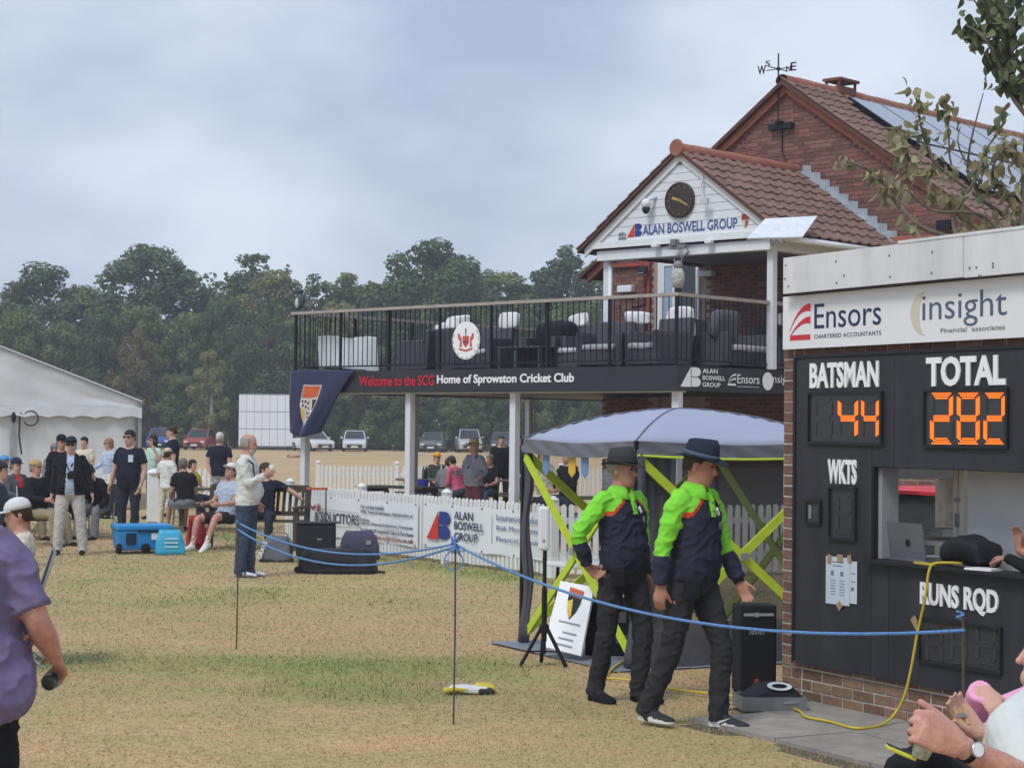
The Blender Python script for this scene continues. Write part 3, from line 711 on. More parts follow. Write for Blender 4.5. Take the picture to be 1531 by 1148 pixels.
b = MB(); b.prism(arc_stroke(1.30, 2.64, 1.50, 2.765, 0.03, 2.2), SO2, Y, Z, 0.004); b.prism(arc_stroke(1.30, 2.61, 1.50, 2.70, 0.03, 2.2), SO2, Y, Z, 0.004); b.span((0.001, 1.29, 2.58), (0.005, 1.50, 2.61)); b.build('stroke_mark', M_LETTER, fr_)
text('Ensors', 1.54, 2.62, 2.13, 2.76, SO2, Y, Z, M_LETTER, fr_); b = MB(); b.span((0.001, 1.54, 2.565), (0.004, 2.13, 2.572)); b.build('underline', M_LETTER, fr_)
b = MB(); b.lathe([(0.145, 0), (0.145, 0.004), (0.001, 0.004)], 20, (0.001, 2.36, 2.67), rot=Matrix.Rotation(PI / 2, 3, 'Y')); b.build('disc_mark', M_LETTER, fr_)
text('insight', 2.44, 2.61, 3.1, 2.78, SO2, Y, Z, M_LETTER, fr_)
# lower beam line under the deck and ground-floor wall fittings
cbox('lower_beam', (DL + 0.05, 0.12, 2.452), (-0.05, 0.3, 2.47), M_POSTW)
for x0, x1, z0, z1 in ((-5.9, -4.9, 1.2, 2.2), (-4.6, -3.6, 1.2, 2.25)):
    w = cbox('window', (x0, WY - 0.03, z0), (x1, WY - 0.006, z1), M_UPVC); cbox('pane', (x0 + 0.06, WY - 0.036, z0 + 0.06), (x1 - 0.06, WY - 0.031, z1 - 0.06), mat('dark glass', (44, 50, 58), 0.08, var=0.05, spec=0.7), w)
x0, z1 = c_on(1115, 627, WY - 0.03); x1, z0 = c_on(1153, 642, WY - 0.03); nt = cbox('notice_board', (x0, WY - 0.03, z0 - 0.25), (x1, WY - 0.006, z1), M_UPVC); text('SCG', x0 + 0.15, z1 - 0.16, x1 - 0.15, z1 - 0.06, (0, WY - 0.031, 0), X, Z, M_IRON, nt)
# door in the gable wall
dr = MB(); w = 0.07
dr.span((DOOR[0], WY - 0.03, DOOR[2]), (DOOR[0] + w, WY + 0.1, DOOR[3])); dr.span((DOOR[1] - w, WY - 0.03, DOOR[2]), (DOOR[1], WY + 0.1, DOOR[3])); dr.span((DOOR[0] + w, WY - 0.03, DOOR[3] - w), (DOOR[1] - w, WY + 0.1, DOOR[3])); dfr = dr.build('door_frame', M_UPVC, club)
cbox('door_opening_glass', (DOOR[0] + w, WY + 0.05, DOOR[2]), (DOOR[1] - w, WY + 0.07, DOOR[3] - w), MATS['dark glass'], dfr)
lf = MB(); lx0, lx1 = DOOR[0] + w, DOOR[0] + 0.42
for a, c in (((lx0, 2.9), (lx0 + 0.07, 5.05)), ((lx1 - 0.07, 2.9), (lx1, 5.05)), ((lx0 + 0.07, 4.97), (lx1 - 0.07, 5.05)), ((lx0 + 0.07, 2.9), (lx1 - 0.07, 3.25))): lf.span((a[0], WY - 0.02, a[1]), (c[0], WY + 0.03, c[1]))
leaf = lf.build('door', M_UPVC, club); cbox('pane', (lx0 + 0.07, WY, 3.25), (lx1 - 0.07, WY + 0.012, 4.97), mat('pale glass', (150, 172, 196), 0.1, spec=0.7), leaf)
# lights and boxes on the wall
for px, py, w_, h_ in ((935, 432, 0.36, 0.14), (1055, 409, 0.34, 0.12)):
    x, z = c_on(px, py, WY - 0.1); q = MB(); q.box((x, WY - 0.08, z), (w_, 0.14, h_)); q.build('bulkhead_light', M_UPVC, club, bevel=0.02)
for px, py in ((962, 404), (1091, 380)):
    x, z = c_on(px, py, WY - 0.15); q = MB(); q.box((x, WY - 0.18, z), (0.2, 0.05, 0.15), Matrix.Rotation(R(-30), 3, 'X')); q.bar((x, WY - 0.15, z), (x, WY, z), 0.03); fl_ = q.build('floodlight', M_IRON, club)
    q = MB(); q.box((x, WY - 0.209, z - 0.016), (0.16, 0.006, 0.11), Matrix.Rotation(R(-30), 3, 'X')); q.build('lens', mat('lamp lens', (190, 196, 204), 0.2), fl_)
q = MB(); x, z = c_on(966, 420, WY - 0.02); q.tube([(x, WY - 0.02, z), (x, WY - 0.02, z - 0.45), (x - 0.35, WY - 0.02, z - 0.5)], 0.012, 5); q.build('cable', M_IRON, club)
q = MB(); q.span((XL - 0.04, WY - 0.08, 5.0), (-5.0, WY - 0.004, 5.07)); q.span((-5.06, WY - 0.08, 3.3), (-5.0, WY - 0.004, 5.0)); q.build('terracotta_pipe', mat('terracotta pipe', (150, 76, 60), 0.7), club)
q = MB(); q.span((-1.75, WY - 0.03, 4.45), (-0.7, WY - 0.006, 5.0)); wn_ = q.build('window', M_UPVC, club); cbox('pane', (-1.67, WY - 0.036, 4.5), (-0.78, WY - 0.031, 4.93), MATS['dark glass'], wn_)
# railings: posts, balusters, handrails
hr = MB(); hr.span((DL - 0.05, -0.035, 3.905), (0.04, 0.085, 3.955)); hr.build('handrail', M_RAIL, club)
hr = MB(); hr.span((-0.08, 0.086, 3.905), (0.04, 2.36, 3.955)); hr.build('handrail', M_RAIL, club); hr = MB(); hr.span((-0.08, 2.5, 3.905), (0.04, WY, 3.955)); hr.build('handrail', M_RAIL, club)
hr = MB(); hr.span((DL - 0.05, 0.086, 3.905), (DL + 0.07, 9.4, 3.955)); hr.build('handrail', M_RAIL, club); hr = MB(); hr.span((DL + 0.07, 9.3, 3.905), (XL, 9.4, 3.955)); hr.build('handrail', M_RAIL, club)
lr = MB(); lr.span((DL, 0.005, 2.93), (0, 0.045, 2.955)); lr.span((-0.045, 0.045, 2.93), (-0.005, WY, 2.955)); lr.span((DL, 0.045, 2.93), (DL + 0.04, 9.4, 2.955)); lr.build('bottom_rail', M_IRON, club)
bal = MB(); bal.span((-0.006, -0.006, 2.955), (0.006, 0.006, 3.905)); me_bal = bal.mesh('baluster', M_IRON)
pst = MB(); pst.span((-0.02, -0.02, 2.85), (0.02, 0.02, 3.905)); me_pst = pst.mesh('rail_post', M_IRON)
x = DL + 0.15
while x < -0.05: place('baluster', me_bal, club, (x, 0.025, 0)); x += 0.12
y = 0.14
while y < WY - 0.1:
    if abs(y - 2.43) > 0.08: place('baluster', me_bal, club, (-0.025, y, 0))
    y += 0.12
y = 0.14
while y < 9.3: place('baluster', me_bal, club, (DL + 0.02, y, 0)); y += 0.12
for x in (DL + 0.03, -7.6, -6.35, -5.1, -3.9, -2.65, -1.35, -0.03): place('rail_post', me_pst, club, (x, 0.026, 0))
for y in (1.5, 3.0, 4.5, 6.0, 7.5, 9.0): place('rail_post', me_pst, club, (DL + 0.021, y, 0))
# clock
cl = MB(); cl.lathe([(0.30, 0), (0.30, 0.05), (0.27, 0.06), (0.27, 0.045), (0.001, 0.045)], 28, (PAX, GY - 0.003, 5.68), rot=Matrix.Rotation(PI / 2, 3, 'X')); ck = cl.build('clock', mat('dark clock face', (62, 52, 48), 0.35, var=0.1), club)
M_GOLD = mat('gilt hand', (200, 172, 96), 0.4, 0.6)
for a, l, w_ in ((R(118), 0.20, 0.03), (R(-72), 0.15, 0.045)):
    q = MB(); d = Vector((math.sin(a), 0, math.cos(a))); c0 = Vector((PAX, GY - 0.055, 5.68)); q.bar(c0 - d * 0.05, c0 + d * l, w_, 0.006, up=(0, -1, 0)); q.build('clock_hand', M_GOLD, ck)
q = MB()
for k in range(12):
    a = k * PI / 6; q.box((PAX + 0.235 * math.sin(a), GY - 0.051, 5.68 + 0.235 * math.cos(a)), (0.012, 0.004, 0.035), Matrix.Rotation(a, 3, 'Y'))
q.build('hour_marks', mat('dull gilt', (140, 120, 84), 0.5), ck)
# gable lettering and emblems
M_BLUEP = mat('logo blue', (44, 66, 140), 0.5, var=0.03); M_REDO = mat('logo red', (206, 64, 52), 0.5, var=0.03)
GO = (0, GY - 0.004, 0)
text('ALAN BOSWELL GROUP', -2.46, 5.145, -0.50, 5.315, GO, X, Z, mat('gable lettering', (62, 90, 150), 0.5), gab, bold=0.01, t=0.006); ab_logo(GO, X, -2.80, 5.13, 0.32, 0.22, M_REDO, M_BLUEP, gab, 0.006)
def shield(o, ex, x, z, w, h, t=0.004): 
    return [(x - w / 2, z + h * 0.5), (x + w / 2, z + h * 0.5), (x + w / 2, z), (x + w * 0.38, z - h * 0.22), (x + w * 0.18, z - h * 0.4), (x, z - h * 0.5), (x - w * 0.18, z - h * 0.4), (x - w * 0.38, z - h * 0.22), (x - w / 2, z)]
q = MB(); q.prism(shield(None, None, -0.34, 5.25, 0.15, 0.24), GO, X, Z, 0.008); cr_ = q.build('crest', mat('crest cream', (214, 206, 190), 0.5), gab)
q = MB(); q.prism([(-0.41, 5.27), (-0.27, 5.27), (-0.27, 5.365), (-0.41, 5.365)], (0, GY - 0.0125, 0), X, Z, 0.003); q.prism([(-0.345, 5.14), (-0.30, 5.18), (-0.28, 5.26), (-0.33, 5.26)], (0, GY - 0.0125, 0), X, Z, 0.003); q.build('crest_chief', mat('crest red', (150, 60, 56), 0.5), cr_)
q = MB()
for k in range(5): q.prism([(-2.98 + 0.035 * k, 5.15), (-2.965 + 0.035 * k, 5.15), (-2.955 + 0.03 * k, 5.24 - abs(k - 2) * 0.02), (-2.985 + 0.035 * k, 5.22)], GO, X, Z, 0.005)
q.prism([(-3.0, 5.1), (-2.8, 5.1), (-2.83, 5.14), (-2.97, 5.14)], GO, X, Z, 0.005); q.build('badger_mark', mat('grey mark', (110, 116, 124), 0.5), gab)
# cctv dome, bracket arm, lamp under the gable
q = MB(); x, z = c_on(967, 312, GY - 0.15); q.ball((x, GY - 0.17, z + 0.08), (0.085, 0.085, 0.09), 12, 8); q.bar((x + 0.02, GY - 0.17, z + 0.14), (x + 0.08, GY, z + 0.2), 0.05); cc = q.build('security_camera', M_UPVC, gab, smooth=True)
q = MB(); q.ball((x, GY - 0.17, z - 0.01), (0.07, 0.07, 0.085), 12, 8); q.build('dome', mat('smoked dome', (30, 30, 34), 0.1, spec=0.7), cc, smooth=True)
q = MB(); xa, za = c_on(1051, 262, GY - 0.05); xb, zb = c_on(1059, 300, GY - 0.05); q.tube([(xa, GY - 0.03, za), (xa, GY - 0.12, za - 0.2), (xb - 0.05, GY - 0.15, zb + 0.12), (xb, GY - 0.16, zb)], 0.02, 6); q.box((xb, GY - 0.16, zb - 0.02), (0.16, 0.05, 0.09)); q.box((xa, GY - 0.02, za), (0.1, 0.03, 0.14)); q.build('bracket_aerial', mat('aerial grey', (196, 200, 206), 0.5), gab)
q = MB(); x, z = c_on(1013, 368, GY - 0.2); q.box((x - 0.05, GY - 0.12, z), (0.34, 0.1, 0.07)); q.box((x - 0.1, GY - 0.15, z + 0.07), (0.1, 0.12, 0.1)); q.tube([(x + 0.1, GY - 0.1, z), (x + 0.17, GY - 0.13, z - 0.1), (x + 0.05, GY - 0.14, z - 0.2), (x - 0.02, GY - 0.14, z - 0.12)], 0.018, 6); q.build('lamp_bracket', mat('bracket grey', (120, 122, 126), 0.5), club)
for px in (984, 1064):
    x, z = c_on(px, 374, GY); q = MB(); q.box((x, GY - 0.07, 4.95), (0.13, 0.1, 0.06)); q.build('downlight', M_UPVC, club, bevel=0.01)
# tilted white panel on the porch corner
c4 = [W(1117, 356, 29.3), W(1200, 354, 29.9), W(1222, 323, 30.7), W(1144, 327, 30.1)]; c4 = [CH.local(p) for p in c4]
q = MB(); nn = (c4[1] - c4[0]).cross(c4[3] - c4[0]).normalized() * 0.03
q.add(c4 + [p - nn for p in c4], [(0, 1, 2, 3), (7, 6, 5, 4), (0, 4, 5, 1), (1, 5, 6, 2), (2, 6, 7, 3), (3, 7, 4, 0)]); tp = q.build('tilted_panel', mat('panel white', (222, 228, 238), 0.25, spec=0.5), club)
q = MB(); q.bar((c4[0] + c4[1]) / 2 - nn * 1.5, (0.12, GY + 0.1, 4.85), 0.04); q.bar((c4[2] + c4[3]) / 2 - nn * 1.5, (0.12, GY + 0.4, 4.9), 0.04); q.build('panel_bracket', M_LEAD, tp)
# weathervane on the main apex
wv = MB(); vx, vy = APX - 0.1, WY - 0.16
wv.tube([(vx, vy, 7.45), (vx, vy, 8.66)], 0.014, 6); wv.ball((vx, vy, 8.38), 0.04, 8, 6); wv.bar((vx - 0.26, vy, 8.38), (vx + 0.26, vy, 8.38), 0.014); wv.bar((vx, vy - 0.3, 8.38), (vx, vy + 0.3, 8.38), 0.014); wv.bar((vx - 0.02, vy - 0.02, 7.42), (vx - 0.02, WY, 7.42), 0.08, 0.05)
van = wv.build('weathervane', M_IRON, club)
text('W', vx - 0.45, 8.32, vx - 0.27, 8.48, (0, vy, 0), X, Z, M_IRON, van, bold=0.01, t=0.012); text('E', vx + 0.27, 8.31, vx + 0.39, 8.46, (0, vy, 0), X, Z, M_IRON, van, bold=0.01, t=0.012)
text('S', -0.05, 8.38, 0.05, 8.48, (vx, vy - 0.32, 0), X, Z, M_IRON, van, bold=0.01, t=0.012); text('N', -0.05, 8.38, 0.05, 8.48, (vx, vy + 0.32, 0), X, Z, M_IRON, van, bold=0.01, t=0.012)
q = MB(); q.box((vx, WY - 0.06, 7.35), (0.5, 0.12, 0.1)); q.tube([(vx, WY - 0.03, 7.3), (vx, WY - 0.03, 6.9), (vx + 0.08, WY - 0.03, 6.75), (vx + 0.07, WY - 0.03, 6.5)], 0.012, 5); q.build('wall_bracket', M_IRON, club)
q = MB(); x, z = c_on(1414, 337, WY - 0.1); q.box((x, WY - 0.14, z), (0.26, 0.1, 0.16)); q.build('security_light', M_IRON, club)
# ---- oval club sign on the railing
def oval(cx, cz, a, b, n=32): return [(cx + a * math.cos(2 * PI * k / n), cz + b * math.sin(2 * PI * k / n)) for k in range(n)]
os_ = thing('oval_sign', 'white oval club crest sign fixed to the balcony railing', 'sign', CH.o, CH.a)
q = MB(); q.prism(oval(-4.40, 3.33, 0.315, 0.315), (0, -0.04, 0), X, Z, 0.02); q.build('sign_disc', M_LETTER, os_)
M_CRED = mat('heraldic red', (196, 92, 78), 0.5, var=0.05); q = MB(); zc = 3.33
ring = oval(-4.40, zc, 0.30, 0.30); ring2 = oval(-4.40, zc, 0.285, 0.285)
for k in range(32):
    if k % 2 == 0 and (k < 3 or k > 13): q.prism([ring[k], ring[(k + 1) % 32], ring2[(k + 1) % 32], ring2[k]], (0, -0.061, 0), X, Z, 0.002)
q.build('rim_lettering', M_GREYP, os_)
q = MB(); q.prism(shield(0, 0, -4.40, zc - 0.02, 0.15, 0.19), (0, -0.061, 0), X, Z, 0.003)
for sg in (-1, 1):      # rearing supporters either side, scroll below
    q.prism([(-4.4 + sg * x_, zc + z_) for x_, z_ in ((0.09, -0.10), (0.15, -0.11), (0.13, -0.02), (0.18, 0.04), (0.19, 0.11), (0.14, 0.12), (0.13, 0.07), (0.10, 0.05))], (0, -0.061, 0), X, Z, 0.003)
q.prism([(-4.56, zc - 0.15), (-4.4, zc - 0.19), (-4.24, zc - 0.15), (-4.25, zc - 0.12), (-4.4, zc - 0.155), (-4.55, zc - 0.12)], (0, -0.061, 0), X, Z, 0.003); q.build('heraldic_crest', M_CRED, os_)
q = MB(); q.prism([(-4.45, zc - 0.04), (-4.35, zc - 0.04), (-4.35, zc - 0.01), (-4.45, zc - 0.01)], (0, -0.0645, 0), X, Z, 0.002); q.prism([(-4.41, zc + 0.08), (-4.39, zc + 0.08), (-4.385, zc + 0.2), (-4.415, zc + 0.2)], (0, -0.061, 0), X, Z, 0.003); q.build('crest_detail', mat('crest dark', (70, 74, 92), 0.5), os_)
# ---- navy flag hung from the balcony
fl_root = thing('navy_flag', 'navy flag with shield crest hanging over the left end of the balcony', 'flag', CH.o, CH.a)
def flag_pt(u, v):       # u 0..1 across the top, v 0..1 down
    x0 = -8.86 + 0.05 * v; x1 = -7.08 - 0.95 * v ** 0.8; x = x0 + (x1 - x0) * u
    z = 2.89 - 0.02 * u - v * (1.12 + 0.10 * math.sin(u * 3.1) - 0.03 * u)
    y = -0.07 - 0.05 * math.sin(u * 9 + v * 2) * v - 0.10 * v * math.sin(u * 3.2) - 0.02 * math.sin(u * 17 + v * 5) * v
    return Vector((x, y, z))
q = MB(); n = 26; V = [flag_pt(i / n, j / n) for j in range(n + 1) for i in range(n + 1)]; q.add(V, [(j * (n + 1) + i, j * (n + 1) + i + 1, (j + 1) * (n + 1) + i + 1, (j + 1) * (n + 1) + i) for j in range(n) for i in range(n)])
fc = q.build('flag_cloth', mat('navy flag cloth', (46, 48, 84), 0.9, var=0.08, bump=0.1, sheen=0.2), fl_root, smooth=True); so_ = fc.modifiers.new('thick', 'SOLIDIFY'); so_.thickness = 0.004
def flag_shape(poly, m, name, off):
    q = MB(); V = []
    cxx = sum(p[0] for p in poly) / len(poly); cz = sum(p[1] for p in poly) / len(poly)
    rings = 6; P = [(cxx, cz)]
    for r_ in range(1, rings + 1): P += [(cxx + (a - cxx) * r_ / rings, cz + (b_ - cz) * r_ / rings) for a, b_ in poly]
    V = [flag_pt(a, b_) + Vector((0, -off, 0)) for a, b_ in P]; n_ = len(poly); Fc = [(0, 1 + (i + 1) % n_, 1 + i) for i in range(n_)]
    for r_ in range(rings - 1):
        for i in range(n_): a = 1 + r_ * n_ + i; b2 = 1 + r_ * n_ + (i + 1) % n_; Fc.append((a, b2, b2 + n_, a + n_))
    q.add(V, [tuple(reversed(f)) for f in Fc]); return q.build(name, m, fc, smooth=True)
def dens(poly, k=5): return [(poly[i][0] + (poly[(i + 1) % len(poly)][0] - poly[i][0]) * t / k, poly[i][1] + (poly[(i + 1) % len(poly)][1] - poly[i][1]) * t / k) for i in range(len(poly)) for t in range(k)]
M_FW = mat('flag white', (206, 200, 194), 0.9); M_FO = mat('flag orange', (206, 116, 62), 0.9, c2=(190, 84, 56), vscale=30); M_FY = mat('flag gold', (216, 184, 78), 0.9); M_FD = mat('flag dark', (70, 44, 54), 0.9)
flag_shape(dens([(0.27, 0.22), (0.60, 0.22), (0.64, 0.52), (0.60, 0.70), (0.47, 0.86), (0.34, 0.72), (0.26, 0.52)]), M_FW, 'shield', 0.007); flag_shape(dens([(0.285, 0.235), (0.585, 0.235), (0.60, 0.40), (0.28, 0.42)]), M_FO, 'shield_chief', 0.011)
flag_shape(dens([(0.50, 0.44), (0.61, 0.43), (0.615, 0.56), (0.58, 0.60)]), M_FD, 'shield_dark_quarter', 0.011); flag_shape(dens([(0.28, 0.56), (0.37, 0.60), (0.45, 0.80), (0.36, 0.72)]), M_FY, 'shield_gold_quarter', 0.011)
for u, v in ((0.31, 0.47), (0.37, 0.47), (0.43, 0.49), (0.33, 0.53), (0.40, 0.55), (0.47, 0.57), (0.45, 0.64), (0.52, 0.64), (0.49, 0.70), (0.55, 0.70)): flag_shape([(u - 0.018, v - 0.018), (u + 0.018, v - 0.018), (u + 0.018, v + 0.018), (u - 0.018, v + 0.018)], M_FD, 'shield_square', 0.011)
# ---- bird-scarer figures on the railing corners
M_OWL = mat('mottled grey plastic', (120, 122, 124), 0.6, var=0.5, vscale=22, c2=(206, 206, 202))
ow = thing('owl_decoy', 'white speckled owl decoy standing on the balcony corner rail', 'decoy', CH.world(-0.02, 0.03, 3.955))
q = MB(); q.lathe([(0.02, 0.06), (0.075, 0.08), (0.105, 0.18), (0.10, 0.28), (0.075, 0.36), (0.03, 0.385)], 12); q.build('body', M_OWL, ow, smooth=True); q = MB(); q.ball((0, -0.01, 0.415), (0.075, 0.075, 0.07), 10, 7); q.bar((-0.05, 0, 0.46), (-0.06, 0, 0.51), 0.02); q.bar((0.05, 0, 0.46), (0.06, 0, 0.51), 0.02); q.build('head', mat('owl grey', (128, 130, 134), 0.6, var=0.3, vscale=30), ow, smooth=True)
q = MB(); q.tube([(0, 0, -0.02), (0, 0, 0.09)], 0.05, 8); q.build('perch', M_IRON, ow)
hk = thing('hawk_decoy', 'dark hawk decoy with pale breast on the left end of the handrail', 'decoy', CH.world(DL + 0.1, 0.03, 3.955), R(-15))
q = MB(); q.loft([[Vector((c_ + 0.001, 0, z_)) + Vector((w_ * math.cos(a), d_ * math.sin(a), 0)) for a in np.linspace(0, 2 * PI, 10, endpoint=False)] for c_, z_, w_, d_ in ((-0.05, 0.03, 0.02, 0.03), (0.0, 0.07, 0.06, 0.055), (0.03, 0.17, 0.085, 0.07), (0.04, 0.26, 0.075, 0.065), (0.03, 0.33, 0.055, 0.05))]); q.loft([[Vector((0.05 + i * 0.05 + s_ * math.cos(a) * 0.4, s_ * math.sin(a), 0.2 - i * 0.09)) for a in np.linspace(0, 2 * PI, 6, endpoint=False)] for i, s_ in ((0, 0.06), (1, 0.05), (2, 0.03))]); q.build('body', mat('slate plastic', (70, 80, 92), 0.5, var=0.2), hk, smooth=True)
q = MB(); q.ball((0.02, 0, 0.37), (0.065, 0.055, 0.055), 10, 7); q.tube([(-0.03, 0, 0.37), (-0.07, 0, 0.36), (-0.085, 0, 0.335)], [0.025, 0.018, 0.004], 6); q.build('head', mat('slate head', (58, 66, 78), 0.5), hk, smooth=True); q = MB(); q.ball((-0.02, -0.03, 0.16), (0.05, 0.05, 0.1), 8, 7); q.build('breast', mat('pale breast', (200, 200, 196), 0.6), hk, smooth=True)
# ---- balcony furniture
M_RATT = mat('dark rattan', (66, 66, 72), 0.7, var=0.3, vscale=40, bump=0.6, bscale=90, c2=(90, 90, 96)); M_CUSH = mat('white towel', (226, 226, 230), 0.95, var=0.05, bump=0.2, bscale=30); M_GCUSH = mat('grey cushion', (96, 98, 104), 0.9, var=0.1, bump=0.2, bscale=40)
def soft(x0, x1, y0, y1, z0, z1, r=0.03, lift=0.01, seed=0):
    b = MB(); n = 6; P = []
    for k in range(4): pass
    rings = []
    for t in (0.0, 0.15, 0.5, 0.85, 1.0):
        ins = r if t in (0.0, 1.0) else 0.0; z = z0 + (z1 - z0) * t; rg = []
        for i in range(n): rg.append(Vector((x0 + ins + (x1 - x0 - 2 * ins) * i / n, y0 + ins, z)))
        for i in range(n): rg.append(Vector((x1 - ins, y0 + ins + (y1 - y0 - 2 * ins) * i / n, z)))
        for i in range(n): rg.append(Vector((x1 - ins - (x1 - x0 - 2 * ins) * i / n, y1 - ins, z)))
        for i in range(n): rg.append(Vector((x0 + ins, y1 - ins - (y1 - y0 - 2 * ins) * i / n, z)))
        for p in rg: p += Vector((noise.noise(p * 5 + Vector((seed, 0, 0))), noise.noise(p * 5 + Vector((0, seed, 0))), noise.noise(p * 4 + Vector((0, 0, seed))))) * lift
        rings.append(rg)
    b.loft(rings); return b
def chair(name, label, x, y, rz, w, hb, group, cush=True, throw=0):
    t = thing(name, label, 'sofa' if w > 1.1 else 'armchair', CH.world(x, y, 2.84), CH.a + rz, group); d = 0.75
    q = MB(); q.span((-w / 2 + 0.12, -d / 2, 0.06), (w / 2 - 0.12, d / 2 - 0.10, 0.30)); q.build('seat_base', M_RATT, t, bevel=0.02)
    q = MB(); q.box((0, d / 2 - 0.06, 0.42), (w - 0.02, 0.12, hb - 0.1), Matrix.Rotation(R(-6), 3, 'X')); q.build('backrest', M_RATT, t, bevel=0.03)
    for s in (-1, 1): q = MB(); q.span((s * (w / 2 - 0.06) - 0.06, -d / 2, 0.05), (s * (w / 2 - 0.06) + 0.06, d / 2 - 0.12, 0.60)); q.build('armrest', M_RATT, t, bevel=0.025)
    if cush: soft(-w / 2 + 0.13, w / 2 - 0.13, -d / 2 - 0.02, d / 2 - 0.14, 0.305, 0.40, 0.03, 0.02, x).build('seat_cushion', mat('pale seat pad', (196, 196, 202), 0.95, var=0.06, bump=0.2, bscale=30), t, smooth=True)
    for k in range(2):
        for s in (-1, 1): q = MB(); q.span((s * (w / 2 - 0.07) - 0.03, (-0.33, 0.26)[k] - 0.03, 0), (s * (w / 2 - 0.07) + 0.03, (-0.33, 0.26)[k] + 0.03, 0.055)); q.build('foot', M_IRON, t)
    return t
GRP = None
chair('rattan_armchair', 'dark rattan armchair at the left of the balcony beside the white sheet', -6.85, 1.5, R(-90), 0.85, 0.82, GRP); chair('rattan_armchair', 'dark rattan armchair on the balcony above the word Welcome', -6.0, 1.5, R(160), 0.85, 0.85, GRP)
chair('rattan_armchair', 'dark rattan armchair left of the oval crest sign', -5.25, 1.25, R(8), 0.85, 0.85, GRP); chair('rattan_sofa', 'wide dark rattan sofa right of the oval crest sign', -3.0, 1.7, R(5), 1.5, 0.9, GRP)
chair('rattan_armchair', 'dark rattan armchair with pale seat pad beneath the left porch post', -2.15, 0.9, R(20), 0.8, 0.85, GRP); chair('rattan_armchair', 'dark rattan armchair in front of the balcony door', -1.1, 0.95, R(-15), 0.85, 0.9, GRP)
chair('rattan_sofa', 'dark rattan sofa just behind the balcony corner post', -0.62, 2.2, R(95), 1.35, 0.9, GRP); chair('rattan_armchair', 'dark rattan armchair at the right end of the balcony under the tilted panel', -0.7, 3.9, R(90), 0.95, 0.9, GRP)
def towel(x, y, z, w, h, d, rz, label, m=M_CUSH):
    b = soft(-w / 2, w / 2, -d / 3, d / 3, 0, h, 0.012, 0.075, x * 3)
    o = b.build('towel', m, smooth=True); o.location = CH.world(x, y, z); o.rotation_euler = (0, 0, CH.a + rz); smoothed(o); return tag(o, label, 'towel')
towel(-6.5, 1.9, 3.66, 0.55, 0.26, 0.14, 0.1, 'crumpled white towel on the chair back near the left end of the balcony'); towel(-6.95, 1.95, 3.62, 0.45, 0.16, 0.12, 0.0, 'small white towel above the left rattan armchair'); towel(-5.0, 1.62, 3.60, 0.42, 0.30, 0.14, 0.05, 'white towel hung on a chair back left of the oval sign'); towel(-3.7, 1.98, 3.60, 0.36, 0.26, 0.12, 0.1, 'white towel on the sofa back right of the oval sign')
towel(-2.45, 2.05, 3.62, 0.5, 0.26, 0.12, 0.2, 'white towel on the sofa back left of the porch post'); towel(-0.95, 1.30, 3.35, 0.62, 0.50, 0.10, -0.2, 'large white towel draped over the chair back before the balcony door'); towel(-0.42, 3.45, 3.62, 0.40, 0.22, 0.2, 1.5, 'white towel on the chair near the right porch post')
q = soft(-0.28, 0.28, -0.08, 0.08, 0, 0.44, 0.04, 0.02, 3.0); o = q.build('scatter_cushion', M_GCUSH, smooth=True); o.location = CH.world(-0.45, 1.75, 3.35); o.rotation_euler = (R(10), 0, CH.a + 1.5); tag(o, 'grey scatter cushion on the sofa at the balcony corner', 'cushion')
q = soft(-0.2, 0.2, -0.12, 0.12, 0, 0.32, 0.03, 0.02, 4.0); o = q.build('carrier_bag', mat('blue checked bag', (90, 116, 160), 0.8, c2=(206, 210, 216), vscale=26, var=0.3), smooth=True); o.location = CH.world(-0.4, 4.15, 3.62); o.rotation_euler = (0, 0, CH.a + 1.4); tag(o, 'blue and white bag on the chair at the right end of the balcony', 'bag')
# pale sheet tied inside the railing, dark cabinet, side table with coat
q = MB(); n = 18
def sheet(u, v): return Vector((-8.55 + 1.65 * u, 0.30 + 0.05 * math.sin(u * 26) + 0.08 * math.sin(u * 5 + v), 3.52 - 0.07 * u - v * (0.60 - 0.05 * math.sin(u * 4)) + 0.02 * math.sin(u * 9)))
q.add([sheet(i / 60, j / n) for j in range(n + 1) for i in range(61)], [(j * 61 + i, j * 61 + i + 1, (j + 1) * 61 + i + 1, (j + 1) * 61 + i) for j in range(n) for i in range(60)])
o = q.build('white_sheet', mat('white sheet cloth', (214, 222, 226), 0.85, var=0.05), smooth=True); o.location = CH.o; o.rotation_euler = (0, 0, CH.a); so_ = o.modifiers.new('t', 'SOLIDIFY'); so_.thickness = 0.006; tag(o, 'pale gathered sheet tied inside the railing at the balcony left end', 'sheet')
t = thing('rattan_table', 'low dark rattan table behind the railing at the balcony middle', 'table', CH.world(-4.0, 1.1, 2.84), CH.a)
q = MB(); q.span((-0.5, -0.3, 0.38), (0.5, 0.3, 0.42)); q.build('table_top', M_RATT, t, bevel=0.01)
for sx in (-1, 1):
    for sy in (-1, 1): q = MB(); q.span((sx * 0.46 - 0.03, sy * 0.26 - 0.03, 0), (sx * 0.46 + 0.03, sy * 0.26 + 0.03, 0.38)); q.build('leg', M_RATT, t)
o = soft(-0.3, 0.3, -0.25, 0.25, 0, 0.55, 0.14, 0.10, 9.0).build('black_jacket', mat('black jacket cloth', (34, 34, 40), 0.9, bump=0.3, bscale=12), smooth=True); o.location = CH.world(-3.95, 1.7, 3.2); o.rotation_euler = (0, 0, CH.a); smoothed(o); tag(o, 'black jacket heaped over a chair beside the oval sign', 'jacket')
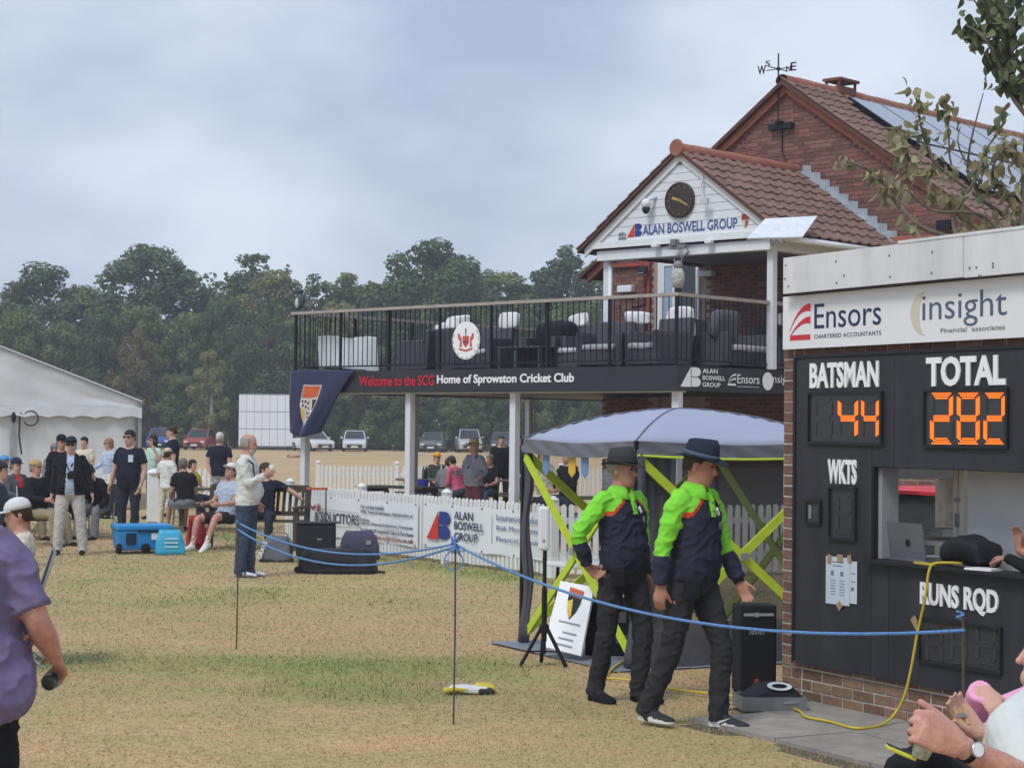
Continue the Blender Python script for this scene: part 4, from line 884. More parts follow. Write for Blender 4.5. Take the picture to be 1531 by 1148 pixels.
t = thing('rattan_armchair', 'dark rattan armchair under the black jacket', 'armchair', CH.world(-3.95, 1.7, 2.84), CH.a); q = MB(); q.span((-0.4, -0.35, 0.06), (0.4, 0.3, 0.36)); q.build('seat_base', M_RATT, t, bevel=0.02); q = MB(); q.span((-0.4, 0.301, 0.06), (0.4, 0.4, 0.8)); q.build('backrest', M_RATT, t, bevel=0.02)
for s in (-1, 1): q = MB(); q.span((s * 0.46 - 0.058, -0.35, 0.05), (s * 0.46 + 0.058, 0.3, 0.6)); q.build('armrest', M_RATT, t, bevel=0.02)
# ================================================================== THE WOOD BEHIND THE FIELD
def leaf_mat(name, c, c2, rnd=0.3, hue=0.02):
    return mat(name, c, 0.75, var=0.2, vscale=0.5, c2=c2, rnd=rnd, hue=hue, transl=0.25, spec=0.2)
M_LV = {'dark': leaf_mat('dark leaves', (70, 90, 60), (100, 118, 78)), 'mid': leaf_mat('mid leaves', (92, 110, 66), (128, 140, 86)), 'olive': leaf_mat('olive leaves', (118, 122, 74), (150, 150, 92)), 'pine': leaf_mat('pine needles', (76, 96, 70), (108, 124, 86)), 'rust': leaf_mat('rusty leaves', (104, 98, 68), (128, 118, 80))}
M_BARK = mat('bark', (84, 74, 62), 0.95, var=0.3, vscale=3, bump=0.5, bscale=20); M_BIRCH = mat('pale bark', (168, 160, 148), 0.9, var=0.3, vscale=4)
def leaf_cloud(name, centers, radii, n, size, seed, m, squash=0.85, droop=0.0):
    """small leaf faces spread through overlapping clumps of a crown"""
    r_ = np.random.default_rng(seed); C_ = np.array(centers); Rd = np.array(radii); w = Rd ** 2; idx = r_.choice(len(C_), n, p=w / w.sum())
    d = r_.normal(size=(n, 3)); d /= np.linalg.norm(d, axis=1)[:, None]; rr = Rd[idx] * (0.55 + 0.5 * r_.random(n) ** 0.6)
    P = C_[idx] + d * rr[:, None] * np.array([1, 1, squash]); nrm = d + r_.normal(size=(n, 3)) * 0.55; nrm[:, 2] += 0.35; nrm /= np.linalg.norm(nrm, axis=1)[:, None]
    t = np.cross(nrm, r_.normal(size=(n, 3))); t /= np.linalg.norm(t, axis=1)[:, None]; b = np.cross(nrm, t); s = size * (0.55 + 0.9 * r_.random(n))
    t *= (s * 0.5)[:, None]; b *= (s * (0.75 + 0.3 * r_.random(n)))[:, None] * 0.5
    V = np.stack([P - b, P + t * 0.9 - b * 0.1, P + b, P - t * 0.9 + b * 0.1], 1).reshape(-1, 3)
    me = bpy.data.meshes.new(name); me.vertices.add(n * 4); me.vertices.foreach_set('co', V.reshape(-1)); me.loops.add(n * 4); me.loops.foreach_set('vertex_index', np.arange(n * 4, dtype=np.int32))
    me.polygons.add(n); me.polygons.foreach_set('loop_start', np.arange(n, dtype=np.int32) * 4); me.polygons.foreach_set('loop_total', np.full(n, 4, np.int32)); me.update(); me.validate(); me.materials.append(m); return me
def crown_mesh(kind, seed, m, n=9000, size=0.34):
    """crowns are built 10 m tall and scaled"""
    r_ = random.Random(seed); C_, Rd = [], []
    if kind == 'round':
        for k in range(90):
            while True:
                p = Vector((r_.uniform(-1, 1), r_.uniform(-1, 1), r_.uniform(-1, 1)))
                if 0.25 < p.length < 1: break
            C_.append((p.x * 3.0, p.y * 3.0, 5.6 + p.z * 3.75)); Rd.append(r_.uniform(0.55, 1.05))
    elif kind == 'spire':
        for k in range(85):
            z = r_.uniform(0.08, 0.97) ; w = 2.6 * (1 - z) ** 0.75 + 0.12; a = r_.uniform(0, 2 * PI); q = w * math.sqrt(r_.uniform(0.1, 1))
            C_.append((q * math.cos(a), q * math.sin(a), z * 9.8 + 0.2)); Rd.append(0.30 + 0.62 * (1 - z) * r_.uniform(0.7, 1.2))
        for k in range(9):
            a = r_.uniform(0, 2 * PI); z0 = r_.uniform(6.8, 8.6); w = r_.uniform(0.4, 1.3)
            for q in range(4): C_.append((w * math.cos(a) * (1 + q * 0.12), w * math.sin(a) * (1 + q * 0.12), z0 + q * 0.32)); Rd.append(0.26 - 0.04 * q)
    elif kind == 'wispy':
        for k in range(75):
            z = r_.uniform(0.12, 0.96); w = 2.3 * math.sin(PI * min(1, z * 1.02)) ** 0.7 + 0.15; a = r_.uniform(0, 2 * PI); q = w * math.sqrt(r_.random())
            C_.append((q * math.cos(a), q * math.sin(a), z * 9.9)); Rd.append(r_.uniform(0.3, 0.75))
    else:      # bush: broad, leafy to the ground
        for k in range(95):
            z = r_.uniform(0.02, 0.93); w = 3.7 * (1 - z ** 2.6) ** 0.6; a = r_.uniform(0, 2 * PI); q = w * math.sqrt(r_.random())
            C_.append((q * math.cos(a), q * math.sin(a), z * 9.6)); Rd.append(r_.uniform(0.5, 1.1) * (1 - 0.35 * z))
    return leaf_cloud('crown', C_, Rd, n, size, seed, m)
def trunk_mesh(seed, m, h=7.6, r=0.22):
    r_ = random.Random(seed); b = MB(); pts = [Vector((0, 0, -0.1))]
    for k in range(1, 7): pts.append(pts[-1] + Vector((r_.uniform(-0.16, 0.16), r_.uniform(-0.16, 0.16), h / 6)))
    b.tube(pts, [r * (1.25 - k / 6.2) + 0.02 for k in range(7)], 8)
    for k in range(9):
        i = r_.randint(2, 5); a = r_.uniform(0, 2 * PI); l = r_.uniform(0.8, 1.5); p = pts[i].lerp(pts[i + 1] if i < 6 else pts[i], r_.random())
        b.tube([p, p + Vector((math.cos(a) * l * 0.5, math.sin(a) * l * 0.5, l * 0.35)), p + Vector((math.cos(a) * l, math.sin(a) * l, l * 0.85))], [0.075, 0.05, 0.02], 5)
    return b.mesh('trunk', m, smooth=True)
ARCH = {}
def arch(kind, m, v):
    key = (kind, m, v)
    if key not in ARCH:
        n, s = {'round': (30000, 0.19), 'spire': (17000, 0.17), 'wispy': (15000, 0.17), 'bush': (21000, 0.20)}[kind]
        ARCH[key] = (crown_mesh(kind, hash((kind == 'round', len(kind), v)) % 1000 + v * 17 + len(m), M_LV[m], n, s), trunk_mesh(v + len(kind), M_BIRCH if kind == 'wispy' else M_BARK))
    return ARCH[key]
ORD = ['first', 'second', 'third', 'fourth', 'fifth', 'sixth', 'seventh', 'eighth', 'ninth', 'tenth', 'eleventh', 'twelfth', 'thirteenth', 'fourteenth', 'fifteenth', 'sixteenth', 'seventeenth', 'eighteenth']
def tree(px, top, d, kind, m, v, wf, label, group, name):
    p = W(px, 640, d); zt = W(px, top, d).z; s = zt / 9.9
    t = thing(name, label, 'tree', (p.x, d, -0.05), random.uniform(0, 6.28), group)
    cm, tm = arch(kind, m, v); place('crown', cm, t, scale=(s * wf, s * wf, s)); place('trunk', tm, t, scale=(s, s, s))
SKY = [(-60, 440, 'wispy', 'mid', 0), (15, 432, 'spire', 'mid', 0), (66, 392, 'wispy', 'dark', 1), (125, 424, 'wispy', 'mid', 2), (172, 428, 'bush', 'olive', 0), (218, 368, 'wispy', 'pine', 0), (262, 394, 'wispy', 'mid', 1), (318, 408, 'spire', 'mid', 1), (374, 376, 'spire', 'pine', 1), (412, 402, 'wispy', 'olive', 2), (470, 404, 'spire', 'pine', 2), (512, 398, 'spire', 'mid', 2), (556, 418, 'spire', 'olive', 3), (732, 402, 'wispy', 'mid', 0), (775, 422, 'spire', 'pine', 1), (806, 408, 'spire', 'dark', 0), (845, 364, 'spire', 'pine', 3), (884, 392, 'wispy', 'mid', 1), (950, 380, 'bush', 'mid', 1)]
for i, (px, top, k, m, v) in enumerate(SKY):
    if i < len(ORD): lb = '%s tree from the left in the rear row of the wood' % ORD[i]
    else: lb = 'rightmost tree in the rear row of the wood behind the clubhouse'
    tree(px, top, 163 + (i * 37 % 9), k, m, v, {'spire': 1.25, 'wispy': 1.3, 'bush': 0.95}[k], lb, 'rear row of trees in the wood', 'woodland_tree')
tree(638, 334, 156, 'round', 'dark', 0, 0.96, 'tall broad dark round-topped tree standing above the rest of the wood', None, 'round_tree')
FRONT = [(-40, 470, 'olive'), (22, 446, 'mid'), (88, 452, 'mid'), (150, 446, 'dark'), (212, 438, 'mid'), (272, 440, 'mid'), (335, 430, 'dark'), (392, 428, 'dark'), (448, 446, 'mid'), (505, 440, 'olive'), (572, 448, 'dark'), (672, 452, 'dark'), (728, 446, 'mid'), (782, 446, 'dark'), (838, 430, 'mid'), (892, 424, 'mid'), (948, 430, 'dark')]
for i, (px, top, m) in enumerate(FRONT):
    tree(px, top + (i % 3) * 6, 149 + (i * 29 % 7), 'bush', m, i % 3, 0.72, '%s leafy tree from the left along the front edge of the wood' % ORD[i].capitalize().lower(), 'front row of trees along the wood edge', 'leafy_tree')
LOW = [(60, 560, 'mid', 'bush'), (128, 540, 'dark', 'bush'), (200, 486, 'rust', 'wispy'), (262, 548, 'mid', 'bush'), (316, 520, 'olive', 'wispy'), (402, 560, 'dark', 'bush'), (470, 560, 'dark', 'bush'), (545, 548, 'mid', 'bush'), (620, 560, 'dark', 'bush'), (690, 556, 'mid', 'bush'), (760, 562, 'dark', 'bush'), (832, 540, 'mid', 'bush'), (900, 560, 'dark', 'bush')]
for i, (px, top, m, k) in enumerate(LOW):
    lb = {2: 'slim rusty-leaved tree with a pale trunk before the wood', 4: 'slim olive tree before the wood left of the sight screen'}.get(i, '%s low shrub from the left at the foot of the wood' % ORD[i - (i > 2) - (i > 4)])
    tree(px, top, 145 + (i * 13 % 4), k, m, i % 3, 1.05 if k == 'bush' else 0.9, lb, None if i in (2, 4) else 'low shrubs at the foot of the wood', 'slim_tree' if i in (2, 4) else 'shrub')
# thicket behind, reads as one mass
r_ = random.Random(5); C_, Rd = [], []
for k in range(330): C_.append((r_.uniform(-62, 24), r_.uniform(168, 176), r_.uniform(0.5, 8.5))); Rd.append(r_.uniform(1.2, 2.4))
tag(place('thicket', leaf_cloud('thicket', C_, Rd, 60000, 0.38, 3, M_LV['dark'])), 'dense dark undergrowth filling the wood behind the trees', 'undergrowth', kind='stuff')

# ================================================================== MARQUEE
M_CANV = mat('white canvas', (226, 230, 233), 0.8, var=0.05, vscale=1.5, bump=0.08, bscale=9, transl=0.25); M_ALU = mat('aluminium', (170, 174, 180), 0.4, 0.7)
mq = thing('marquee', 'white gable-ended marquee with scalloped valance at the left', 'marquee', (-8.2, 42.0, 0), R(13))
SL = 0.385; EZ = 2.40
def canvas(name, fn, nu, nv, m=M_CANV, th=0.01):
    q = MB(); q.add([fn(i / nu, j / nv) for j in range(nv + 1) for i in range(nu + 1)], [(j * (nu + 1) + i, j * (nu + 1) + i + 1, (j + 1) * (nu + 1) + i + 1, (j + 1) * (nu + 1) + i) for j in range(nv) for i in range(nu)])
    o = q.build(name, m, mq, smooth=True); s = o.modifiers.new('t', 'SOLIDIFY'); s.thickness = th; return o
def wr(x, z, a=0.03): return a * noise.fractal(Vector((x * 0.9, z * 1.6, 1.7)), 1.0, 2.0, 4) + a * 0.5 * math.sin(x * 5 + 1.5 * noise.noise(Vector((x, z, 0))))
TW = 10.0
def roofz(x): return EZ + SL * min(-x, TW + x)      # x from -TW to 0
canvas('gable_panel', lambda u, v: Vector((-TW * u, wr(-TW * u, v * 2, 0.035), 2.18 + (roofz(-TW * u) - 0.04 - 2.18) * v)), 80, 14)
canvas('end_wall', lambda u, v: Vector((-TW * u - 0.08, 0.10 + wr(-TW * u, v * 2, 0.06), 0.02 + 2.2 * v)), 90, 20)
canvas('side_wall', lambda u, v: Vector((0.0 + wr(u * 9, v * 2, 0.03), 0.1 + 8.9 * u, 0.02 + 2.3 * v)), 60, 10)
q = MB(); n = 120; top = [Vector((-TW * i / n + 0.05, -0.05, 2.24)) for i in range(n + 1)]; bot = [Vector((-TW * i / n + 0.05, -0.07 + 0.01 * math.sin(i), 2.06 + 0.045 * abs(math.sin(i * PI / 6)) - 0.06)) for i in range(n + 1)]
q.add(top + bot, [(i, i + 1, n + 2 + i, n + 1 + i) for i in range(n)]); o = q.build('valance', M_CANV, mq); s = o.modifiers.new('t', 'SOLIDIFY'); s.thickness = 0.008
for sg in (0, 1):
    xs = (0.06, -TW / 2) if sg == 0 else (-TW - 0.06, -TW / 2); q = MB(); a = Vector((xs[0], -0.1, EZ - 0.01)); b2 = Vector((xs[1], -0.1, EZ + SL * TW / 2))
    q.add([a, b2, b2 + Vector((0, 9.2, 0)), a + Vector((0, 9.2, 0))] + [p - Vector((0, 0, 0.03)) for p in (a, b2, b2 + Vector((0, 9.2, 0)), a + Vector((0, 9.2, 0)))], [(3, 2, 1, 0), (4, 5, 6, 7), (0, 1, 5, 4), (1, 2, 6, 5), (2, 3, 7, 6), (3, 0, 4, 7)]); q.build('roof_canvas', M_CANV, mq)
q = MB(); q.span((-0.02, 0.02, 0), (0.05, 0.09, 2.4)); q.build('corner_pole', M_ALU, mq); q = MB(); q.span((-2.75, 0.0, 0), (-2.7, 0.05, 2.2)); q.build('gable_pole', M_ALU, mq)
q = MB(); q.tube([(-2.55, -0.04, 2.16), (-2.56, -0.05, 1.6), (-2.5, -0.05, 1.2)], 0.018, 5); q.tube([(-2.55, -0.06, 2.1)] + [(-2.32 + 0.16 * math.sin(a), -0.06, 1.98 + 0.16 * math.cos(a)) for a in np.linspace(-1.2, 4.2, 12)], 0.015, 5); q.ball((-2.68, -0.06, 2.0), (0.05, 0.03, 0.12), 8, 6); q.build('tie_rope', M_IRON, mq)

# ================================================================== SIGHT SCREEN
ss = thing('sight_screen', 'white boarded cricket sight screen at the far boundary', 'sight screen', (W(398, 600, 140).x, 140, 0), R(2))
M_SS = mat('sight screen white', (224, 230, 236), 0.5, var=0.03)
for i in range(7):
    for j in range(3): q = MB(); q.span((-1.98 + i * 0.568, 0, 0.32 + j * 1.26), (-1.98 + i * 0.568 + 0.545, 0.05, 0.32 + j * 1.26 + 1.22)); q.build('board', M_SS, ss)
q = MB()
for i in range(8): q.span((-1.99 + i * 0.568 - 0.012, 0.055, 0.25), (-1.99 + i * 0.568 + 0.012, 0.12, 4.1))
q.span((-2.0, 0.056, 0.2), (2.0, 0.115, 0.3)); q.span((-2.0, 0.056, 4.08), (2.0, 0.115, 4.14)); q.build('frame', mat('screen frame', (120, 132, 146), 0.6), ss)
for sx in (-1.6, 1.6): q = MB(); q.lathe([(0.02, -0.04), (0.16, -0.04), (0.16, 0.04), (0.02, 0.04)], 12, (sx, 0.15, 0.16), rot=Matrix.Rotation(PI / 2, 3, 'Y')); q.build('wheel', M_IRON, ss)

# ================================================================== PARKED CARS
M_GLASSC = mat('car glass', (34, 40, 48), 0.1, spec=0.6); M_TYRE = mat('tyre', (30, 30, 32), 0.9); M_LAMP = mat('headlamp', (226, 230, 236), 0.15, spec=0.6); M_PLATE = mat('number plate', (230, 230, 224), 0.5); M_RIM = mat('wheel rim', (150, 152, 156), 0.4, 0.6)
def car(px, py, colour, label, h=1.5, yaw=0.0, w=1.8, L_=4.2):
    p = W(px, 660, 137.5); t = thing('parked_car', label, 'car', (p.x, p.y, 0), R(yaw), 'cars parked along the far boundary')
    m = mat('car paint ' + '_'.join(map(str, colour)), colour, 0.3, var=0.03, coat=0.5, spec=0.5)
    def sec(y, zb, zt, hw, tz): return [Vector((-hw * 0.94, y, zb)), Vector((hw * 0.94, y, zb)), Vector((hw, y, zb + 0.2)), Vector((hw * 0.98, y, zt - tz)), Vector((hw * 0.88, y, zt)), Vector((-hw * 0.88, y, zt)), Vector((-hw * 0.98, y, zt - tz)), Vector((-hw, y, zb + 0.2))]
    hw = w / 2; bn = h * 0.60; q = MB(); q.loft([sec(0, 0.32, bn * 0.72, hw * 0.82, 0.1), sec(0.12, 0.24, bn * 0.86, hw * 0.95, 0.1), sec(0.9, 0.2, bn, hw, 0.1), sec(2.2, 0.2, bn * 1.06, hw, 0.1), sec(L_ - 0.3, 0.22, bn * 1.06, hw * 0.97, 0.1), sec(L_, 0.35, bn * 0.9, hw * 0.88, 0.1)]); body = q.build('body', m, t, smooth=False)
    q = MB(); q.loft([[Vector((-hw * a, y, z)), Vector((hw * a, y, z)), Vector((hw * c, y2, z2)), Vector((-hw * c, y2, z2))] for a, y, z, c, y2, z2 in ((0.86, 0.95, bn - 0.02, 0.86, 3.9, bn + 0.02), (0.70, 1.75, h - 0.03, 0.68, 3.2, h - 0.03))]); q.build('cabin_glass', M_GLASSC, t)
    q = MB(); q.loft([[Vector((-hw * a, y, z)), Vector((hw * a, y, z)), Vector((hw * a, y2, z)), Vector((-hw * a, y2, z))] for a, y, y2, z in ((0.71, 1.72, 3.25, h - 0.035), (0.66, 1.85, 3.1, h + 0.01))]); q.build('roof', m, t)
    for s in (-1, 1):
        q = MB(); q.bar((s * hw * 0.86, 0.97, bn - 0.01), (s * hw * 0.70, 1.76, h - 0.03), 0.06); q.build('pillar', m, t)
        q = MB(); q.box((s * hw * 0.68, 0.03, bn * 0.66), (0.28, 0.1, 0.10)); q.build('headlight', M_LAMP, t)
        q = MB(); q.box((s * (hw + 0.06), 1.25, bn + 0.1), (0.16, 0.1, 0.12)); q.build('wing_mirror', m, t)
        for yy in (0.75, L_ - 0.8):
            q = MB(); q.lathe([(0.02, -0.1), (0.29, -0.1), (0.32, -0.07), (0.32, 0.07), (0.29, 0.1), (0.02, 0.1)], 16, (s * (hw - 0.1), yy, 0.32), rot=Matrix.Rotation(PI / 2, 3, 'Y')); wh = q.build('wheel', M_TYRE, t); q = MB(); q.lathe([(0.01, -0.106), (0.19, -0.106), (0.19, 0.106), (0.01, 0.106)], 12, (s * (hw - 0.1), yy, 0.32), rot=Matrix.Rotation(PI / 2, 3, 'Y')); q.build('rim', M_RIM, wh)
    q = MB(); q.box((0, -0.01, bn * 0.45), (w * 0.6, 0.06, 0.2)); q.build('grille', M_IRON, t); q = MB(); q.box((0, -0.05, bn * 0.40), (0.5, 0.02, 0.11)); q.build('number_plate', M_PLATE, t)
car(486, 673, (214, 218, 222), 'white car parked below the navy flag', 1.45, 32); car(530, 673, (206, 212, 218), 'silver-white car second from the flag at the far boundary', 1.5, 4); car(644, 672, (104, 108, 114), 'dark grey car parked between the balcony posts', 1.45, -3); car(704, 673, (176, 180, 182), 'tall silver car behind the woman in the sun hat', 1.68, 6); car(751, 673, (70, 72, 78), 'dark car partly hidden by the white balcony post', 1.5, 0)
car(290, 670, (160, 62, 54), 'red car parked left of the sight screen', 1.5, -4); car(236, 670, (52, 86, 170), 'blue car behind the people by the marquee', 1.55, 5)
# ================================================================== WHITE PICKET FENCES
M_PICK = mat('white fence paint', (222, 224, 224), 0.6, var=0.06, vscale=5, rnd=0.03)
pk = MB(); pw = 0.034; pk.prism([(-pw, 0.05), (pw, 0.05), (pw, 0.88)] + [(pw * math.cos(a), 0.88 + 0.045 * math.sin(a)) for a in np.linspace(0, PI, 7)[1:-1]] + [(-pw, 0.88)], (0, 0.0, 0), X, Z, 0.02); me_pick = pk.mesh('picket', M_PICK)
fp = MB(); fp.span((-0.055, -0.055, 0), (0.055, 0.055, 0.97)); fp.lathe([(0.075, 0.97), (0.08, 0.99), (0.05, 1.01), (0.03, 1.03), (0.005, 1.035)], 10); me_fpost = fp.mesh('fence_post', M_PICK)
def fence(label, a, b, posts, gap=0.107, sh=0.0, sc=1.0):
    a, b = Vector((*a, 0)), Vector((*b, 0)); L_ = (b - a).length; ang = math.atan2(b.y - a.y, b.x - a.x)
    t = thing('picket_fence', label, 'fence', a, ang); t.scale = (1, 1, sc)
    for z in (0.24, 0.68): q = MB(); q.span((0, 0.002, z), (L_, 0.035, z + 0.08)); q.build('fence_rail', M_PICK, t)
    x = 0.05
    while x < L_ - 0.02:
        if all(abs(x - p) > 0.085 for p in posts): place('picket', me_pick, t, (x, 0.0, random.uniform(-0.006, 0.006)), (0, R(random.uniform(-0.5, 0.5)), 0))
        x += gap
    for p in posts: place('fence_post', me_fpost, t, (p, 0.03, 0))
    return t
FFA, FFB = (-3.62, 30.87), (0.52, 24.08); FL = math.hypot(FFB[0] - FFA[0], FFB[1] - FFA[1])
fence('white picket fence carrying the two banners', FFA, FFB, (0.05, 2.6, 5.2, FL - 0.02))
fence('white picket fence seen through the gazebo mesh', (0.62, 24.1), (4.6, 25.2), (1.9, 3.9)); fence('white picket fence under the balcony before the field', (-4.78, 46.6), (2.9, 46.0), (0.06, 2.0, 4.0, 6.0)); fence('short white picket fence section left of the sight screen', (-7.9, 41.9), (-6.3, 41.6), (1.56,))
t = thing('gate_post', 'thick white gate post beside the youth in white', 'post', (-6.88, 36.8, 0)); q = MB(); q.span((-0.12, -0.12, 0), (0.12, 0.12, 0.92)); q.build('shaft', M_PICK, t, bevel=0.015); q = MB(); q.lathe([(0.16, 0.92), (0.17, 0.95), (0.13, 0.98), (0.10, 1.0), (0.02, 1.03)], 12); q.build('cap', M_PICK, t)
FF = Frame(FFA[0], FFA[1], math.atan2(FFB[1] - FFA[1], FFB[0] - FFA[0]))
M_VIN = mat('vinyl banner', (226, 230, 234), 0.45, var=0.03, bump=0.1, bscale=6); M_DRED = mat('dark red print', (150, 52, 56), 0.5); M_DKT = mat('dark print', (66, 72, 88), 0.5)
def banner(label, x0, x1, zt, zb, dz):
    t = thing('banner', label, 'banner', FF.o, FF.a); n = 24
    def pt(u, v): x = x0 + (x1 - x0) * u; return Vector((x, -0.035 - 0.012 * math.sin(u * 19 + v * 3) * (0.3 + v) , zt + (zb - zt) * v + dz * u + 0.008 * math.cos(u * PI * 8) * (1 - 2 * v)))
    q = MB(); q.add([pt(i / n, j / 8) for j in range(9) for i in range(n + 1)], [(j * (n + 1) + i, (j + 1) * (n + 1) + i, (j + 1) * (n + 1) + i + 1, j * (n + 1) + i + 1) for j in range(8) for i in range(n)]); o = q.build('banner_sheet', M_VIN, t, smooth=True)
    q = MB()
    for u in (0.02, 0.25, 0.5, 0.75, 0.98):
        for v in (0.04, 0.96): p = pt(u, v); q.box(p + Vector((0, -0.006, 0)), (0.025, 0.006, 0.025))
    q.build('eyelets', M_DKT, t); return t
def f_on(px, py): return FF.onY(px, py, -0.055)
BO = (0, -0.056, 0)
xa, za = f_on(462, 744); xb, zb = f_on(624, 750); xc, zc = f_on(623, 818); print('banner', xa, za, xb, zb, xc, zc)
t1 = banner('white solicitors banner on the picket fence', 0.75, xb, 0.80, zc, 0.0); W1 = xb
def bt(t, s, px0, py0, px1, py1, m, bold=0.0, h=None):
    x0, z0 = f_on(px0, py1); x1, z1 = f_on(px1, py0); zz0 = f_on((px0 + px1) / 2, py1)[1]; zz1 = f_on((px0 + px1) / 2, py0)[1]; text(s, x0, zz0, x1, zz1, BO, X, Z, m, t, bold=bold)
bt(t1, '& SOLICITORS', 470, 767, 537, 782, M_DKT, 0.01)
for s, y, x1 in (('Our services include:', 758, 574), ('Wills, Trusts & Inheritance, Administration of', 768, 617), ('Estates,', 777, 553), ('Divorce, Financial Settlements, Prenuptials', 786, 617), ('Residential & Leasehold Sales & Purchases', 795, 618)): bt(t1, s, 539, y - 3, x1, y + 3, M_DKT)
bt(t1, '@vj-solicitors.co.uk', 558, 802, 618, 811, M_DRED, 0.01); q = MB(); x0, _ = f_on(470, 763); x1, _ = f_on(536, 763); z = f_on(500, 763)[1]; q.span((x0, -0.058, z), (x1, -0.055, z + 0.006)); z = f_on(500, 786)[1]; q.span((x0, -0.058, z), (x1, -0.055, z + 0.006)); q.build('rule_lines', M_GREYP, t1)
bt(t1, 'vj', 461, 752, 478, 764, M_DRED, 0.01)
xa, za = f_on(632, 753); xb, zb = f_on(792, 757); xc, zc = f_on(700, 822); t2 = banner('white insurance group banner with red and blue logo on the fence', xa, FL - 0.06, 0.82, zc - 0.02, 0.0)
x0, z0 = f_on(638, 806); x1, z1 = f_on(673, 764); zt = f_on(656, 764)[1]; zb = f_on(656, 806)[1]; ab_logo(BO, X, x0, zb, x1 - x0, zt - zb, M_REDO, M_BLUEP, t2)
for s, y, x1 in (('ALAN', 771, 707), ('BOSWELL', 787, 723), ('GROUP', 803, 714)): bt(t2, s, 679, y - 6, x1, y + 6, M_NAVY, 0.008)
for s, y, x1 in (('Insurance Brokers', 776, 828), ('Risk Management', 793, 822), ('Financial Planning', 810, 828)): bt(t2, s, 742, y - 5, min(x1, 812), y + 5, mat('pale blue print', (120, 138, 176), 0.5))
q = MB(); x0, _ = f_on(735, 790); q.span((x0, -0.058, f_on(735, 812)[1]), (x0 + 0.01, -0.055, f_on(735, 770)[1])); q.build('divider', M_GREYP, t2)

# ================================================================== GAZEBO
GZ = Frame(0.98, 15.0, R(26)); GS = 2.0
M_CAN = mat('pale grey canopy', (176, 184, 206), 0.7, var=0.03, vscale=2, bump=0.05, bscale=8, transl=0.2); M_VAL = mat('grey valance', (112, 114, 124), 0.8, var=0.06); M_LIME = mat('lime webbing', (190, 212, 58), 0.6, var=0.1, vscale=10); M_MESH = mat('insect mesh', (74, 76, 82), 0.9, alpha=0.52); M_CURT = mat('gathered mesh', (88, 88, 96), 0.9, var=0.15, vscale=8, alpha=0.93)
gz = thing('gazebo', 'pale grey pop-up gazebo with lime green crossed braces', 'gazebo', GZ.o, GZ.a)
n = 20
def can(u, v):
    x, y = u * GS, v * GS; e = max(abs(u - 0.5), abs(v - 0.5)) * 2; dg = min(abs(u - 0.5), abs(v - 0.5)) * 2
    return Vector((x, y, 1.80 + 0.27 * (1 - e ** 1.8) - 0.035 * (1 - dg / max(e, 0.01)) * e ** 3))
q = MB(); q.add([can(i / n, j / n) for j in range(n + 1) for i in range(n + 1)], [(j * (n + 1) + i, j * (n + 1) + i + 1, (j + 1) * (n + 1) + i + 1, (j + 1) * (n + 1) + i) for j in range(n) for i in range(n)]); o = q.build('canopy', M_CAN, gz, smooth=True); s = o.modifiers.new('t', 'SOLIDIFY'); s.thickness = 0.006
q = MB(); q.tube([can(k / 12, k / 12) + Vector((0, 0, 0.004)) for k in range(7)], 0.006, 5); q.tube([can(1 - k / 12, k / 12) + Vector((0, 0, 0.004)) for k in range(7)], 0.006, 5); q.tube([can(k / 12, 1 - k / 12) + Vector((0, 0, 0.004)) for k in range(7)], 0.006, 5); q.build('canopy_seams', M_VAL, gz)
C4 = [Vector((0, 0, 0)), Vector((GS, 0, 0)), Vector((GS, GS, 0)), Vector((0, GS, 0))]
def side_sheet(name, a, b, z0, z1, m, wav=0.012, n=26, k=6, sag=0.0, off=0.012):
    q = MB(); d = (b - a); nr = Vector((d.y, -d.x, 0)).normalized()
    q.add([a + d * (i / n) + nr * (off + wav * math.sin(i * 1.3 + j)) + Vector((0, 0, z0 + (z1 - z0) * j / k - sag * math.sin(PI * i / n))) for j in range(k + 1) for i in range(n + 1)], [(j * (n + 1) + i, j * (n + 1) + i + 1, (j + 1) * (n + 1) + i + 1, (j + 1) * (n + 1) + i) for j in range(k) for i in range(n)]); return q.build(name, m, gz, smooth=True)
for k in range(4):
    a, b = C4[k], C4[(k + 1) % 4]; d = (b - a).normalized(); nr = Vector((d.y, -d.x, 0)); 
    side_sheet('valance', a, b, 1.68, 1.80, M_VAL, 0.008, sag=0.03)
    if k == 0: q = MB(); q.tube([a + d * (GS * i / 16) + nr * 0.03 + Vector((0, 0, 1.685 - 0.03 * math.sin(PI * i / 16))) for i in range(17)], 0.010, 5); q.build('lime_trim', mat('bright lime trim', (196, 224, 60), 0.6), gz)
    q = MB(); q.bar(a + Vector((0, 0, 0)), a + Vector((0, 0, 1.8)), 0.03); q.build('leg', M_IRON, gz)
    for sg in (0, 1):
        p0, p1 = (a, b) if sg == 0 else (b, a); q = MB(); q.bar(p0 + d * (0.05 if sg == 0 else -0.05) + nr * (0.0 - 0.03 * sg) + Vector((0, 0, 1.64)), p1 + d * (-0.05 if sg == 0 else 0.05) + nr * (0.0 - 0.03 * sg) + Vector((0, 0, 0.10)), 0.022, 0.072, up=(0, 0, 1)); br = q.build('brace', M_LIME, gz)
    q = MB(); c_ = (a + b) / 2 + Vector((0, 0, 0.87)); q.box(c_ + nr * 0.012, (0.06, 0.06, 0.06)); q.build('brace_hub', M_ALU, gz)
side_sheet('mesh_wall', C4[0], C4[1], 0.05, 1.70, M_MESH, off=-0.09); side_sheet('mesh_wall', C4[1], C4[2], 0.05, 1.70, M_MESH); side_sheet('mesh_wall', C4[2], C4[3], 0.75, 1.70, mat('clear mesh', (110, 112, 116), 0.9, alpha=0.16))
side_sheet('skirt', C4[0] + Vector((0.1, 0, 0)), C4[1], 0.0, 0.36, M_CURT, 0.02)
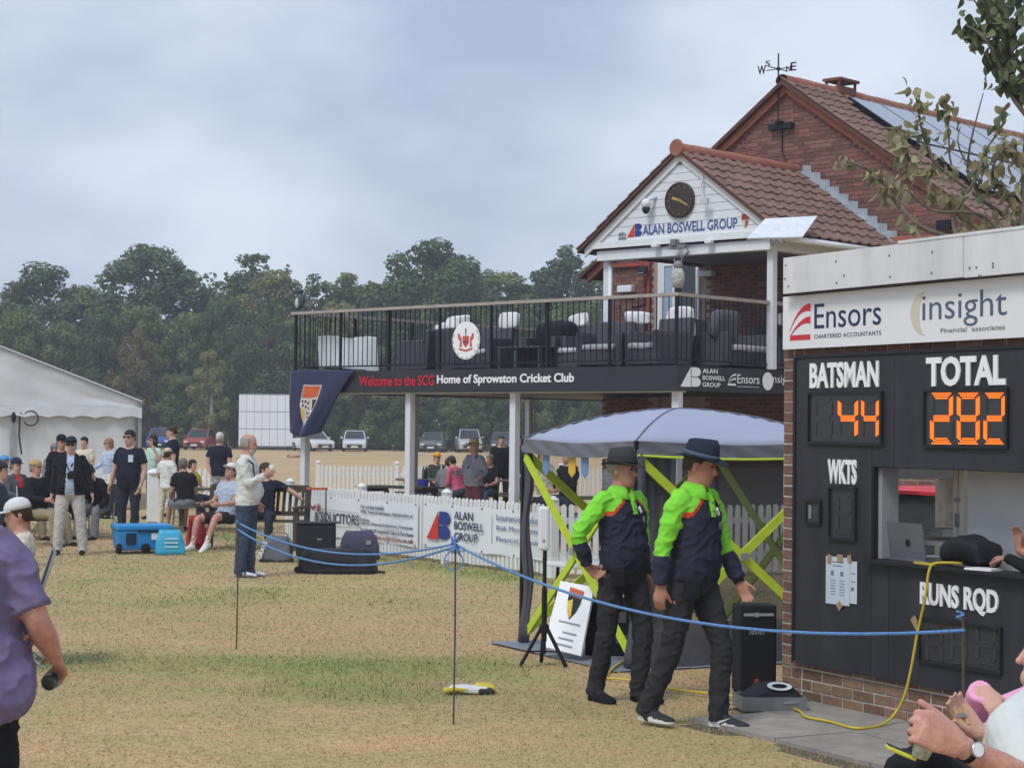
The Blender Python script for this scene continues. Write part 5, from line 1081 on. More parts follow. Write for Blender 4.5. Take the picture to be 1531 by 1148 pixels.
side_sheet('tied_flap', C4[0] + Vector((0.02, 0, 0)), C4[0] + Vector((0.40, 0.0, 0)), 0.02, 1.68, M_CURT, 0.02, n=16, off=-0.07)
def curtain(p, r, z0, z1, name='tied_curtain'):
    q = MB(); rings = []
    for j in range(15):
        z = z1 + (z0 - z1) * j / 14; w = r * (0.75 + 0.35 * abs(math.sin(j * 0.45 + 1.0)) + 0.25 * (j / 14) ** 3); rings.append([Vector(p) + Vector((math.cos(a) * w * (1 + 0.28 * math.sin(a * 5 + j * 0.5)) + 0.02 * math.sin(j * 0.8), math.sin(a) * w * (1 + 0.28 * math.cos(a * 4 + j * 0.4)), z)) for a in np.linspace(0, 2 * PI, 22, endpoint=False)])
    q.loft(rings); return q.build(name, M_CURT, gz, smooth=True)
curtain((0.03, GS - 0.03, 0), 0.036, 0.02, 1.72); curtain((0.03, 0.03, 0), 0.055, 0.02, 1.70)
q = MB(); q.add([(-0.22, -0.08, 0.012), (GS + 0.1, -0.12, 0.012), (GS + 0.1, GS, 0.012), (-0.26, GS + 0.12, 0.012)], [(0, 1, 2, 3)]); q.build('groundsheet', mat('blue grey groundsheet', (126, 134, 148), 0.6, var=0.15, vscale=3, bump=0.3, bscale=7), gz)
M_BUNT = {'yellow': mat('yellow pennant', (220, 178, 60), 0.8), 'blue': mat('blue pennant', (110, 142, 182), 0.8)}
for px, c in ((817, 'blue'), (856, 'yellow'), (875, 'blue')):
    y, z = GZ.onX(px, 672, 0.03); q = MB(); q.prism([(-0.06, 0), (0.06, 0), (0.06, -0.14), (0, -0.18), (-0.06, -0.14)], (0.03, y, 1.66), -Y, Z, 0.006); q.build('pennant', M_BUNT[c], gz)
# ---- things in and around the gazebo
t = thing('folding_table', 'white folding table inside the gazebo', 'table', GZ.world(0.62, 1.5), GZ.a + R(10)); q = MB(); q.span((-0.5, -0.3, 0.70), (0.5, 0.3, 0.74)); q.build('table_top', M_WHITE, t, bevel=0.01)
for sx in (-1, 1):
    for sy in (-1, 1): q = MB(); q.tube([(sx * 0.44, sy * 0.24, 0), (sx * 0.40, sy * 0.24, 0.70)], 0.014, 6); q.build('leg', M_IRON, t)
sp_ = G(1135, 1040); t = thing('loudspeaker', 'black loudspeaker box standing at the corner of the scoreboard', 'loudspeaker', (sp_.x - 0.02, sp_.y + 0.15, 0), R(8))
M_SPK = mat('black speaker carpet', (30, 31, 35), 0.85, bump=0.3, bscale=120); q = MB(); q.span((-0.135, -0.12, 0.02), (0.135, 0.12, 0.64)); q.build('cabinet', M_SPK, t, bevel=0.012)
q = MB(); q.span((-0.115, -0.130, 0.06), (0.115, -0.121, 0.54)); q.build('grille', mat('speaker grille', (24, 25, 28), 0.6, bump=0.8, bscale=200), t); q = MB(); q.span((-0.11, -0.126, 0.565), (0.11, -0.1205, 0.585)); q.span((-0.03, -0.135, 0.56), (0.0, -0.1205, 0.59)); q.build('handle_strip', M_ALU, t); text('PEAVEY', -0.07, 0.435, 0.05, 0.46, (0, -0.1305, 0), X, Z, M_ALU, t, bold=0.02, shear=0.2); q = MB(); q.span((-0.03, -0.134, 0.08), (0.0, -0.1305, 0.12)); q.build('red_badge', mat('red badge', (170, 60, 56), 0.5), t)
for sx in (-1, 1):
    for sy in (-1, 1): q = MB(); q.box((sx * 0.11, sy * 0.09, 0.01), (0.03, 0.03, 0.02)); q.build('foot', M_TYRE, t)
t = thing('amplifier', 'black amplifier cabinet behind the leaning crest sign', 'amplifier', GZ.world(0.35, 0.95, 0.012), GZ.a - R(30)); q = MB(); q.span((-0.24, -0.16, 0.0), (0.24, 0.16, 0.46)); q.build('cabinet', M_SPK, t, bevel=0.012); q = MB(); q.box((0.05, -0.165, 0.32), (0.10, 0.01, 0.09)); q.box((0.06, -0.165, 0.14), (0.09, 0.01, 0.07)); q.build('corner_plates', mat('steel plate', (110, 112, 112), 0.5, 0.6), t)
# leaning crest sign
sa = G(812, 962); pts = [W(812, 966, 15.75), W(868, 980, 15.45), W(888, 877, 15.75), W(838, 868, 16.05)]
t = thing('leaning_sign', 'white sign with a shield crest leaning against the amplifier', 'sign', (pts[0].x, pts[0].y, 0)); P0 = Vector((pts[0].x, pts[0].y, 0)); A_ = [p - P0 for p in pts]; nn = (A_[1] - A_[0]).cross(A_[3] - A_[0]).normalized()
q = MB(); q.add([p for p in A_] + [p - nn * 0.02 for p in A_], [(0, 1, 2, 3), (7, 6, 5, 4), (0, 4, 5, 1), (1, 5, 6, 2), (2, 6, 7, 3), (3, 7, 4, 0)]); q.build('board', M_LETTER, t)
def on_sign(poly, name, m, off=0.002):
    def pt(u, v): return A_[0].lerp(A_[1], u).lerp(A_[3].lerp(A_[2], u), v) + nn * off
    q = MB(); q.add([pt(u, v) for u, v in poly], [tuple(range(len(poly)))]); return q.build(name, m, t)
on_sign([(0.36, 0.93), (0.76, 0.90), (0.74, 0.72), (0.66, 0.58), (0.52, 0.46), (0.42, 0.58), (0.36, 0.74)], 'shield', mat('sign black', (40, 40, 44), 0.5), 0.010); on_sign([(0.36, 0.93), (0.76, 0.90), (0.75, 0.78), (0.36, 0.81)], 'shield_chief', M_FO, 0.014); on_sign([(0.38, 0.72), (0.52, 0.76), (0.56, 0.52), (0.51, 0.47), (0.42, 0.58)], 'shield_gold', M_FY, 0.014)
ou = (A_[1] - A_[0]).normalized(); ov = (A_[3] - A_[0]).normalized(); wS = (A_[1] - A_[0]).length; hS = (A_[3] - A_[0]).length
for v, u0, u1 in ((0.40, 0.25, 0.85), (0.255, 0.42, 0.80), (0.165, 0.35, 0.75), (0.075, 0.30, 0.75)): on_sign([(u0, v), (u1, v), (u1, v + 0.022), (u0, v + 0.022)], 'print_line', M_GREYP, 0.010)
# tripod with white box
p = G(813, 996); t = thing('tripod_stand', 'black tripod stand with a small white box on top', 'tripod', (p.x, p.y, 0)); q = MB(); q.tube([(0, 0, 0.10), (0, 0, 0.95)], 0.016, 8); q.tube([(0, 0, 0.2), (0, 0, 0.62)], 0.022, 8); q.build('pole', M_IRON, t); q = MB(); q.lathe([(0.02, 0.26), (0.04, 0.27), (0.04, 0.33), (0.02, 0.34)], 10); q.build('collar', M_IRON, t)
for a in (R(200), R(330), R(95)):
    d = Vector((math.cos(a), math.sin(a), 0)); q = MB(); q.bar(d * 0.03 + Vector((0, 0, 0.30)), d * 0.20 + Vector((0, 0, 0.012)), 0.028, 0.02); q.bar(Vector((0, 0, 0.12)), d * 0.13 + Vector((0, 0, 0.125)), 0.012); q.build('leg', M_IRON, t)
q = MB(); q.span((-0.055, -0.03, 0.92), (0.035, 0.03, 1.27)); bx_ = q.build('white_box', M_UPVC, t, bevel=0.02); q = MB(); q.box((-0.01, -0.032, 1.0), (0.02, 0.006, 0.02)); q.build('button', M_GREYP, bx_)
# number tray with the zero plate
p = G(1150, 1062); t = thing('number_tray', 'galvanised tray holding a black number plate with a white 0', 'tray', (p.x, p.y, 0.02), R(6)); M_ZINC = mat('zinc tray', (138, 142, 142), 0.45, 0.5, var=0.15, vscale=8)
q = MB(); q.span((-0.22, -0.15, 0.0), (0.22, 0.15, 0.012)); q.span((-0.22, -0.15, 0.0121), (0.22, -0.138, 0.09)); q.span((-0.22, 0.138, 0.0121), (0.22, 0.15, 0.09)); q.span((-0.22, -0.1379, 0.0121), (-0.208, 0.1379, 0.09)); q.span((0.208, -0.1379, 0.0121), (0.22, 0.1379, 0.09)); q.build('tray', M_ZINC, t); q = MB(); q.bar((0.06, -0.156, 0.055), (0.16, -0.156, 0.06), 0.012); q.build('handle', M_ALU, t)
q = MB(); q.loft([[Vector((-0.20, -0.13, 0.06)), Vector((0.20, -0.13, 0.06)), Vector((0.20, 0.13, 0.06)), Vector((-0.20, 0.13, 0.06))], [Vector((-0.05, -0.09, 0.115)), Vector((0.19, -0.11, 0.10)), Vector((0.15, 0.10, 0.165)), Vector((-0.06, 0.10, 0.165))]]); q.build('number_plate', M_IRON, t)
u_ = Vector((1, 0, 0)); v_ = Vector((0, 0.20, 0.055)).normalized(); q = MB(); c_ = Vector((0.07, 0.0, 0.142)); nz = u_.cross(v_); outer = [(0.085 * math.cos(a), 0.075 * math.sin(a)) for a in np.linspace(0, 2 * PI, 24, endpoint=False)]; inner = [(x_ * 0.62, y_ * 0.52) for x_, y_ in outer]
q.add([c_ + u_ * x_ + v_ * y_ + nz * 0.004 for x_, y_ in outer + inner], [(i, (i + 1) % 24, 24 + (i + 1) % 24, 24 + i) for i in range(24)]); q.build('numeral', M_LETTER, t)
# ---- boundary rope on rods
M_ROD = mat('rusty rod', (96, 82, 70), 0.7, 0.4, var=0.3, vscale=10); M_ROPE = mat('blue rope', (66, 116, 176), 0.7, var=0.25, vscale=60, c2=(110, 156, 206))
def rod(px, py, d, h, label):
    p = W(px, 700, d); t = thing('rope_rod', label, 'rod', (p.x, d, 0)); q = MB(); q.tube([(0, 0, -0.05), (0.004, 0, h * 0.5), (0, 0, h)], 0.0065, 6); q.build('shaft', M_ROD, t); q = MB(); q.tube([(-0.012 + 0.012 * math.cos(a), 0.012 * math.sin(a), h - 0.03 + 0.004 * a) for a in np.linspace(0, 9, 20)], 0.006, 5); q.build('rope_knot', M_ROPE, t); return Vector((p.x, d, h))
r1 = rod(357, 970, 16.16, 1.08, 'thin rod on the grass below the man in the white jacket'); r2 = rod(682, 1082, 12.22, 1.17, 'thin rod in the open grass left of the umpires'); r3 = rod(1441, 937, 7.7, 1.17, 'thin rod in front of the RUNS RQD digits')
def rope(pts, label, r=0.008):
    q = MB(); q.tube(pts, r, 6); o = q.build('boundary_rope', M_ROPE, smooth=True); return tag(o, label, 'rope')
def sag(a, b, s, n=24): return [a.lerp(b, i / n) - Vector((0, 0, s * 4 * (i / n) * (1 - i / n))) for i in range(n + 1)]
rope(sag(r1 + Vector((0.01, 0, -0.02)), r2 + Vector((0, 0, -0.02)), 0.15), 'upper blue boundary rope sagging between the two left rods'); rope(sag(r1 + Vector((0.0, -0.01, -0.07)), r2 + Vector((-0.01, -0.01, -0.04)), 0.20), 'lower blue boundary rope sagging between the two left rods')
rope(sag(r2 + Vector((0.01, 0, -0.03)), r3 + Vector((0, -0.01, -0.07)), 0.19), 'blue boundary rope running in front of the umpires to the scoreboard'); 
q = MB()
for k in range(7):
    a = k * 0.9; q.tube([r2 + Vector((0, 0, -0.03)) + Vector((0.03 * math.cos(a) * i / 4, 0.02 * math.sin(a), 0.02 * math.sin(a + i) + 0.012 * i * (1 if k % 2 else -1))) for i in range(5)], 0.008, 5)
q.tube([r2 + Vector((-0.01 - 0.06 * math.sin(a), 0, -0.07 - 0.06 + 0.06 * math.cos(a))) for a in np.linspace(0, 6, 14)], 0.005, 5); tag(q.build('rope_bundle', M_ROPE), 'tangled knot of blue rope on the middle rod', 'rope')
# ---- yellow extension lead
M_YEL = mat('yellow cable', (206, 180, 60), 0.5, var=0.06)
def sw(px, py, y): x_, z_ = SB.onY(px, py, y); return SB.world(x_, y, z_)
def smooth_path(P, k=6):
    out = []
    for i in range(len(P) - 1):
        a, b, c, d = P[max(i - 1, 0)], P[i], P[i + 1], P[min(i + 2, len(P) - 1)]
        for j in range(k):
            t_ = j / k; out.append(0.5 * ((2 * b) + (c - a) * t_ + (2 * a - 5 * b + 4 * c - d) * t_ ** 2 + (3 * b - a - 3 * c + d) * t_ ** 3))
    return out + [P[-1]]
path = [sw(1440, 842, 0.02), sw(1415, 841, -0.06), sw(1395, 843, -0.12), sw(1388, 858, -0.14), sw(1384, 890, -0.14), sw(1372, 945, -0.13), sw(1362, 1000, -0.14), sw(1352, 1040, -0.16), sw(1338, 1066, -0.19), G(1318, 1083, 0.035), G(1280, 1088, 0.035), G(1240, 1078, 0.035), G(1205, 1071, 0.035), G(1190, 1060, 0.035), G(1130, 1046, 0.02), G(1080, 1038, 0.02), G(1040, 1034, 0.02), G(990, 1027, 0.02), G(940, 1016, 0.02), G(905, 1010, 0.02), GZ.world(0.3, 0.6, 0.03)]
q = MB(); q.tube(smooth_path(path), 0.009, 7); tag(q.build('extension_lead', M_YEL, smooth=True), 'yellow extension lead from the scoreboard window along the ground', 'cable')
# ---- bits on the ledge and board
def tape(px, py, w, h, rot_, label):
    x_, z_ = s_on(px, py, BY0); q = MB(); q.box((0, 0, 0), (w, 0.003, h), Matrix.Rotation(R(rot_), 3, 'Y')); o = q.build('tape_piece', mat('brown tape', (164, 140, 112), 0.5, var=0.1)); o.location = SB.world(x_, BY0 - 0.0125, z_); o.rotation_euler = (0, 0, SB.a); return tag(o, label, 'tape')
x0, z0 = s_on(1236, 901, BY0); x1, z1 = s_on(1272, 834, BY0); 
def paper(x0, x1, z0, z1, y, label, marks):
    t = thing('paper_notice', label, 'notice', SB.o, SB.a); q = MB(); q.add([(x0, y, z0), (x1, y, z0), (x1, y, z1), (x0, y, z1), (x0 + 0.01, y - 0.004, z0 + 0.06)], [(0, 1, 2, 3)]); q.build('sheet', mat('pale blue paper', (196, 208, 222), 0.7, var=0.03), t); q = MB()
    for a, b, c, d in marks: xx0, xx1 = x0 + (x1 - x0) * a, x0 + (x1 - x0) * c; zz0, zz1 = z0 + (z1 - z0) * b, z0 + (z1 - z0) * d; q.add([(xx0, y - 0.001, zz0), (xx1, y - 0.001, zz0), (xx1, y - 0.001, zz1), (xx0, y - 0.001, zz1)], [(0, 1, 2, 3)])
    q.build('print', mat('print grey', (108, 118, 140), 0.7), t)
paper(x0 + 0.02, x1 + 0.075, z0 + 0.02, z1 - 0.02, BY0 - 0.006, 'rear paper notice partly covered on the black board', [(0.80, 0.30, 0.90, 0.38), (0.8, 0.5, 0.95, 0.52), (0.8, 0.7, 0.95, 0.72)]); paper(x0, x1, z0, z1, BY0 - 0.009, 'pale printed notice taped to the black board below WKTS', [(0.25, 0.88, 0.75, 0.90), (0.3, 0.80, 0.7, 0.82), (0.22, 0.60, 0.34, 0.70), (0.62, 0.60, 0.74, 0.70)] + [(0.2, 0.2 + 0.06 * k, 0.42, 0.215 + 0.06 * k) for k in range(6)] + [(0.58, 0.2 + 0.06 * k, 0.8, 0.215 + 0.06 * k) for k in range(6)])
tape(1242, 835, 0.04, 0.06, 10, 'small brown tape at the top left of the pale notice'); tape(1258, 834, 0.06, 0.05, 0, 'brown tape at the top middle of the pale notice'); tape(1272, 835, 0.04, 0.05, -10, 'brown tape at the top right of the pale notice'); tape(1257, 905, 0.05, 0.05, 45, 'brown tape below the pale notice'); tape(1371, 931, 0.09, 0.05, 50, 'brown tape holding the yellow lead to the board'); 
def inside(px, py, y): x_, z_ = SB.onY(px, py, y); return x_, z_
# laptop, papers, bag on the counter inside
zc = 1.046; xl, zl = inside(1340, 834, 0.14); xr, _ = inside(1396, 834, 0.14); t = thing('laptop', 'grey laptop open behind the scoreboard window', 'laptop', SB.world((xl + xr) / 2, 0.12, 1.046), SB.a); wd = (xr - xl) / 2; q = MB(); q.span((-wd, -0.05, 0), (wd, 0.2, 0.015)); q.build('keyboard_base', mat('laptop grey', (124, 128, 134), 0.4, 0.4), t); q = MB(); q.box((0, -0.06, 0.13), (2 * wd, 0.008, 0.24), Matrix.Rotation(R(8), 3, 'X')); lid = q.build('lid', MATS['laptop grey'], t); q = MB(); q.lathe([(0.022, 0), (0.022, 0.003), (0.001, 0.003)], 12, (0.03, -0.066, 0.12), rot=Matrix.Rotation(PI / 2, 3, 'X')); q.build('lid_badge', M_IRON, lid)
q = soft(-0.19, 0.19, -0.12, 0.12, 0, 0.21, 0.08, 0.07, 6.0); o = q.build('black_bag', mat('black nylon', (36, 37, 44), 0.7, bump=0.3, bscale=15), smooth=True); x_, z_ = inside(1453, 845, 0.06); o.location = SB.world(x_, 0.06, 1.046); o.rotation_euler = (0, 0, SB.a); smoothed(o); tag(o, 'black bag lying on the scoreboard window ledge', 'bag')
q = MB(); q.box((0, 0, 0), (0.2, 0.14, 0.012)); o = q.build('paper_pad', M_LETTER); x_, z_ = inside(1470, 850, -0.04); o.location = SB.world(x_, -0.03, 1.053); o.rotation_euler = (0, 0, SB.a + 0.2); tag(o, 'white paper under the black bag on the ledge', 'paper')
q = MB(); q.box((0, 0, 0), (0.20, 0.03, 0.014)); o = q.build('yellow_strip', M_YEL); x_, z_ = inside(1384, 837, -0.06); o.location = SB.world(x_, -0.07, 1.054); o.rotation_euler = (0, 0, SB.a - 0.1); tag(o, 'flat yellow plug strip on the window ledge', 'plug strip')
t = thing('crate_stack', 'cardboard and paper pile on the desk beside the laptop', 'pile', SB.world(inside(1405, 820, 0.6)[0], 0.62, inside(1405, 800, 0.62)[1]), SB.a); q = MB(); q.span((-0.1, -0.1, 0), (0.12, 0.1, 0.03)); q.span((-0.08, -0.09, 0.0305), (0.13, 0.08, 0.05)); q.build('papers', M_CREAM, t)
# wheelie bins standing behind the hut
def bin_(px, py, y, lidc, bodyc, label):
    x_, z_ = inside(px, py, y); t = thing('wheelie_bin', label, 'bin', SB.world(x_, y, 0), SB.a); mb_ = mat('bin body ' + str(bodyc[1]), bodyc, 0.5); q = MB(); s = z_ / 1.05
    q.loft([[Vector((sx * w_, sy * d_ , z)) for sx, sy in ((-1, -1), (1, -1), (1, 1), (-1, 1))] for w_, d_, z in ((0.20, 0.22, 0.05), (0.27, 0.30, z_ - 0.1), (0.29, 0.32, z_ - 0.095), (0.29, 0.32, z_ - 0.06))]); q.build('body', mb_, t)
    q = MB(); q.loft([[Vector((sx * w_, sy * d_ - 0.02, z)) for sx, sy in ((-1, -1), (1, -1), (1, 1), (-1, 1))] for w_, d_, z in ((0.30, 0.34, z_ - 0.059), (0.30, 0.34, z_ - 0.03), (0.22, 0.26, z_))]); q.build('lid', mat('bin lid ' + str(lidc[0]), lidc, 0.45), t)
    q = MB(); q.bar((-0.25, 0.36, z_ - 0.08), (0.25, 0.36, z_ - 0.08), 0.03); q.build('handle', mb_, t)
    for s in (-1, 1): q = MB(); q.lathe([(0.01, -0.025), (0.1, -0.025), (0.1, 0.025), (0.01, 0.025)], 12, (s * 0.23, 0.25, 0.1), rot=Matrix.Rotation(PI / 2, 3, 'Y')); q.build('wheel', M_TYRE, t)
bin_(1346, 728, 3.1, (70, 150, 96), (52, 112, 76), 'green wheelie bin seen through the scoreboard window'); bin_(1388, 727, 2.9, (206, 60, 66), (70, 74, 78), 'grey wheelie bin with red lid seen through the scoreboard window'); bin_(1426, 729, 2.9, (202, 56, 62), (72, 74, 78), 'second red-lidded wheelie bin behind the cream window post')
t = thing('yard_wall', 'low brick yard wall behind the wheelie bins', 'wall', SB.world(-5.2, 4.0), SB.a); q = MB(); q.span((0.4, 0.004, 0), (3.2, 0.22, 1.9)); yw = q.build('wall_core', M_MORTAR, t); 
for r in range(12, 25):
    x_ = 0.52 + (0.11 if r % 2 else 0)
    while x_ < 3.1: place('brick', BR[('a', 1)], yw, (x_, -0.006, 0.04 + r * 0.075)); x_ += 0.225
# yellow bundle on the grass
t = thing('striped_bundle', 'crumpled yellow white and black cloth lying on the grass', 'cloth', G(704, 1036)); 
for (x0_, x1_, y0_, y1_, h_, c, nm, sd_) in ((-0.16, 0.14, -0.06, 0.10, 0.055, (214, 216, 218), 'white_fold', 1), (-0.19, 0.0, -0.08, 0.03, 0.035, (206, 186, 70), 'yellow_fold', 2), (0.03, 0.18, -0.03, 0.10, 0.062, (206, 186, 70), 'yellow_fold', 3), (0.06, 0.17, -0.07, 0.02, 0.05, (60, 58, 52), 'black_fold', 4)):
    o = soft(x0_, x1_, y0_, y1_, 0.0, h_, 0.03, 0.03, sd_).build(nm, mat('bundle ' + str(c[0]), c, 0.9, var=0.1, bump=0.3, bscale=30), t, smooth=True); smoothed(o)

# ================================================================== COOL BOX, BAGS, SUITCASES
p = G(207, 827); t = thing('cool_box', 'bright blue wheeled cool box on the grass', 'cool box', (p.x, p.y + 0.2, 0), R(22)); M_COOL = mat('cool box blue', (44, 140, 206), 0.45, var=0.05, spec=0.4); M_COOLD = mat('cool box dark', (34, 44, 58), 0.6)
q = MB(); q.loft([[Vector((sx * w_, sy * d_, z)) for sx, sy in ((-1, -1), (1, -1), (1, 1), (-1, 1))] for w_, d_, z in ((0.36, 0.22, 0.05), (0.395, 0.245, 0.33))]); bd = q.build('body', M_COOL, t, bevel=0.02); q = MB(); q.span((-0.41, -0.26, 0.335), (0.41, 0.26, 0.42)); q.build('lid', M_COOL, t, bevel=0.025)
q = MB(); q.span((-0.27, -0.252, 0.13), (-0.12, -0.238, 0.30)); q.build('latch_plate', M_COOLD, t); q = MB(); q.span((0.1, -0.252, 0.2), (0.24, -0.24, 0.30)); q.build('sticker', M_LETTER, t); q = MB(); q.span((-0.1, -0.27, 0.31), (0.3, -0.25, 0.34)); q.build('handle_bar', M_COOLD, t)
for sx in (-0.37, 0.02): q = MB(); q.lathe([(0.01, -0.03), (0.07, -0.03), (0.075, 0.0), (0.07, 0.03), (0.01, 0.03)], 14, (sx, -0.24, 0.075), rot=Matrix.Rotation(PI / 2, 3, 'X') if sx > 0 else Matrix.Rotation(PI / 2, 3, 'Y')); q.build('wheel', M_TYRE, t, smooth=True)
for sx in (-0.3, 0.3): q = MB(); q.span((sx - 0.04, 0.14, 0.0), (sx + 0.04, 0.2, 0.05)); q.build('foot', M_COOLD, t)
def sack(w, d, h, seed, rx=0.03, top=0.8):
    b = MB(); rings = []
    for j in range(8):
        v = j / 7; k = 1 - (1 - top) * v ** 2; rg = []
        for i in range(28):
            a = 2 * PI * i / 28; c, s = math.cos(a), math.sin(a); e = 0.45; p = Vector((math.copysign(abs(c) ** e, c) * w / 2 * k, math.copysign(abs(s) ** e, s) * d / 2 * (k - 0.35 * v ** 2 * (1 - top) * 2), h * v))
            p += Vector((noise.noise(p * 6 + Vector((seed, 0, 0))), noise.noise(p * 6 + Vector((0, seed, 0))), noise.noise(p * 5 + Vector((0, 0, seed))) * (0.4 if 0 < v else 0))) * rx; rg.append(p)
        rings.append(rg)
    b.loft(rings); return b
def bag(name, label, px, py, w, d, h, m, rz=0.0, top=0.8, parts=None, dy=0.15):
    p = G(px, py); t = thing(name, label, 'bag', (p.x, p.y + dy, 0.0), R(rz)); o = sack(w, d, h, px * 0.1, 0.035, top).build('bag_body', m, t, smooth=True)
    return t
M_NYL = MATS['black nylon']; M_GRYN = mat('grey nylon', (96, 100, 108), 0.7, bump=0.3, bscale=15); M_PURN = mat('purple grey nylon', (72, 70, 96), 0.7, bump=0.3, bscale=15)
t = bag('carrier_bag', 'turquoise carrier bag beside the cool box', 251, 830, 0.42, 0.22, 0.36, mat('turquoise plastic', (54, 166, 204), 0.4, var=0.08, spec=0.5), 5, 0.7); q = MB(); 
for k in range(3): q.box((0.03, -0.112 + 0.006 * k, 0.24 - k * 0.06), (0.2, 0.004, 0.025))
q.build('print', mat('pale aqua print', (176, 214, 226), 0.5), t)
for s in (-1, 1): q = MB(); q.tube([(s * 0.02 - 0.08, s * 0.04, 0.33), (-0.05, s * 0.05, 0.42), (0.05, s * 0.05, 0.42), (0.08, s * 0.04, 0.33)], 0.008, 5); q.build('handle', mat('turquoise strap', (48, 150, 190), 0.5), t)
t = bag('red_rucksack', 'red rucksack on the grass beside the bench', 288, 822, 0.28, 0.22, 0.50, mat('red nylon', (164, 44, 54), 0.7, bump=0.3, bscale=15), 10, 0.75, dy=0.3); q = MB(); q.tube([(-0.08, -0.1, 0.42), (-0.1, -0.14, 0.25), (-0.08, -0.12, 0.08)], 0.015, 5); q.build('strap', mat('dark red strap', (120, 34, 42), 0.8), t); q = MB(); q.span((-0.1, -0.14, 0.08), (0.1, -0.10, 0.26)); q.build('pocket', MATS['red nylon'], t, bevel=0.03)
t = bag('kit_bag', 'grey and black kit bag with white lettering beside the bench', 412, 841, 0.46, 0.26, 0.36, M_GRYN, 0, 0.62, dy=0.15); text('GRAYS', -0.13, 0.0, 0.13, 0.06, (-0.16, -0.135, 0.16), Vector((0.35, 0, 0.93)), Vector((-0.93, 0, 0.35)), M_LETTER, t, bold=0.02); q = MB(); q.span((-0.225, -0.135, 0), (0.225, 0.13, 0.05)); q.build('base', M_NYL, t, bevel=0.02); q = MB(); q.tube([(-0.12, 0, 0.34), (-0.02, 0, 0.42), (0.12, 0, 0.40), (0.2, 0, 0.28)], 0.014, 6); q.build('strap', mat('grey strap', (150, 148, 144), 0.8), t)
t = bag('holdall', 'long black wheeled holdall lying on the grass', 503, 858, 1.02, 0.46, 0.30, M_NYL, -3, 0.86, dy=0.25); q = MB(); q.tube([(0.50, -0.1, 0.03), (0.62, -0.12, 0.02)], 0.018, 6); q.build('pull_handle', M_NYL, t); q = MB(); q.tube([(-0.25, -0.22, 0.12), (-0.1, -0.25, 0.16), (0.15, -0.25, 0.15), (0.3, -0.22, 0.12)], 0.012, 5); q.build('strap', M_SPK, t)
for s in (-1, 1): q = MB(); q.lathe([(0.01, -0.02), (0.045, -0.02), (0.045, 0.02), (0.01, 0.02)], 10, (-0.5, s * 0.16, 0.045), rot=Matrix.Rotation(PI / 2, 3, 'X')); q.build('wheel', M_TYRE, t)
t = bag('purple_bag', 'purple grey bag lying behind the black holdall', 535, 838, 0.58, 0.36, 0.40, M_PURN, 8, 0.7, dy=0.25); q = MB(); q.box((0.12, -0.15, 0.25), (0.07, 0.01, 0.06)); q.build('badge', M_GREYP, t)
p = G(470, 842); t = thing('wheeled_case', 'upright black wheeled case with an orange-topped handle', 'suitcase', (p.x - 0.0, p.y + 0.2, 0), R(4)); q = MB(); q.span((-0.27, -0.15, 0.05), (0.27, 0.15, 0.53)); q.build('case_body', M_NYL, t, bevel=0.03); q = MB(); q.span((-0.24, -0.17, 0.10), (0.24, -0.151, 0.36)); q.build('front_pocket', M_NYL, t, bevel=0.015); q = MB(); q.span((-0.28, -0.16, 0.531), (0.28, 0.16, 0.56)); q.build('top_flap', mat('black lid nylon', (44, 45, 50), 0.6), t, bevel=0.012)
q = MB()
for s in (-1, 1): q.tube([(s * 0.13, 0.1, 0.5), (s * 0.125, 0.1, 1.0)], 0.011, 6)
hd = q.build('telescopic_handle', mat('dark steel', (70, 74, 80), 0.4, 0.6), t); q = MB(); q.box((0, 0.1, 1.015), (0.30, 0.03, 0.035)); q.build('handle_grip', mat('orange grip', (196, 96, 56), 0.6), hd, bevel=0.01); q = MB(); q.box((0.05, -0.172, 0.33), (0.06, 0.004, 0.02)); q.build('label_tag', M_ALU, t)
for s in (-1, 1): q = MB(); q.lathe([(0.01, -0.02), (0.05, -0.02), (0.05, 0.02), (0.01, 0.02)], 10, (s * 0.2, 0.1, 0.05), rot=Matrix.Rotation(PI / 2, 3, 'X')); q.build('wheel', M_TYRE, t)

# ================================================================== BENCH, PICNIC TABLES, CHAIRS
M_WOOD = mat('dark weathered wood', (76, 66, 58), 0.85, var=0.25, vscale=6, stretch=(1, 6, 6), rnd=0.12); M_GWOOD = mat('grey weathered wood', (112, 104, 94), 0.9, var=0.2, vscale=5, stretch=(1, 6, 6), rnd=0.1)
def bench(label, x, y, rz, w=1.55):
    t = thing('wooden_bench', label, 'bench', (x, y, 0), rz)
    for k in range(4): q = MB(); q.span((-w / 2, -0.24 + k * 0.115, 0.42), (w / 2, -0.24 + k * 0.115 + 0.09, 0.445)); q.build('seat_slat', M_WOOD, t)
    for s in (-1, 1):
        q = MB(); q.span((s * w / 2 - 0.04, -0.26, 0), (s * w / 2 + 0.04, -0.19, 0.62)); q.build('leg', M_WOOD, t); q = MB(); q.bar((s * w / 2, 0.24, 0), (s * w / 2, 0.36, 0.95), 0.075, 0.075); q.build('leg', M_WOOD, t); q = MB(); q.span((s * w / 2 - 0.04, -0.30, 0.62), (s * w / 2 + 0.04, 0.33, 0.66)); q.build('armrest', M_WOOD, t)
    q = MB(); q.span((-w / 2, 0.325, 0.86), (w / 2, 0.37, 0.97)); q.build('top_rail', M_WOOD, t); q = MB(); q.span((-w / 2, 0.265, 0.50), (w / 2, 0.30, 0.57)); q.build('lower_rail', M_WOOD, t)
    n = int(w / 0.1)
    for k in range(n): xx = -w / 2 + 0.08 + (w - 0.16) * k / (n - 1); q = MB(); q.bar((xx, 0.285, 0.57), (xx, 0.345, 0.86), 0.045, 0.018, up=(0, 1, 0)); q.build('back_slat', M_WOOD, t)
    return t
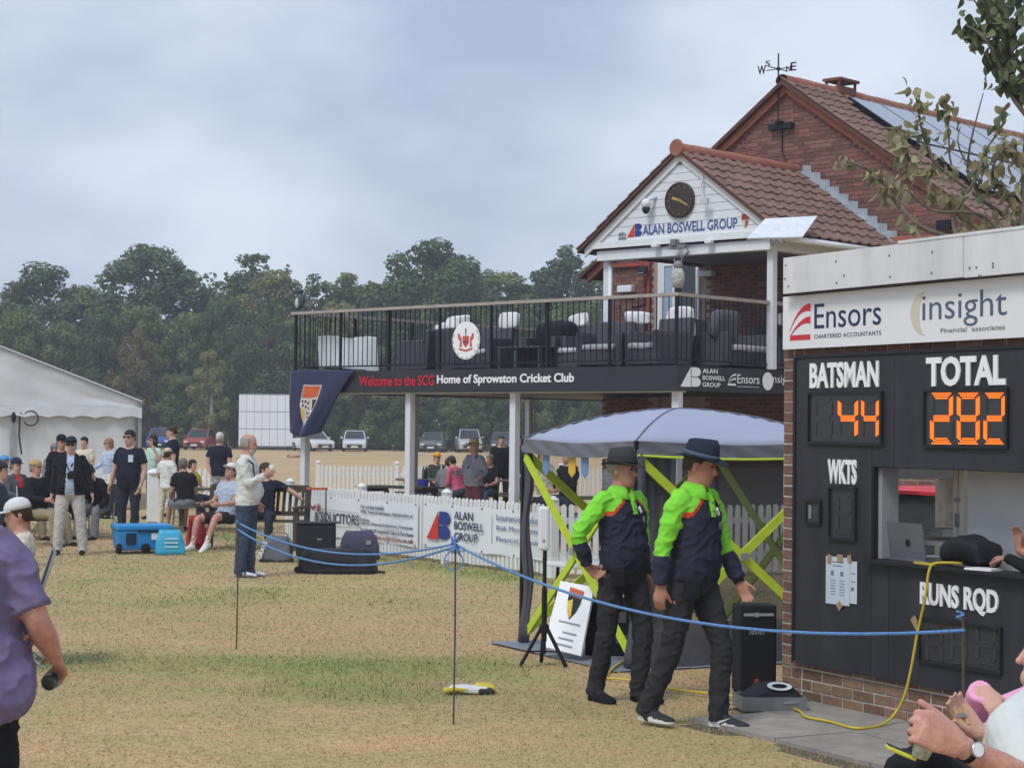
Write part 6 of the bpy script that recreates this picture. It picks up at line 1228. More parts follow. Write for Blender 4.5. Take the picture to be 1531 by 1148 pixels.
bench('dark slatted wooden bench behind the man in the white jacket', -3.95, 29.2, R(-12))
def picnic(label, x, y, rz, L_=1.5):
    t = thing('picnic_table', label, 'picnic table', (x, y, 0), rz)
    for k in range(5): q = MB(); q.span((-L_ / 2, -0.36 + k * 0.147, 0.72), (L_ / 2, -0.36 + k * 0.147 + 0.13, 0.755)); q.build('top_plank', M_GWOOD, t)
    for s in (-1, 1):
        for k in range(2): q = MB(); q.span((-L_ / 2, s * 0.70 - 0.13 + k * 0.135, 0.42), (L_ / 2, s * 0.70 - 0.13 + k * 0.135 + 0.12, 0.455)); q.build('seat_plank', M_GWOOD, t)
        for sy in (-1, 1): q = MB(); q.bar((s * L_ * 0.36, sy * 0.62, 0), (s * L_ * 0.36, sy * 0.26, 0.72), 0.045, 0.09, up=(1, 0, 0)); q.build('leg', M_GWOOD, t)
        q = MB(); q.span((s * L_ * 0.36 - 0.065, -0.8, 0.34), (s * L_ * 0.36 - 0.025, 0.8, 0.42)); q.build('cross_beam', M_GWOOD, t); q = MB(); q.span((s * L_ * 0.36 - 0.065, -0.35, 0.64), (s * L_ * 0.36 - 0.025, 0.35, 0.715)); q.build('top_batten', M_GWOOD, t)
picnic('picnic table with drinks behind the seated man in shorts', -5.35, 34.2, R(10)); picnic('picnic table under the balcony where the yellow-capped person sits', -1.65, 41.4, R(5), 1.7); picnic('picnic table under the balcony beside the white post', -0.05, 41.2, R(-8), 1.7); picnic('picnic table behind the fence seen through the gazebo', 1.0, 31.5, R(20), 1.6); picnic('bare picnic table just behind the fence below the oval sign', -2.1, 36.2, R(-35), 1.6)
def glass(x, y, z, h, r, c, label, m2=None):
    t = thing('pint_glass', label, 'glass', (x, y, z)); q = MB(); q.lathe([(r * 0.75, 0), (r, h), (r * 0.95, h), (r * 0.7, 0.01)], 10); q.build('tumbler', mat('glassware', (196, 204, 206), 0.1, alpha=0.45), t); q = MB(); q.lathe([(r * 0.68, 0.012), (r * 0.88, h * 0.7), (0.001, h * 0.7)], 10); q.build('drink', mat('drink ' + str(c[0]), c, 0.3), t)
glass(-5.25, 33.95, 0.755, 0.15, 0.045, (170, 90, 40), 'amber pint on the picnic table behind the seated man'); glass(-5.12, 34.05, 0.755, 0.14, 0.045, (206, 160, 60), 'golden pint on the picnic table behind the seated man')
def bottle(x, y, z, c, label, h=0.26):
    t = thing('bottle', label, 'bottle', (x, y, z)); q = MB(); q.lathe([(0.03, 0), (0.036, 0.01), (0.036, h * 0.6), (0.015, h * 0.78), (0.014, h * 0.95), (0.003, h * 0.951)], 10); q.build('bottle_body', mat('bottle ' + str(c[0]), c, 0.25), t, smooth=True); q = MB(); q.lathe([(0.017, h * 0.94), (0.017, h), (0.003, h)], 8); q.build('cap', M_LETTER, t)
for px, c, lb in ((633, (80, 110, 96), 'green bottle at the left end of the far picnic table'), (637, (44, 46, 50), 'black bottle on the far picnic table left of the yellow cap'), (660, (206, 200, 206), 'white bottle right of the yellow cap on the far picnic table'), (672, (196, 202, 206), 'second white bottle on the far picnic table')): bottle(W(px, 700, 41.3).x, 41.3, 0.755, c, lb, 0.3)
q = MB(); q.lathe([(0.12, 0), (0.15, 0.3), (0.14, 0.3), (0.11, 0.01)], 14); o = q.build('blue_bucket', mat('blue plastic', (52, 54, 170), 0.5)); p = W(631, 700, 40.7); o.location = (p.x, 40.7, 0.457); tag(o, 'blue bucket on the picnic bench end by the balcony post', 'bucket')
def camp_chair(label, x, y, rz, m=None, cat='camping chair'):
    m = m or M_NYL; t = thing('camping_chair', label, cat, (x, y, 0), rz); V = lambda *a: Vector(a)
    def sheet_(name, P, m=m): q = MB(); q.add(P + [p + V(0, 0.004, -0.008) for p in P], [(0, 1, 2, 3), (7, 6, 5, 4), (0, 4, 5, 1), (1, 5, 6, 2), (2, 6, 7, 3), (3, 7, 4, 0)]); q.build(name, m, t)
    sheet_('seat', [V(-0.25, -0.25, 0.42), V(0.25, -0.25, 0.42), V(0.25, 0.2, 0.36), V(-0.25, 0.2, 0.36)]); sheet_('backrest', [V(-0.26, 0.2, 0.38), V(0.26, 0.2, 0.38), V(0.28, 0.36, 0.88), V(-0.28, 0.36, 0.88)])
    for s in (-1, 1):
        sheet_('armrest', [V(s * 0.33 - 0.04, -0.26, 0.6), V(s * 0.33 + 0.04, -0.26, 0.6), V(s * 0.33 + 0.04, 0.24, 0.62), V(s * 0.33 - 0.04, 0.24, 0.62)])
        for a, b in ((V(s * 0.3, -0.28, 0), V(-s * 0.0 + s * 0.28, 0.28, 0.42)), (V(s * 0.3, 0.3, 0), V(s * 0.28, -0.26, 0.42)), (V(s * 0.31, -0.27, 0.0), V(s * 0.33, -0.25, 0.6)), (V(s * 0.29, 0.2, 0.36), V(s * 0.29, 0.37, 0.9))): q = MB(); q.tube([a, b], 0.011, 6); q.build('frame_tube', M_ALU, t)
    return t
# ================================================================== PEOPLE
TMP = bpy.data.scenes.new('workbench')
M_SKIN = mat('skin', (198, 154, 134), 0.55, var=0.08, vscale=22, bump=0.15, bscale=90, c2=(210, 166, 146)); M_SKINR = mat('ruddy skin', (176, 124, 106), 0.55, var=0.12, vscale=26, c2=(206, 158, 140), bump=0.2, bscale=90); M_SKINT = mat('tanned skin', (162, 114, 94), 0.55, var=0.1, vscale=12, c2=(182, 134, 112))
M_EYE = mat('dark eye', (48, 40, 38), 0.3); M_LIP = mat('lip', (150, 88, 80), 0.5)
def cloth(name, c, var=0.1, **k): return mat('cloth ' + name, c, 0.9, var=var, vscale=9, bump=0.12, bscale=26, spec=0.15, **k)
def rotm(yaw=0.0, pitch=0.0, roll=0.0): return Matrix.Rotation(R(yaw), 3, 'Z') @ Matrix.Rotation(R(pitch), 3, 'X') @ Matrix.Rotation(R(roll), 3, 'Y')
class Body:
    """closed lofts with a cloth/skin tag per point, fused into one continuous skin by a voxel remesh"""
    def __init__(s): s.v, s.f, s.t = [], [], []
    def rings(s, rings, tags):
        n = len(rings[0]); k = len(s.v)
        for rg, tg in zip(rings, tags):
            s.v += [Vector(p) for p in rg]; s.t += list(tg) if isinstance(tg, (list, tuple)) else [tg] * n
        for i in range(len(rings) - 1):
            for j in range(n): a, b = k + i * n + j, k + i * n + (j + 1) % n; s.f.append((a, b, b + n, a + n))
        s.f.append(tuple(k + j for j in reversed(range(n)))); s.f.append(tuple(k + (len(rings) - 1) * n + j for j in range(n)))
    def limb(s, pts, rad, tags, n=12, step=0.018, ref=None, flat=1.0, tagfn=None, blunt=False):
        """pts/rad/tags given at stations; tags[i] holds between station i and i+1"""
        P, Rr, T = [], [], []; pts = [Vector(p) for p in pts]
        for i in range(len(pts) - 1):
            m = max(1, int((pts[i + 1] - pts[i]).length / step))
            for j in range(m): t = j / m; e = t * t * (3 - 2 * t); P.append(pts[i].lerp(pts[i + 1], t)); Rr.append(rad[i] + (rad[i + 1] - rad[i]) * e); T.append(tags[min(i, len(tags) - 1)])
        P.append(pts[-1]); Rr.append(rad[-1]); T.append(tags[-1])
        # soften the bend
        for _ in range(4): P = [P[0]] + [(P[i - 1] + P[i] * 2 + P[i + 1]) / 4 for i in range(1, len(P) - 1)] + [P[-1]]
        rg, tg = [], []; rf = Vector(ref) if ref else None
        for i, p in enumerate(P):
            t = (P[min(i + 1, len(P) - 1)] - P[max(i - 1, 0)]).normalized()
            if rf is None: rf = Vector((0, 1, 0)) if abs(t.y) < 0.9 else Vector((1, 0, 0))
            x = t.cross(rf).normalized(); y = x.cross(t); rf = y
            ring = [p + (x * math.cos(2 * PI * j / n) + y * math.sin(2 * PI * j / n) * flat) * Rr[i] for j in range(n)]
            rg.append(ring); tg.append([tagfn(q, i / len(P), T[i]) for q in ring] if tagfn else T[i])
        # rounded ends
        d0 = (P[0] - P[1]).normalized(); d1 = (P[-1] - P[-2]).normalized()
        rg = [[p + (q - p) * 0.55 + d0 * Rr[0] * 0.6 for q in rg[0]] for p in (P[0],)] + rg + [[p + (q - p) * (0.9 if blunt else 0.55) + d1 * (0.003 if blunt else Rr[-1] * 0.6) for q in rg[-1]] for p in (P[-1],)]
        tg = [tg[0]] + tg + [tg[-1]]; s.rings(rg, tg)
    def ball(s, c, r, tag, rot=None, n=12, m=8):
        rg = []
        for i in range(m + 1):
            th = PI * (i + 0.15) / (m + 0.3); rg.append([Vector(c) + ((rot or Matrix.Identity(3)) @ Vector((r[0] * math.sin(th) * math.cos(2 * PI * j / n), r[1] * math.sin(th) * math.sin(2 * PI * j / n), -r[2] * math.cos(th)))) for j in range(n)])
        s.rings(rg, [tag] * (m + 1))
    def build(s, name, mats, parent, voxel, wrinkle=0.006, smooth=3, skin=()):
        me = bpy.data.meshes.new('src'); me.from_pydata([tuple(v) for v in s.v], [], s.f); me.update()
        o = bpy.data.objects.new('src', me); TMP.collection.objects.link(o)
        r = o.modifiers.new('r', 'REMESH'); r.mode = 'VOXEL'; r.voxel_size = voxel; sm = o.modifiers.new('s', 'SMOOTH'); sm.iterations = smooth; sm.factor = 0.5
        TMP.view_layers[0].update(); dg = TMP.view_layers[0].depsgraph; out = bpy.data.meshes.new_from_object(o.evaluated_get(dg)); out.name = name
        bpy.data.objects.remove(o); bpy.data.meshes.remove(me)
        kd = kdtree.KDTree(len(s.v))
        for i, v in enumerate(s.v): kd.insert(v, i)
        kd.balance(); names = list(mats); out.materials.clear()
        for k in names: out.materials.append(mats[k])
        idx = {k: i for i, k in enumerate(names)}; vt = [s.t[kd.find(v.co)[1]] for v in out.vertices]; vt = [q(v.co) if callable(q) else q for q, v in zip(vt, out.vertices)]
        if voxel < 0.012:      # tidy the cloth edges: majority of the neighbours
            nb = [[] for _ in vt]
            for e_ in out.edges: a_, b_ = e_.vertices; nb[a_].append(b_); nb[b_].append(a_)
            for _ in range(5):
                new = list(vt)
                for i, ns in enumerate(nb):
                    l = [vt[j] for j in ns] + [vt[i]]
                    if l.count(vt[i]) < len(l): new[i] = max(set(l), key=l.count)
                vt = new
        if wrinkle:
            nv = len(out.vertices); co = np.empty(nv * 3); out.vertices.foreach_get('co', co); co = co.reshape(-1, 3); nr = [v.normal.copy() for v in out.vertices]
            for i in range(nv):
                if vt[i] in skin: continue
                p = Vector(co[i]); w = noise.fractal(Vector((p.x * 8, p.y * 8, p.z * 12)) + Vector((parent.location.x, 0, 0)), 0.8, 2.0, 3); w2 = (1 - abs(noise.noise(Vector((p.x * 9 + p.z * 6, p.y * 9, p.z * 15 - p.x * 8))))) ** 4
                co[i] += np.array(nr[i]) * (w * wrinkle * 0.5 + (w2 - 0.4) * wrinkle) * (0.75 if vt[i] == 'trousers' else 1.0)
            out.vertices.foreach_set('co', co.reshape(-1))
        mi = []
        for p in out.polygons:
            a = [vt[v] for v in p.vertices]; mi.append(idx[max(set(a), key=a.count)])
        out.polygons.foreach_set('material_index', mi); out.polygons.foreach_set('use_smooth', [True] * len(out.polygons)); out.update()
        return place(name, out, parent)
def nz(v): return Vector(v).normalized()
def hand(B, w, d, n, S, tag, curl=(25, 30, 20), side=1, thumb=0.5, spread=0.12, wid=1.0):
    """palm and five fingers: w wrist, d pointing direction, n palm normal (fingers curl towards it), side: +1 thumb on d x n side"""
    d = nz(d); n = nz(n); n = nz(n - d * n.dot(d)); s = d.cross(n) * side; L = 0.098 * S; rg = []
    for k, (t, ww, th) in enumerate(((-0.01, 0.029, 0.021), (0.02, 0.034, 0.019), (0.05, 0.041, 0.017), (0.08, 0.042, 0.015), (0.096, 0.038, 0.012))):
        rg.append([w + d * t * S + (s * math.cos(a) * ww * wid + n * math.sin(a) * th) * S for a in np.linspace(0, 2 * PI, 12, endpoint=False)])
    B.rings(rg, [tag] * len(rg))
    for off, ln, r in ((0.030, 0.072, 0.0088), (0.010, 0.080, 0.0092), (-0.011, 0.074, 0.0088), (-0.030, 0.058, 0.0080)):
        p = w + (d * 0.086 + s * off * wid) * S; dd = nz(d + s * off * spread * 12); nn = n; pts = [w + (d * 0.06 + s * off * 0.9 * wid) * S, p]
        for k, c in enumerate(curl):
            a = R(c); dd, nn = dd * math.cos(a) + nn * math.sin(a), nn * math.cos(a) - dd * math.sin(a); p = p + dd * ln * S * (0.44, 0.32, 0.24)[k]; pts.append(p)
        B.limb(pts, [r * S, r * S, r * 0.98 * S, r * 0.9 * S, r * 0.78 * S], [tag], n=8, step=0.01)
    p = w + (d * 0.02 + s * 0.028) * S; dd = nz(d * 0.75 + s * (0.65 - 0.3 * thumb) + n * 0.75 * thumb); p2 = p + dd * 0.042 * S; d3 = nz(dd + d * 0.5 + n * 0.35 * thumb); B.limb([p - dd * 0.01 * S, p2, p2 + d3 * 0.03 * S, p2 + d3 * 0.052 * S], [0.0135 * S, 0.011 * S, 0.010 * S, 0.0085 * S], [tag], n=8, step=0.01)
def person(label, x, y, yaw, h=1.75, build=1.0, lean=0, roll=0, twist=0, belly=0.0, head=(0, 0), L_arm=((0.16, 0, -1), (0.06, -0.25, -1)), R_arm=((-0.16, 0, -1), (-0.06, -0.25, -1)), L_leg=((0.03, 0, -1), (0, 0, -1)), R_leg=((-0.03, 0, -1), (0, 0, -1)), cols=None, sleeve=1.0, shorts=False, skin=M_SKIN, voxel=0.017, hat=None, hair=(70, 56, 46), hairlen=0.5, bald=False, glasses=False, z0=None, shirt_out=0.0, jacket=False, tagger=None, feet=(0, 0), curlL=(20, 25, 18), curlR=(20, 25, 18), handdirL=None, handdirR=None, palmL=None, palmR=None, socks=None, trouser_w=1.0, skirt=0, name='person', group=None, neckline=False, shrug=0.0, hem=None, stubble=None, face=True, beard=None, nolegs=False):
    """local frame: facing -y, left hand on +x; joints come from direction vectors, feet (or seat) land on z0"""
    S = h / 1.75; c = cols; t = thing(name, label, 'person', (x, y, 0), R(yaw), group); B = Body(); b = build
    Tm = rotm(twist, lean, roll); pel = Vector((0, 0, 0)); V = Vector
    def T(p): return Tm @ (V(p) * S)
    hipL, hipR = V((0.088 * b, 0, -0.02)) * S, V((-0.088 * b, 0, -0.02)) * S; th, sh_ = 0.425 * S, 0.415 * S
    def leg(hip, dd): k = hip + nz(dd[0]) * th; a = k + nz(dd[1]) * sh_; return k, a
    kL, aL = leg(hipL, L_leg); kR, aR = leg(hipR, R_leg); low = min(aL.z, aR.z) - 0.075 * S; dz = -low + (z0 or 0.0)
    up = V((0, 0, dz)); 
    Ti = Tm.transposed(); bodyt = 'jacket' if jacket else 'shirt'; hem_z = (hem if hem is not None else (-0.05 if (shirt_out or jacket) else 0.03)) if not tagger else 0.0
    def ttag(co):
        q = (Ti @ (Vector(co) - up)) / S; zz = q.z; rr = math.hypot(q.x * 0.7, q.y) or 1; sa = q.y / rr
        if tagger: return tagger('torso', q)
        if jacket and zz > hem_z: return 'jacket' if (abs(q.x) > 0.055 + 0.03 * (0.5 - zz) or q.y > 0) and zz < 0.56 else ('shirt' if zz < 0.535 else 'skin')
        nl = 0.552 - 0.032 * max(0, -sa)
        return 'skin' if zz > nl else ('shirt' if zz > hem_z else 'trousers')
    def ltag(co):
        q = (Ti @ (Vector(co) - up)) / S
        return ttag(co) if q.z > hem_z - 0.01 and abs(q.y + 0.05 * belly) < 0.125 * b + 0.06 * belly and abs(q.x) < 0.2 * b else 'trousers'
    # torso
    prof = [(-0.10, 0.125, 0.095, 0.0), (-0.04, 0.160, 0.112, 0.005), (0.03, 0.165, 0.115, 0.0), (0.12, 0.158, 0.112, -0.01), (0.22, 0.158, 0.114, -0.012), (0.32, 0.166, 0.120, -0.010), (0.40, 0.176, 0.118, 0.0), (0.46, 0.178, 0.105, 0.006), (0.505, 0.150, 0.085, 0.012), (0.535, 0.095, 0.068, 0.012), (0.56, 0.062, 0.060, 0.006), (0.60, 0.054, 0.056, -0.004)]
    dense = []
    for i in range(len(prof) - 1):
        m = max(1, int((prof[i + 1][0] - prof[i][0]) / 0.02))
        for j in range(m): u = j / m; dense.append(tuple(prof[i][k] + (prof[i + 1][k] - prof[i][k]) * u for k in range(4)))
    dense.append(prof[-1]); rg, tg = [], []; nT = 28
    for (z, w, d, yo) in dense:
        bl = belly * math.exp(-((z - 0.10) / 0.13) ** 2); w2 = w * b * (1 + 0.25 * bl) + (shirt_out if 0.02 < z < 0.45 else 0); d2 = d * b * (1 + 0.0 * bl) + bl * 0.10 + (shirt_out * 0.7 if 0.02 < z < 0.45 else 0); yo2 = yo - bl * 0.085
        if shirt_out and (hem or -0.05) - 0.02 < z <= 0.02: w2 += shirt_out * 1.15; d2 += shirt_out
        ring, tr = [], []
        for j in range(nT):
            a = 2 * PI * j / nT; ca, sa = math.cos(a), math.sin(a); e = 0.86; loc = V((math.copysign(abs(ca) ** e, ca) * w2, math.copysign(abs(sa) ** e, sa) * d2 + yo2, z))
            ring.append(T(loc) + up); tr.append(ttag)
            if False:
                zz = z; hem = -0.055 if shirt_out else 0.035; nl = 0.548 - (0.035 if sa < -0.5 else 0) - (0.05 * max(0, -sa - 0.8) * 5 if neckline else 0)
                if jacket and zz > -0.05: tr.append('jacket' if (sa > -0.80 - 0.0 * zz or zz > 0.56) and zz < 0.565 else ('shirt' if zz < 0.53 else 'skin'))
                else: tr.append('skin' if zz > nl else ('shirt' if zz > hem else 'trousers'))
        rg.append(ring); tg.append(tr)
    B.rings(rg, tg)
    # head
    nk = T((0, 0.004, 0.55)) + up; Hm = Tm @ rotm(head[0], head[1]) if True else Tm; hc = nk + (Tm @ V((0, -0.022, 0.137))) * S
    B.limb([nk - (Tm @ V((0, 0, 0.05))) * S, hc - (Tm @ V((0, -0.02, 0.06))) * S], [0.062 * S * (0.9 + 0.1 * b), 0.056 * S], ['skin'])
    def Hd(p): return hc + Hm @ (V(p) * S)
    hp = [(-0.118, 0.022, 0.020, -0.058), (-0.108, 0.040, 0.042, -0.045), (-0.085, 0.054, 0.066, -0.026), (-0.05, 0.064, 0.082, -0.012), (-0.01, 0.070, 0.090, -0.004), (0.03, 0.074, 0.095, 0.002), (0.07, 0.071, 0.092, 0.006), (0.10, 0.056, 0.074, 0.008), (0.12, 0.028, 0.04, 0.008)]
    dn = []
    for i in range(len(hp) - 1):
        for j in range(2): u = j / 2; dn.append(tuple(hp[i][k] + (hp[i + 1][k] - hp[i][k]) * u for k in range(4)))
    dn.append(hp[-1]); tg = []
    rgs = [[Hd((w * math.cos(a), d * math.sin(a) + yo, z)) for a in np.linspace(0, 2 * PI, 20, endpoint=False)] for z, w, d, yo in dn]
    for (z, w, d, yo) in dn:
        row = []
        for a in np.linspace(0, 2 * PI, 20, endpoint=False):
            row.append('beard' if beard and z < -0.055 and math.sin(a) < 0.1 else 'skin')
        tg.append(row)
    B.rings(rgs, tg)
    B.limb([Hd((0, -0.088, 0.018)), Hd((0, -0.104, -0.012)), Hd((0, -0.108, -0.030))], [0.008 * S, 0.012 * S, 0.015 * S], ['skin'], n=8, step=0.01)
    for s in (-1, 1): B.ball(Hd((s * 0.074, 0.012, -0.008)), (0.010 * S, 0.020 * S, 0.032 * S), 'skin', Hm, 8, 6)
    for s in (-1, 1): B.ball(Hd((s * 0.033, -0.083, 0.034)), (0.022 * S, 0.010 * S, 0.007 * S), 'skin', Hm, 8, 6)
    B.ball(Hd((0, -0.086, -0.066)), (0.024 * S, 0.012 * S, 0.010 * S), 'skin', Hm, 8, 6)
    # arms
    wr = {}
    for s, dd, nm, pn, hd_, cu in ((1, L_arm, 'L', palmL, handdirL, curlL), (-1, R_arm, 'R', palmR, handdirR, curlR)):
        sho = T((s * (0.168 * b), 0.008, 0.472 + shrug)) + up; u_ = Tm @ nz(dd[0]); f_ = Tm @ nz(dd[1]); el = sho + u_ * 0.285 * S; w_ = el + f_ * 0.245 * S; k = (0.85 + 0.15 * b); st = bodyt
        if sleeve >= 0.95:
            st = (lambda co, s=s, sho=sho, el=el, u_=u_, f_=f_: tagger('arm', (s, min(1, max(0, (Vector(co) - sho).dot(u_) / (0.285 * S))) * 0.54 + 0.46 * min(1, max(0, (Vector(co) - el).dot(f_) / (0.245 * S))), Ti @ (Vector(co) - sho)))) if tagger else st; tf = None
            B.limb([sho - u_ * 0.02 * S + Tm @ V((-s * 0.035, 0, 0.0)) * S, sho + u_ * 0.05 * S, el, el + f_ * 0.12 * S, w_ - f_ * 0.02 * S], [0.070 * S * k, 0.068 * S * k, 0.054 * S * k, 0.050 * S * k, 0.044 * S * k], [st], tagfn=tf, blunt=True); B.limb([w_ - f_ * 0.03 * S, w_ + f_ * 0.01 * S], [0.030 * S, 0.027 * S], ['skin'])
        else:
            cut = sho + u_ * 0.285 * S * sleeve * 1.0
            B.limb([sho - u_ * 0.02 * S + Tm @ V((-s * 0.035, 0, 0.0)) * S, sho + u_ * 0.05 * S, cut], [0.070 * S * k, 0.070 * S * k, 0.064 * S * k], [st], blunt=True); B.limb([cut - u_ * 0.012 * S, el, el + f_ * 0.07 * S, w_], [0.044 * S * k, 0.040 * S * k, 0.041 * S * k, 0.027 * S * k], ['skin'])
        hdv = Tm @ nz(hd_) if hd_ else f_; pv = Tm @ nz(pn) if pn else Tm @ V((-s, -0.25, 0)); pv = pv - hdv * pv.dot(hdv)
        if pv.length < 0.2: pv = Tm @ V((0, -1, 0.3)); pv = pv - hdv * pv.dot(hdv)
        fr = Tm @ V((0, -1, 0.4)); sd = 1 if hdv.cross(nz(pv)).dot(fr) > 0 else -1
        hand(B, w_, hdv, pv, S, 'skin', cu, sd); wr[nm] = (w_ + hdv * 0.07 * S, hdv, nz(pv), w_, f_)
    # legs
    if not nolegs:
      for s, hip, kn, an, ft in ((1, hipL, kL, aL, feet[0]), (-1, hipR, kR, aR, feet[1])):
        hip, kn, an = hip + up, kn + up, an + up; q = trouser_w * (0.8 + 0.2 * b); tr = ltag; d1 = (kn - hip).normalized(); d2 = (an - kn).normalized()
        if shorts:
            B.limb([hip - d1 * 0.03 * S, hip + d1 * 0.16 * S, hip + d1 * th * 0.80], [0.094 * S * q, 0.094 * S * q, 0.088 * S * q], [tr], blunt=True); B.limb([hip + d1 * th * 0.77, kn, kn + d2 * 0.12 * S, an - d2 * 0.02 * S], [0.062 * S, 0.052 * S, 0.054 * S, 0.034 * S], ['skin'])
            if socks: B.limb([an - d2 * 0.14 * S, an + d2 * 0.03 * S], [0.041 * S, 0.042 * S], ['socks'])
        else: B.limb([hip - d1 * 0.03 * S, hip + d1 * 0.14 * S, kn, kn + d2 * 0.14 * S, an + d2 * 0.035 * S], [0.096 * S * q, 0.090 * S * q, 0.068 * S * q, 0.066 * S * q, 0.062 * S * q], [tr], blunt=True)
        fy = R(ft); f = V((math.sin(fy) * 1.0, -math.cos(fy), 0)); tilt = max(-0.5, min(0.5, 0.0)); 
        if (an.z - 0.075 * S) > 0.04 + (z0 or 0): f = nz(f + V((0, 0, -0.55)))
        sd = f.cross(V((0, 0, 1))).normalized(); uu = sd.cross(f).normalized(); a0 = an - f * 0.055 * S; rg, tg = [], []
        for tt, w_, hh in ((0.0, 0.026, 0.045), (0.02, 0.036, 0.085), (0.06, 0.038, 0.10), (0.11, 0.040, 0.085), (0.16, 0.046, 0.062), (0.21, 0.046, 0.05), (0.25, 0.036, 0.042), (0.268, 0.018, 0.03)):
            base = a0 + f * tt * S - uu * 0.075 * S; row = []; trow = []
            for (cx_, cz_) in ((-1, 0), (-1.04, 0.25), (-0.95, 0.6), (-0.6, 0.92), (0, 1), (0.6, 0.92), (0.95, 0.6), (1.04, 0.25), (1, 0), (0.4, -0.02), (-0.4, -0.02)): row.append(base + sd * cx_ * w_ * S + uu * cz_ * hh * S); trow.append('sole' if cz_ < 0.3 else 'shoes')
            rg.append(row); tg.append(trow)
        B.rings(rg, tg)
    mats = {'skin': skin, 'shirt': c['shirt'], 'trousers': c['trousers'], 'shoes': c.get('shoes', MATS.get('cloth black shoe') or cloth('black shoe', (34, 34, 36))), 'sole': c.get('sole', c.get('shoes', MATS.get('cloth black shoe'))), 'socks': c.get('socks', M_CUSH), 'jacket': c.get('jacket', c['shirt']), 'beard': beard or skin}
    for k_ in ('a', 'b', 'c'):
        if k_ in c: mats[k_] = c[k_]
    body = B.build('body', mats, t, voxel * S, skin=('skin', 'shoes', 'sole', 'beard'), wrinkle=0.013)
    # hair, hat, face
    if not bald:
        q = MB(); lo = -0.02 - 0.09 * hairlen; rgs = []
        for i in range(9):
            ph = PI / 2 * i / 8; z = 0.045 + 0.085 * math.sin(ph); k = math.cos(ph); rgs.append([Hd((0.0775 * k * math.cos(a) * (1 + 0.04 * math.sin(a * 7)), 0.104 * k * math.sin(a) * (1 + 0.04 * math.sin(a * 9)) + 0.008, z)) for a in np.linspace(0, 2 * PI, 20, endpoint=False)])
        rgs = [[Hd((0.0765 * math.cos(a), 0.100 * math.sin(a) + 0.010, 0.062 if math.sin(a) < -0.45 else (lo + 0.05 if abs(math.sin(a)) <= 0.45 and math.sin(a) < 0.2 else lo))) for a in np.linspace(0, 2 * PI, 20, endpoint=False)]] + rgs
        q.loft(rgs); q.build('hair', mat('hair ' + str(hair[0]), hair, 0.7, var=0.35, vscale=30, stretch=(4, 4, 1), bump=0.4, bscale=60), t, smooth=True)
    if face:
        for s in (-1, 1): q = MB(); q.ball(Hd((s * 0.032, -0.0845, 0.012)), (0.012 * S, 0.008 * S, 0.006 * S), 8, 6, Hm); q.build('eye', M_EYE, t, smooth=True)
        q = MB(); q.ball(Hd((0, -0.0945, -0.063)), (0.022 * S, 0.006 * S, 0.004 * S), 8, 6, Hm); q.build('mouth', M_LIP, t, smooth=True)
    if glasses:
        q = MB()
        for s in (-1, 1): q.ball(Hd((s * 0.034, -0.094, 0.012)), (0.031 * S, 0.010 * S, 0.020 * S), 10, 7, Hm); q.bar(Hd((s * 0.064, -0.08, 0.018)), Hd((s * 0.078, 0.02, 0.012)), 0.006 * S)
        q.bar(Hd((-0.02, -0.098, 0.018)), Hd((0.02, -0.098, 0.018)), 0.008 * S); q.build('sunglasses', mat('dark lens', (26, 24, 26), 0.15, spec=0.6), t)
    def ringoval(z, w, d, yo=0.0, n=24, wav=0.0): return [Hd((w * math.cos(a), d * math.sin(a) + yo, z + wav * math.cos(2 * a))) for a in np.linspace(0, 2 * PI, n, endpoint=False)]
    if hat:
        kind, hc_ = hat[0], hat[1]; mh = cloth('hat ' + '_'.join(map(str, hc_)), hc_)
        if kind == 'cap':
            q = MB(); q.loft([ringoval(0.045, 0.084, 0.108, 0.006), ringoval(0.075, 0.084, 0.107, 0.006), ringoval(0.11, 0.070, 0.088, 0.008), ringoval(0.132, 0.042, 0.052, 0.008), ringoval(0.140, 0.012, 0.014, 0.008)]); ho = q.build('cap', mh, t, smooth=True)
            q = MB(); P = [(0.075 * math.cos(a), -0.06 + 0.0 - (0.115) * math.sin(a)) for a in np.linspace(0, PI, 9)]; fw = hat[2] if len(hat) > 2 else 1
            q.loft([[Hd((x_, fw * (y_ if fw > 0 else y_) if fw > 0 else -y_ + 0.01, z_ - 0.06 * 0 - 0.10 * max(0, abs(x_)) * 0.3)) for x_, y_ in P] for z_ in (0.042, 0.050)]); q.build('peak', mh, ho)
        elif kind == 'brim':        # wide-brimmed felt hat with a pinched crown and band
            q = MB(); top = [Hd((0.060 * math.cos(a) * (1 - 0.25 * max(0, -math.sin(a))), 0.082 * math.sin(a) + 0.006, 0.165 - 0.010 * math.sin(a) - 0.018 * (abs(math.cos(a)) < 0.45))) for a in np.linspace(0, 2 * PI, 24, endpoint=False)]
            q.loft([ringoval(0.052, 0.088, 0.112, 0.006), ringoval(0.10, 0.085, 0.108, 0.006), ringoval(0.145, 0.076, 0.098, 0.006), top, [Hd((0.025 * math.cos(a), 0.045 * math.sin(a) + 0.006, 0.150)) for a in np.linspace(0, 2 * PI, 24, endpoint=False)]]); ho = q.build('hat', mh, t, smooth=True)
            q = MB(); bw = hat[2] if len(hat) > 2 else 0.165; q.loft([ringoval(0.050, 0.086, 0.110, 0.006), ringoval(0.054, bw * 0.80, bw * 0.93, 0.0, wav=0.010), ringoval(0.050, bw * 0.97, bw * 1.10, 0.0, wav=0.016), ringoval(0.046, bw * 0.97, bw * 1.10, 0.0, wav=0.016), ringoval(0.046, bw * 0.80, bw * 0.93, 0.0, wav=0.010), ringoval(0.042, 0.086, 0.110, 0.006)]); q.build('brim', mh, ho, smooth=True)
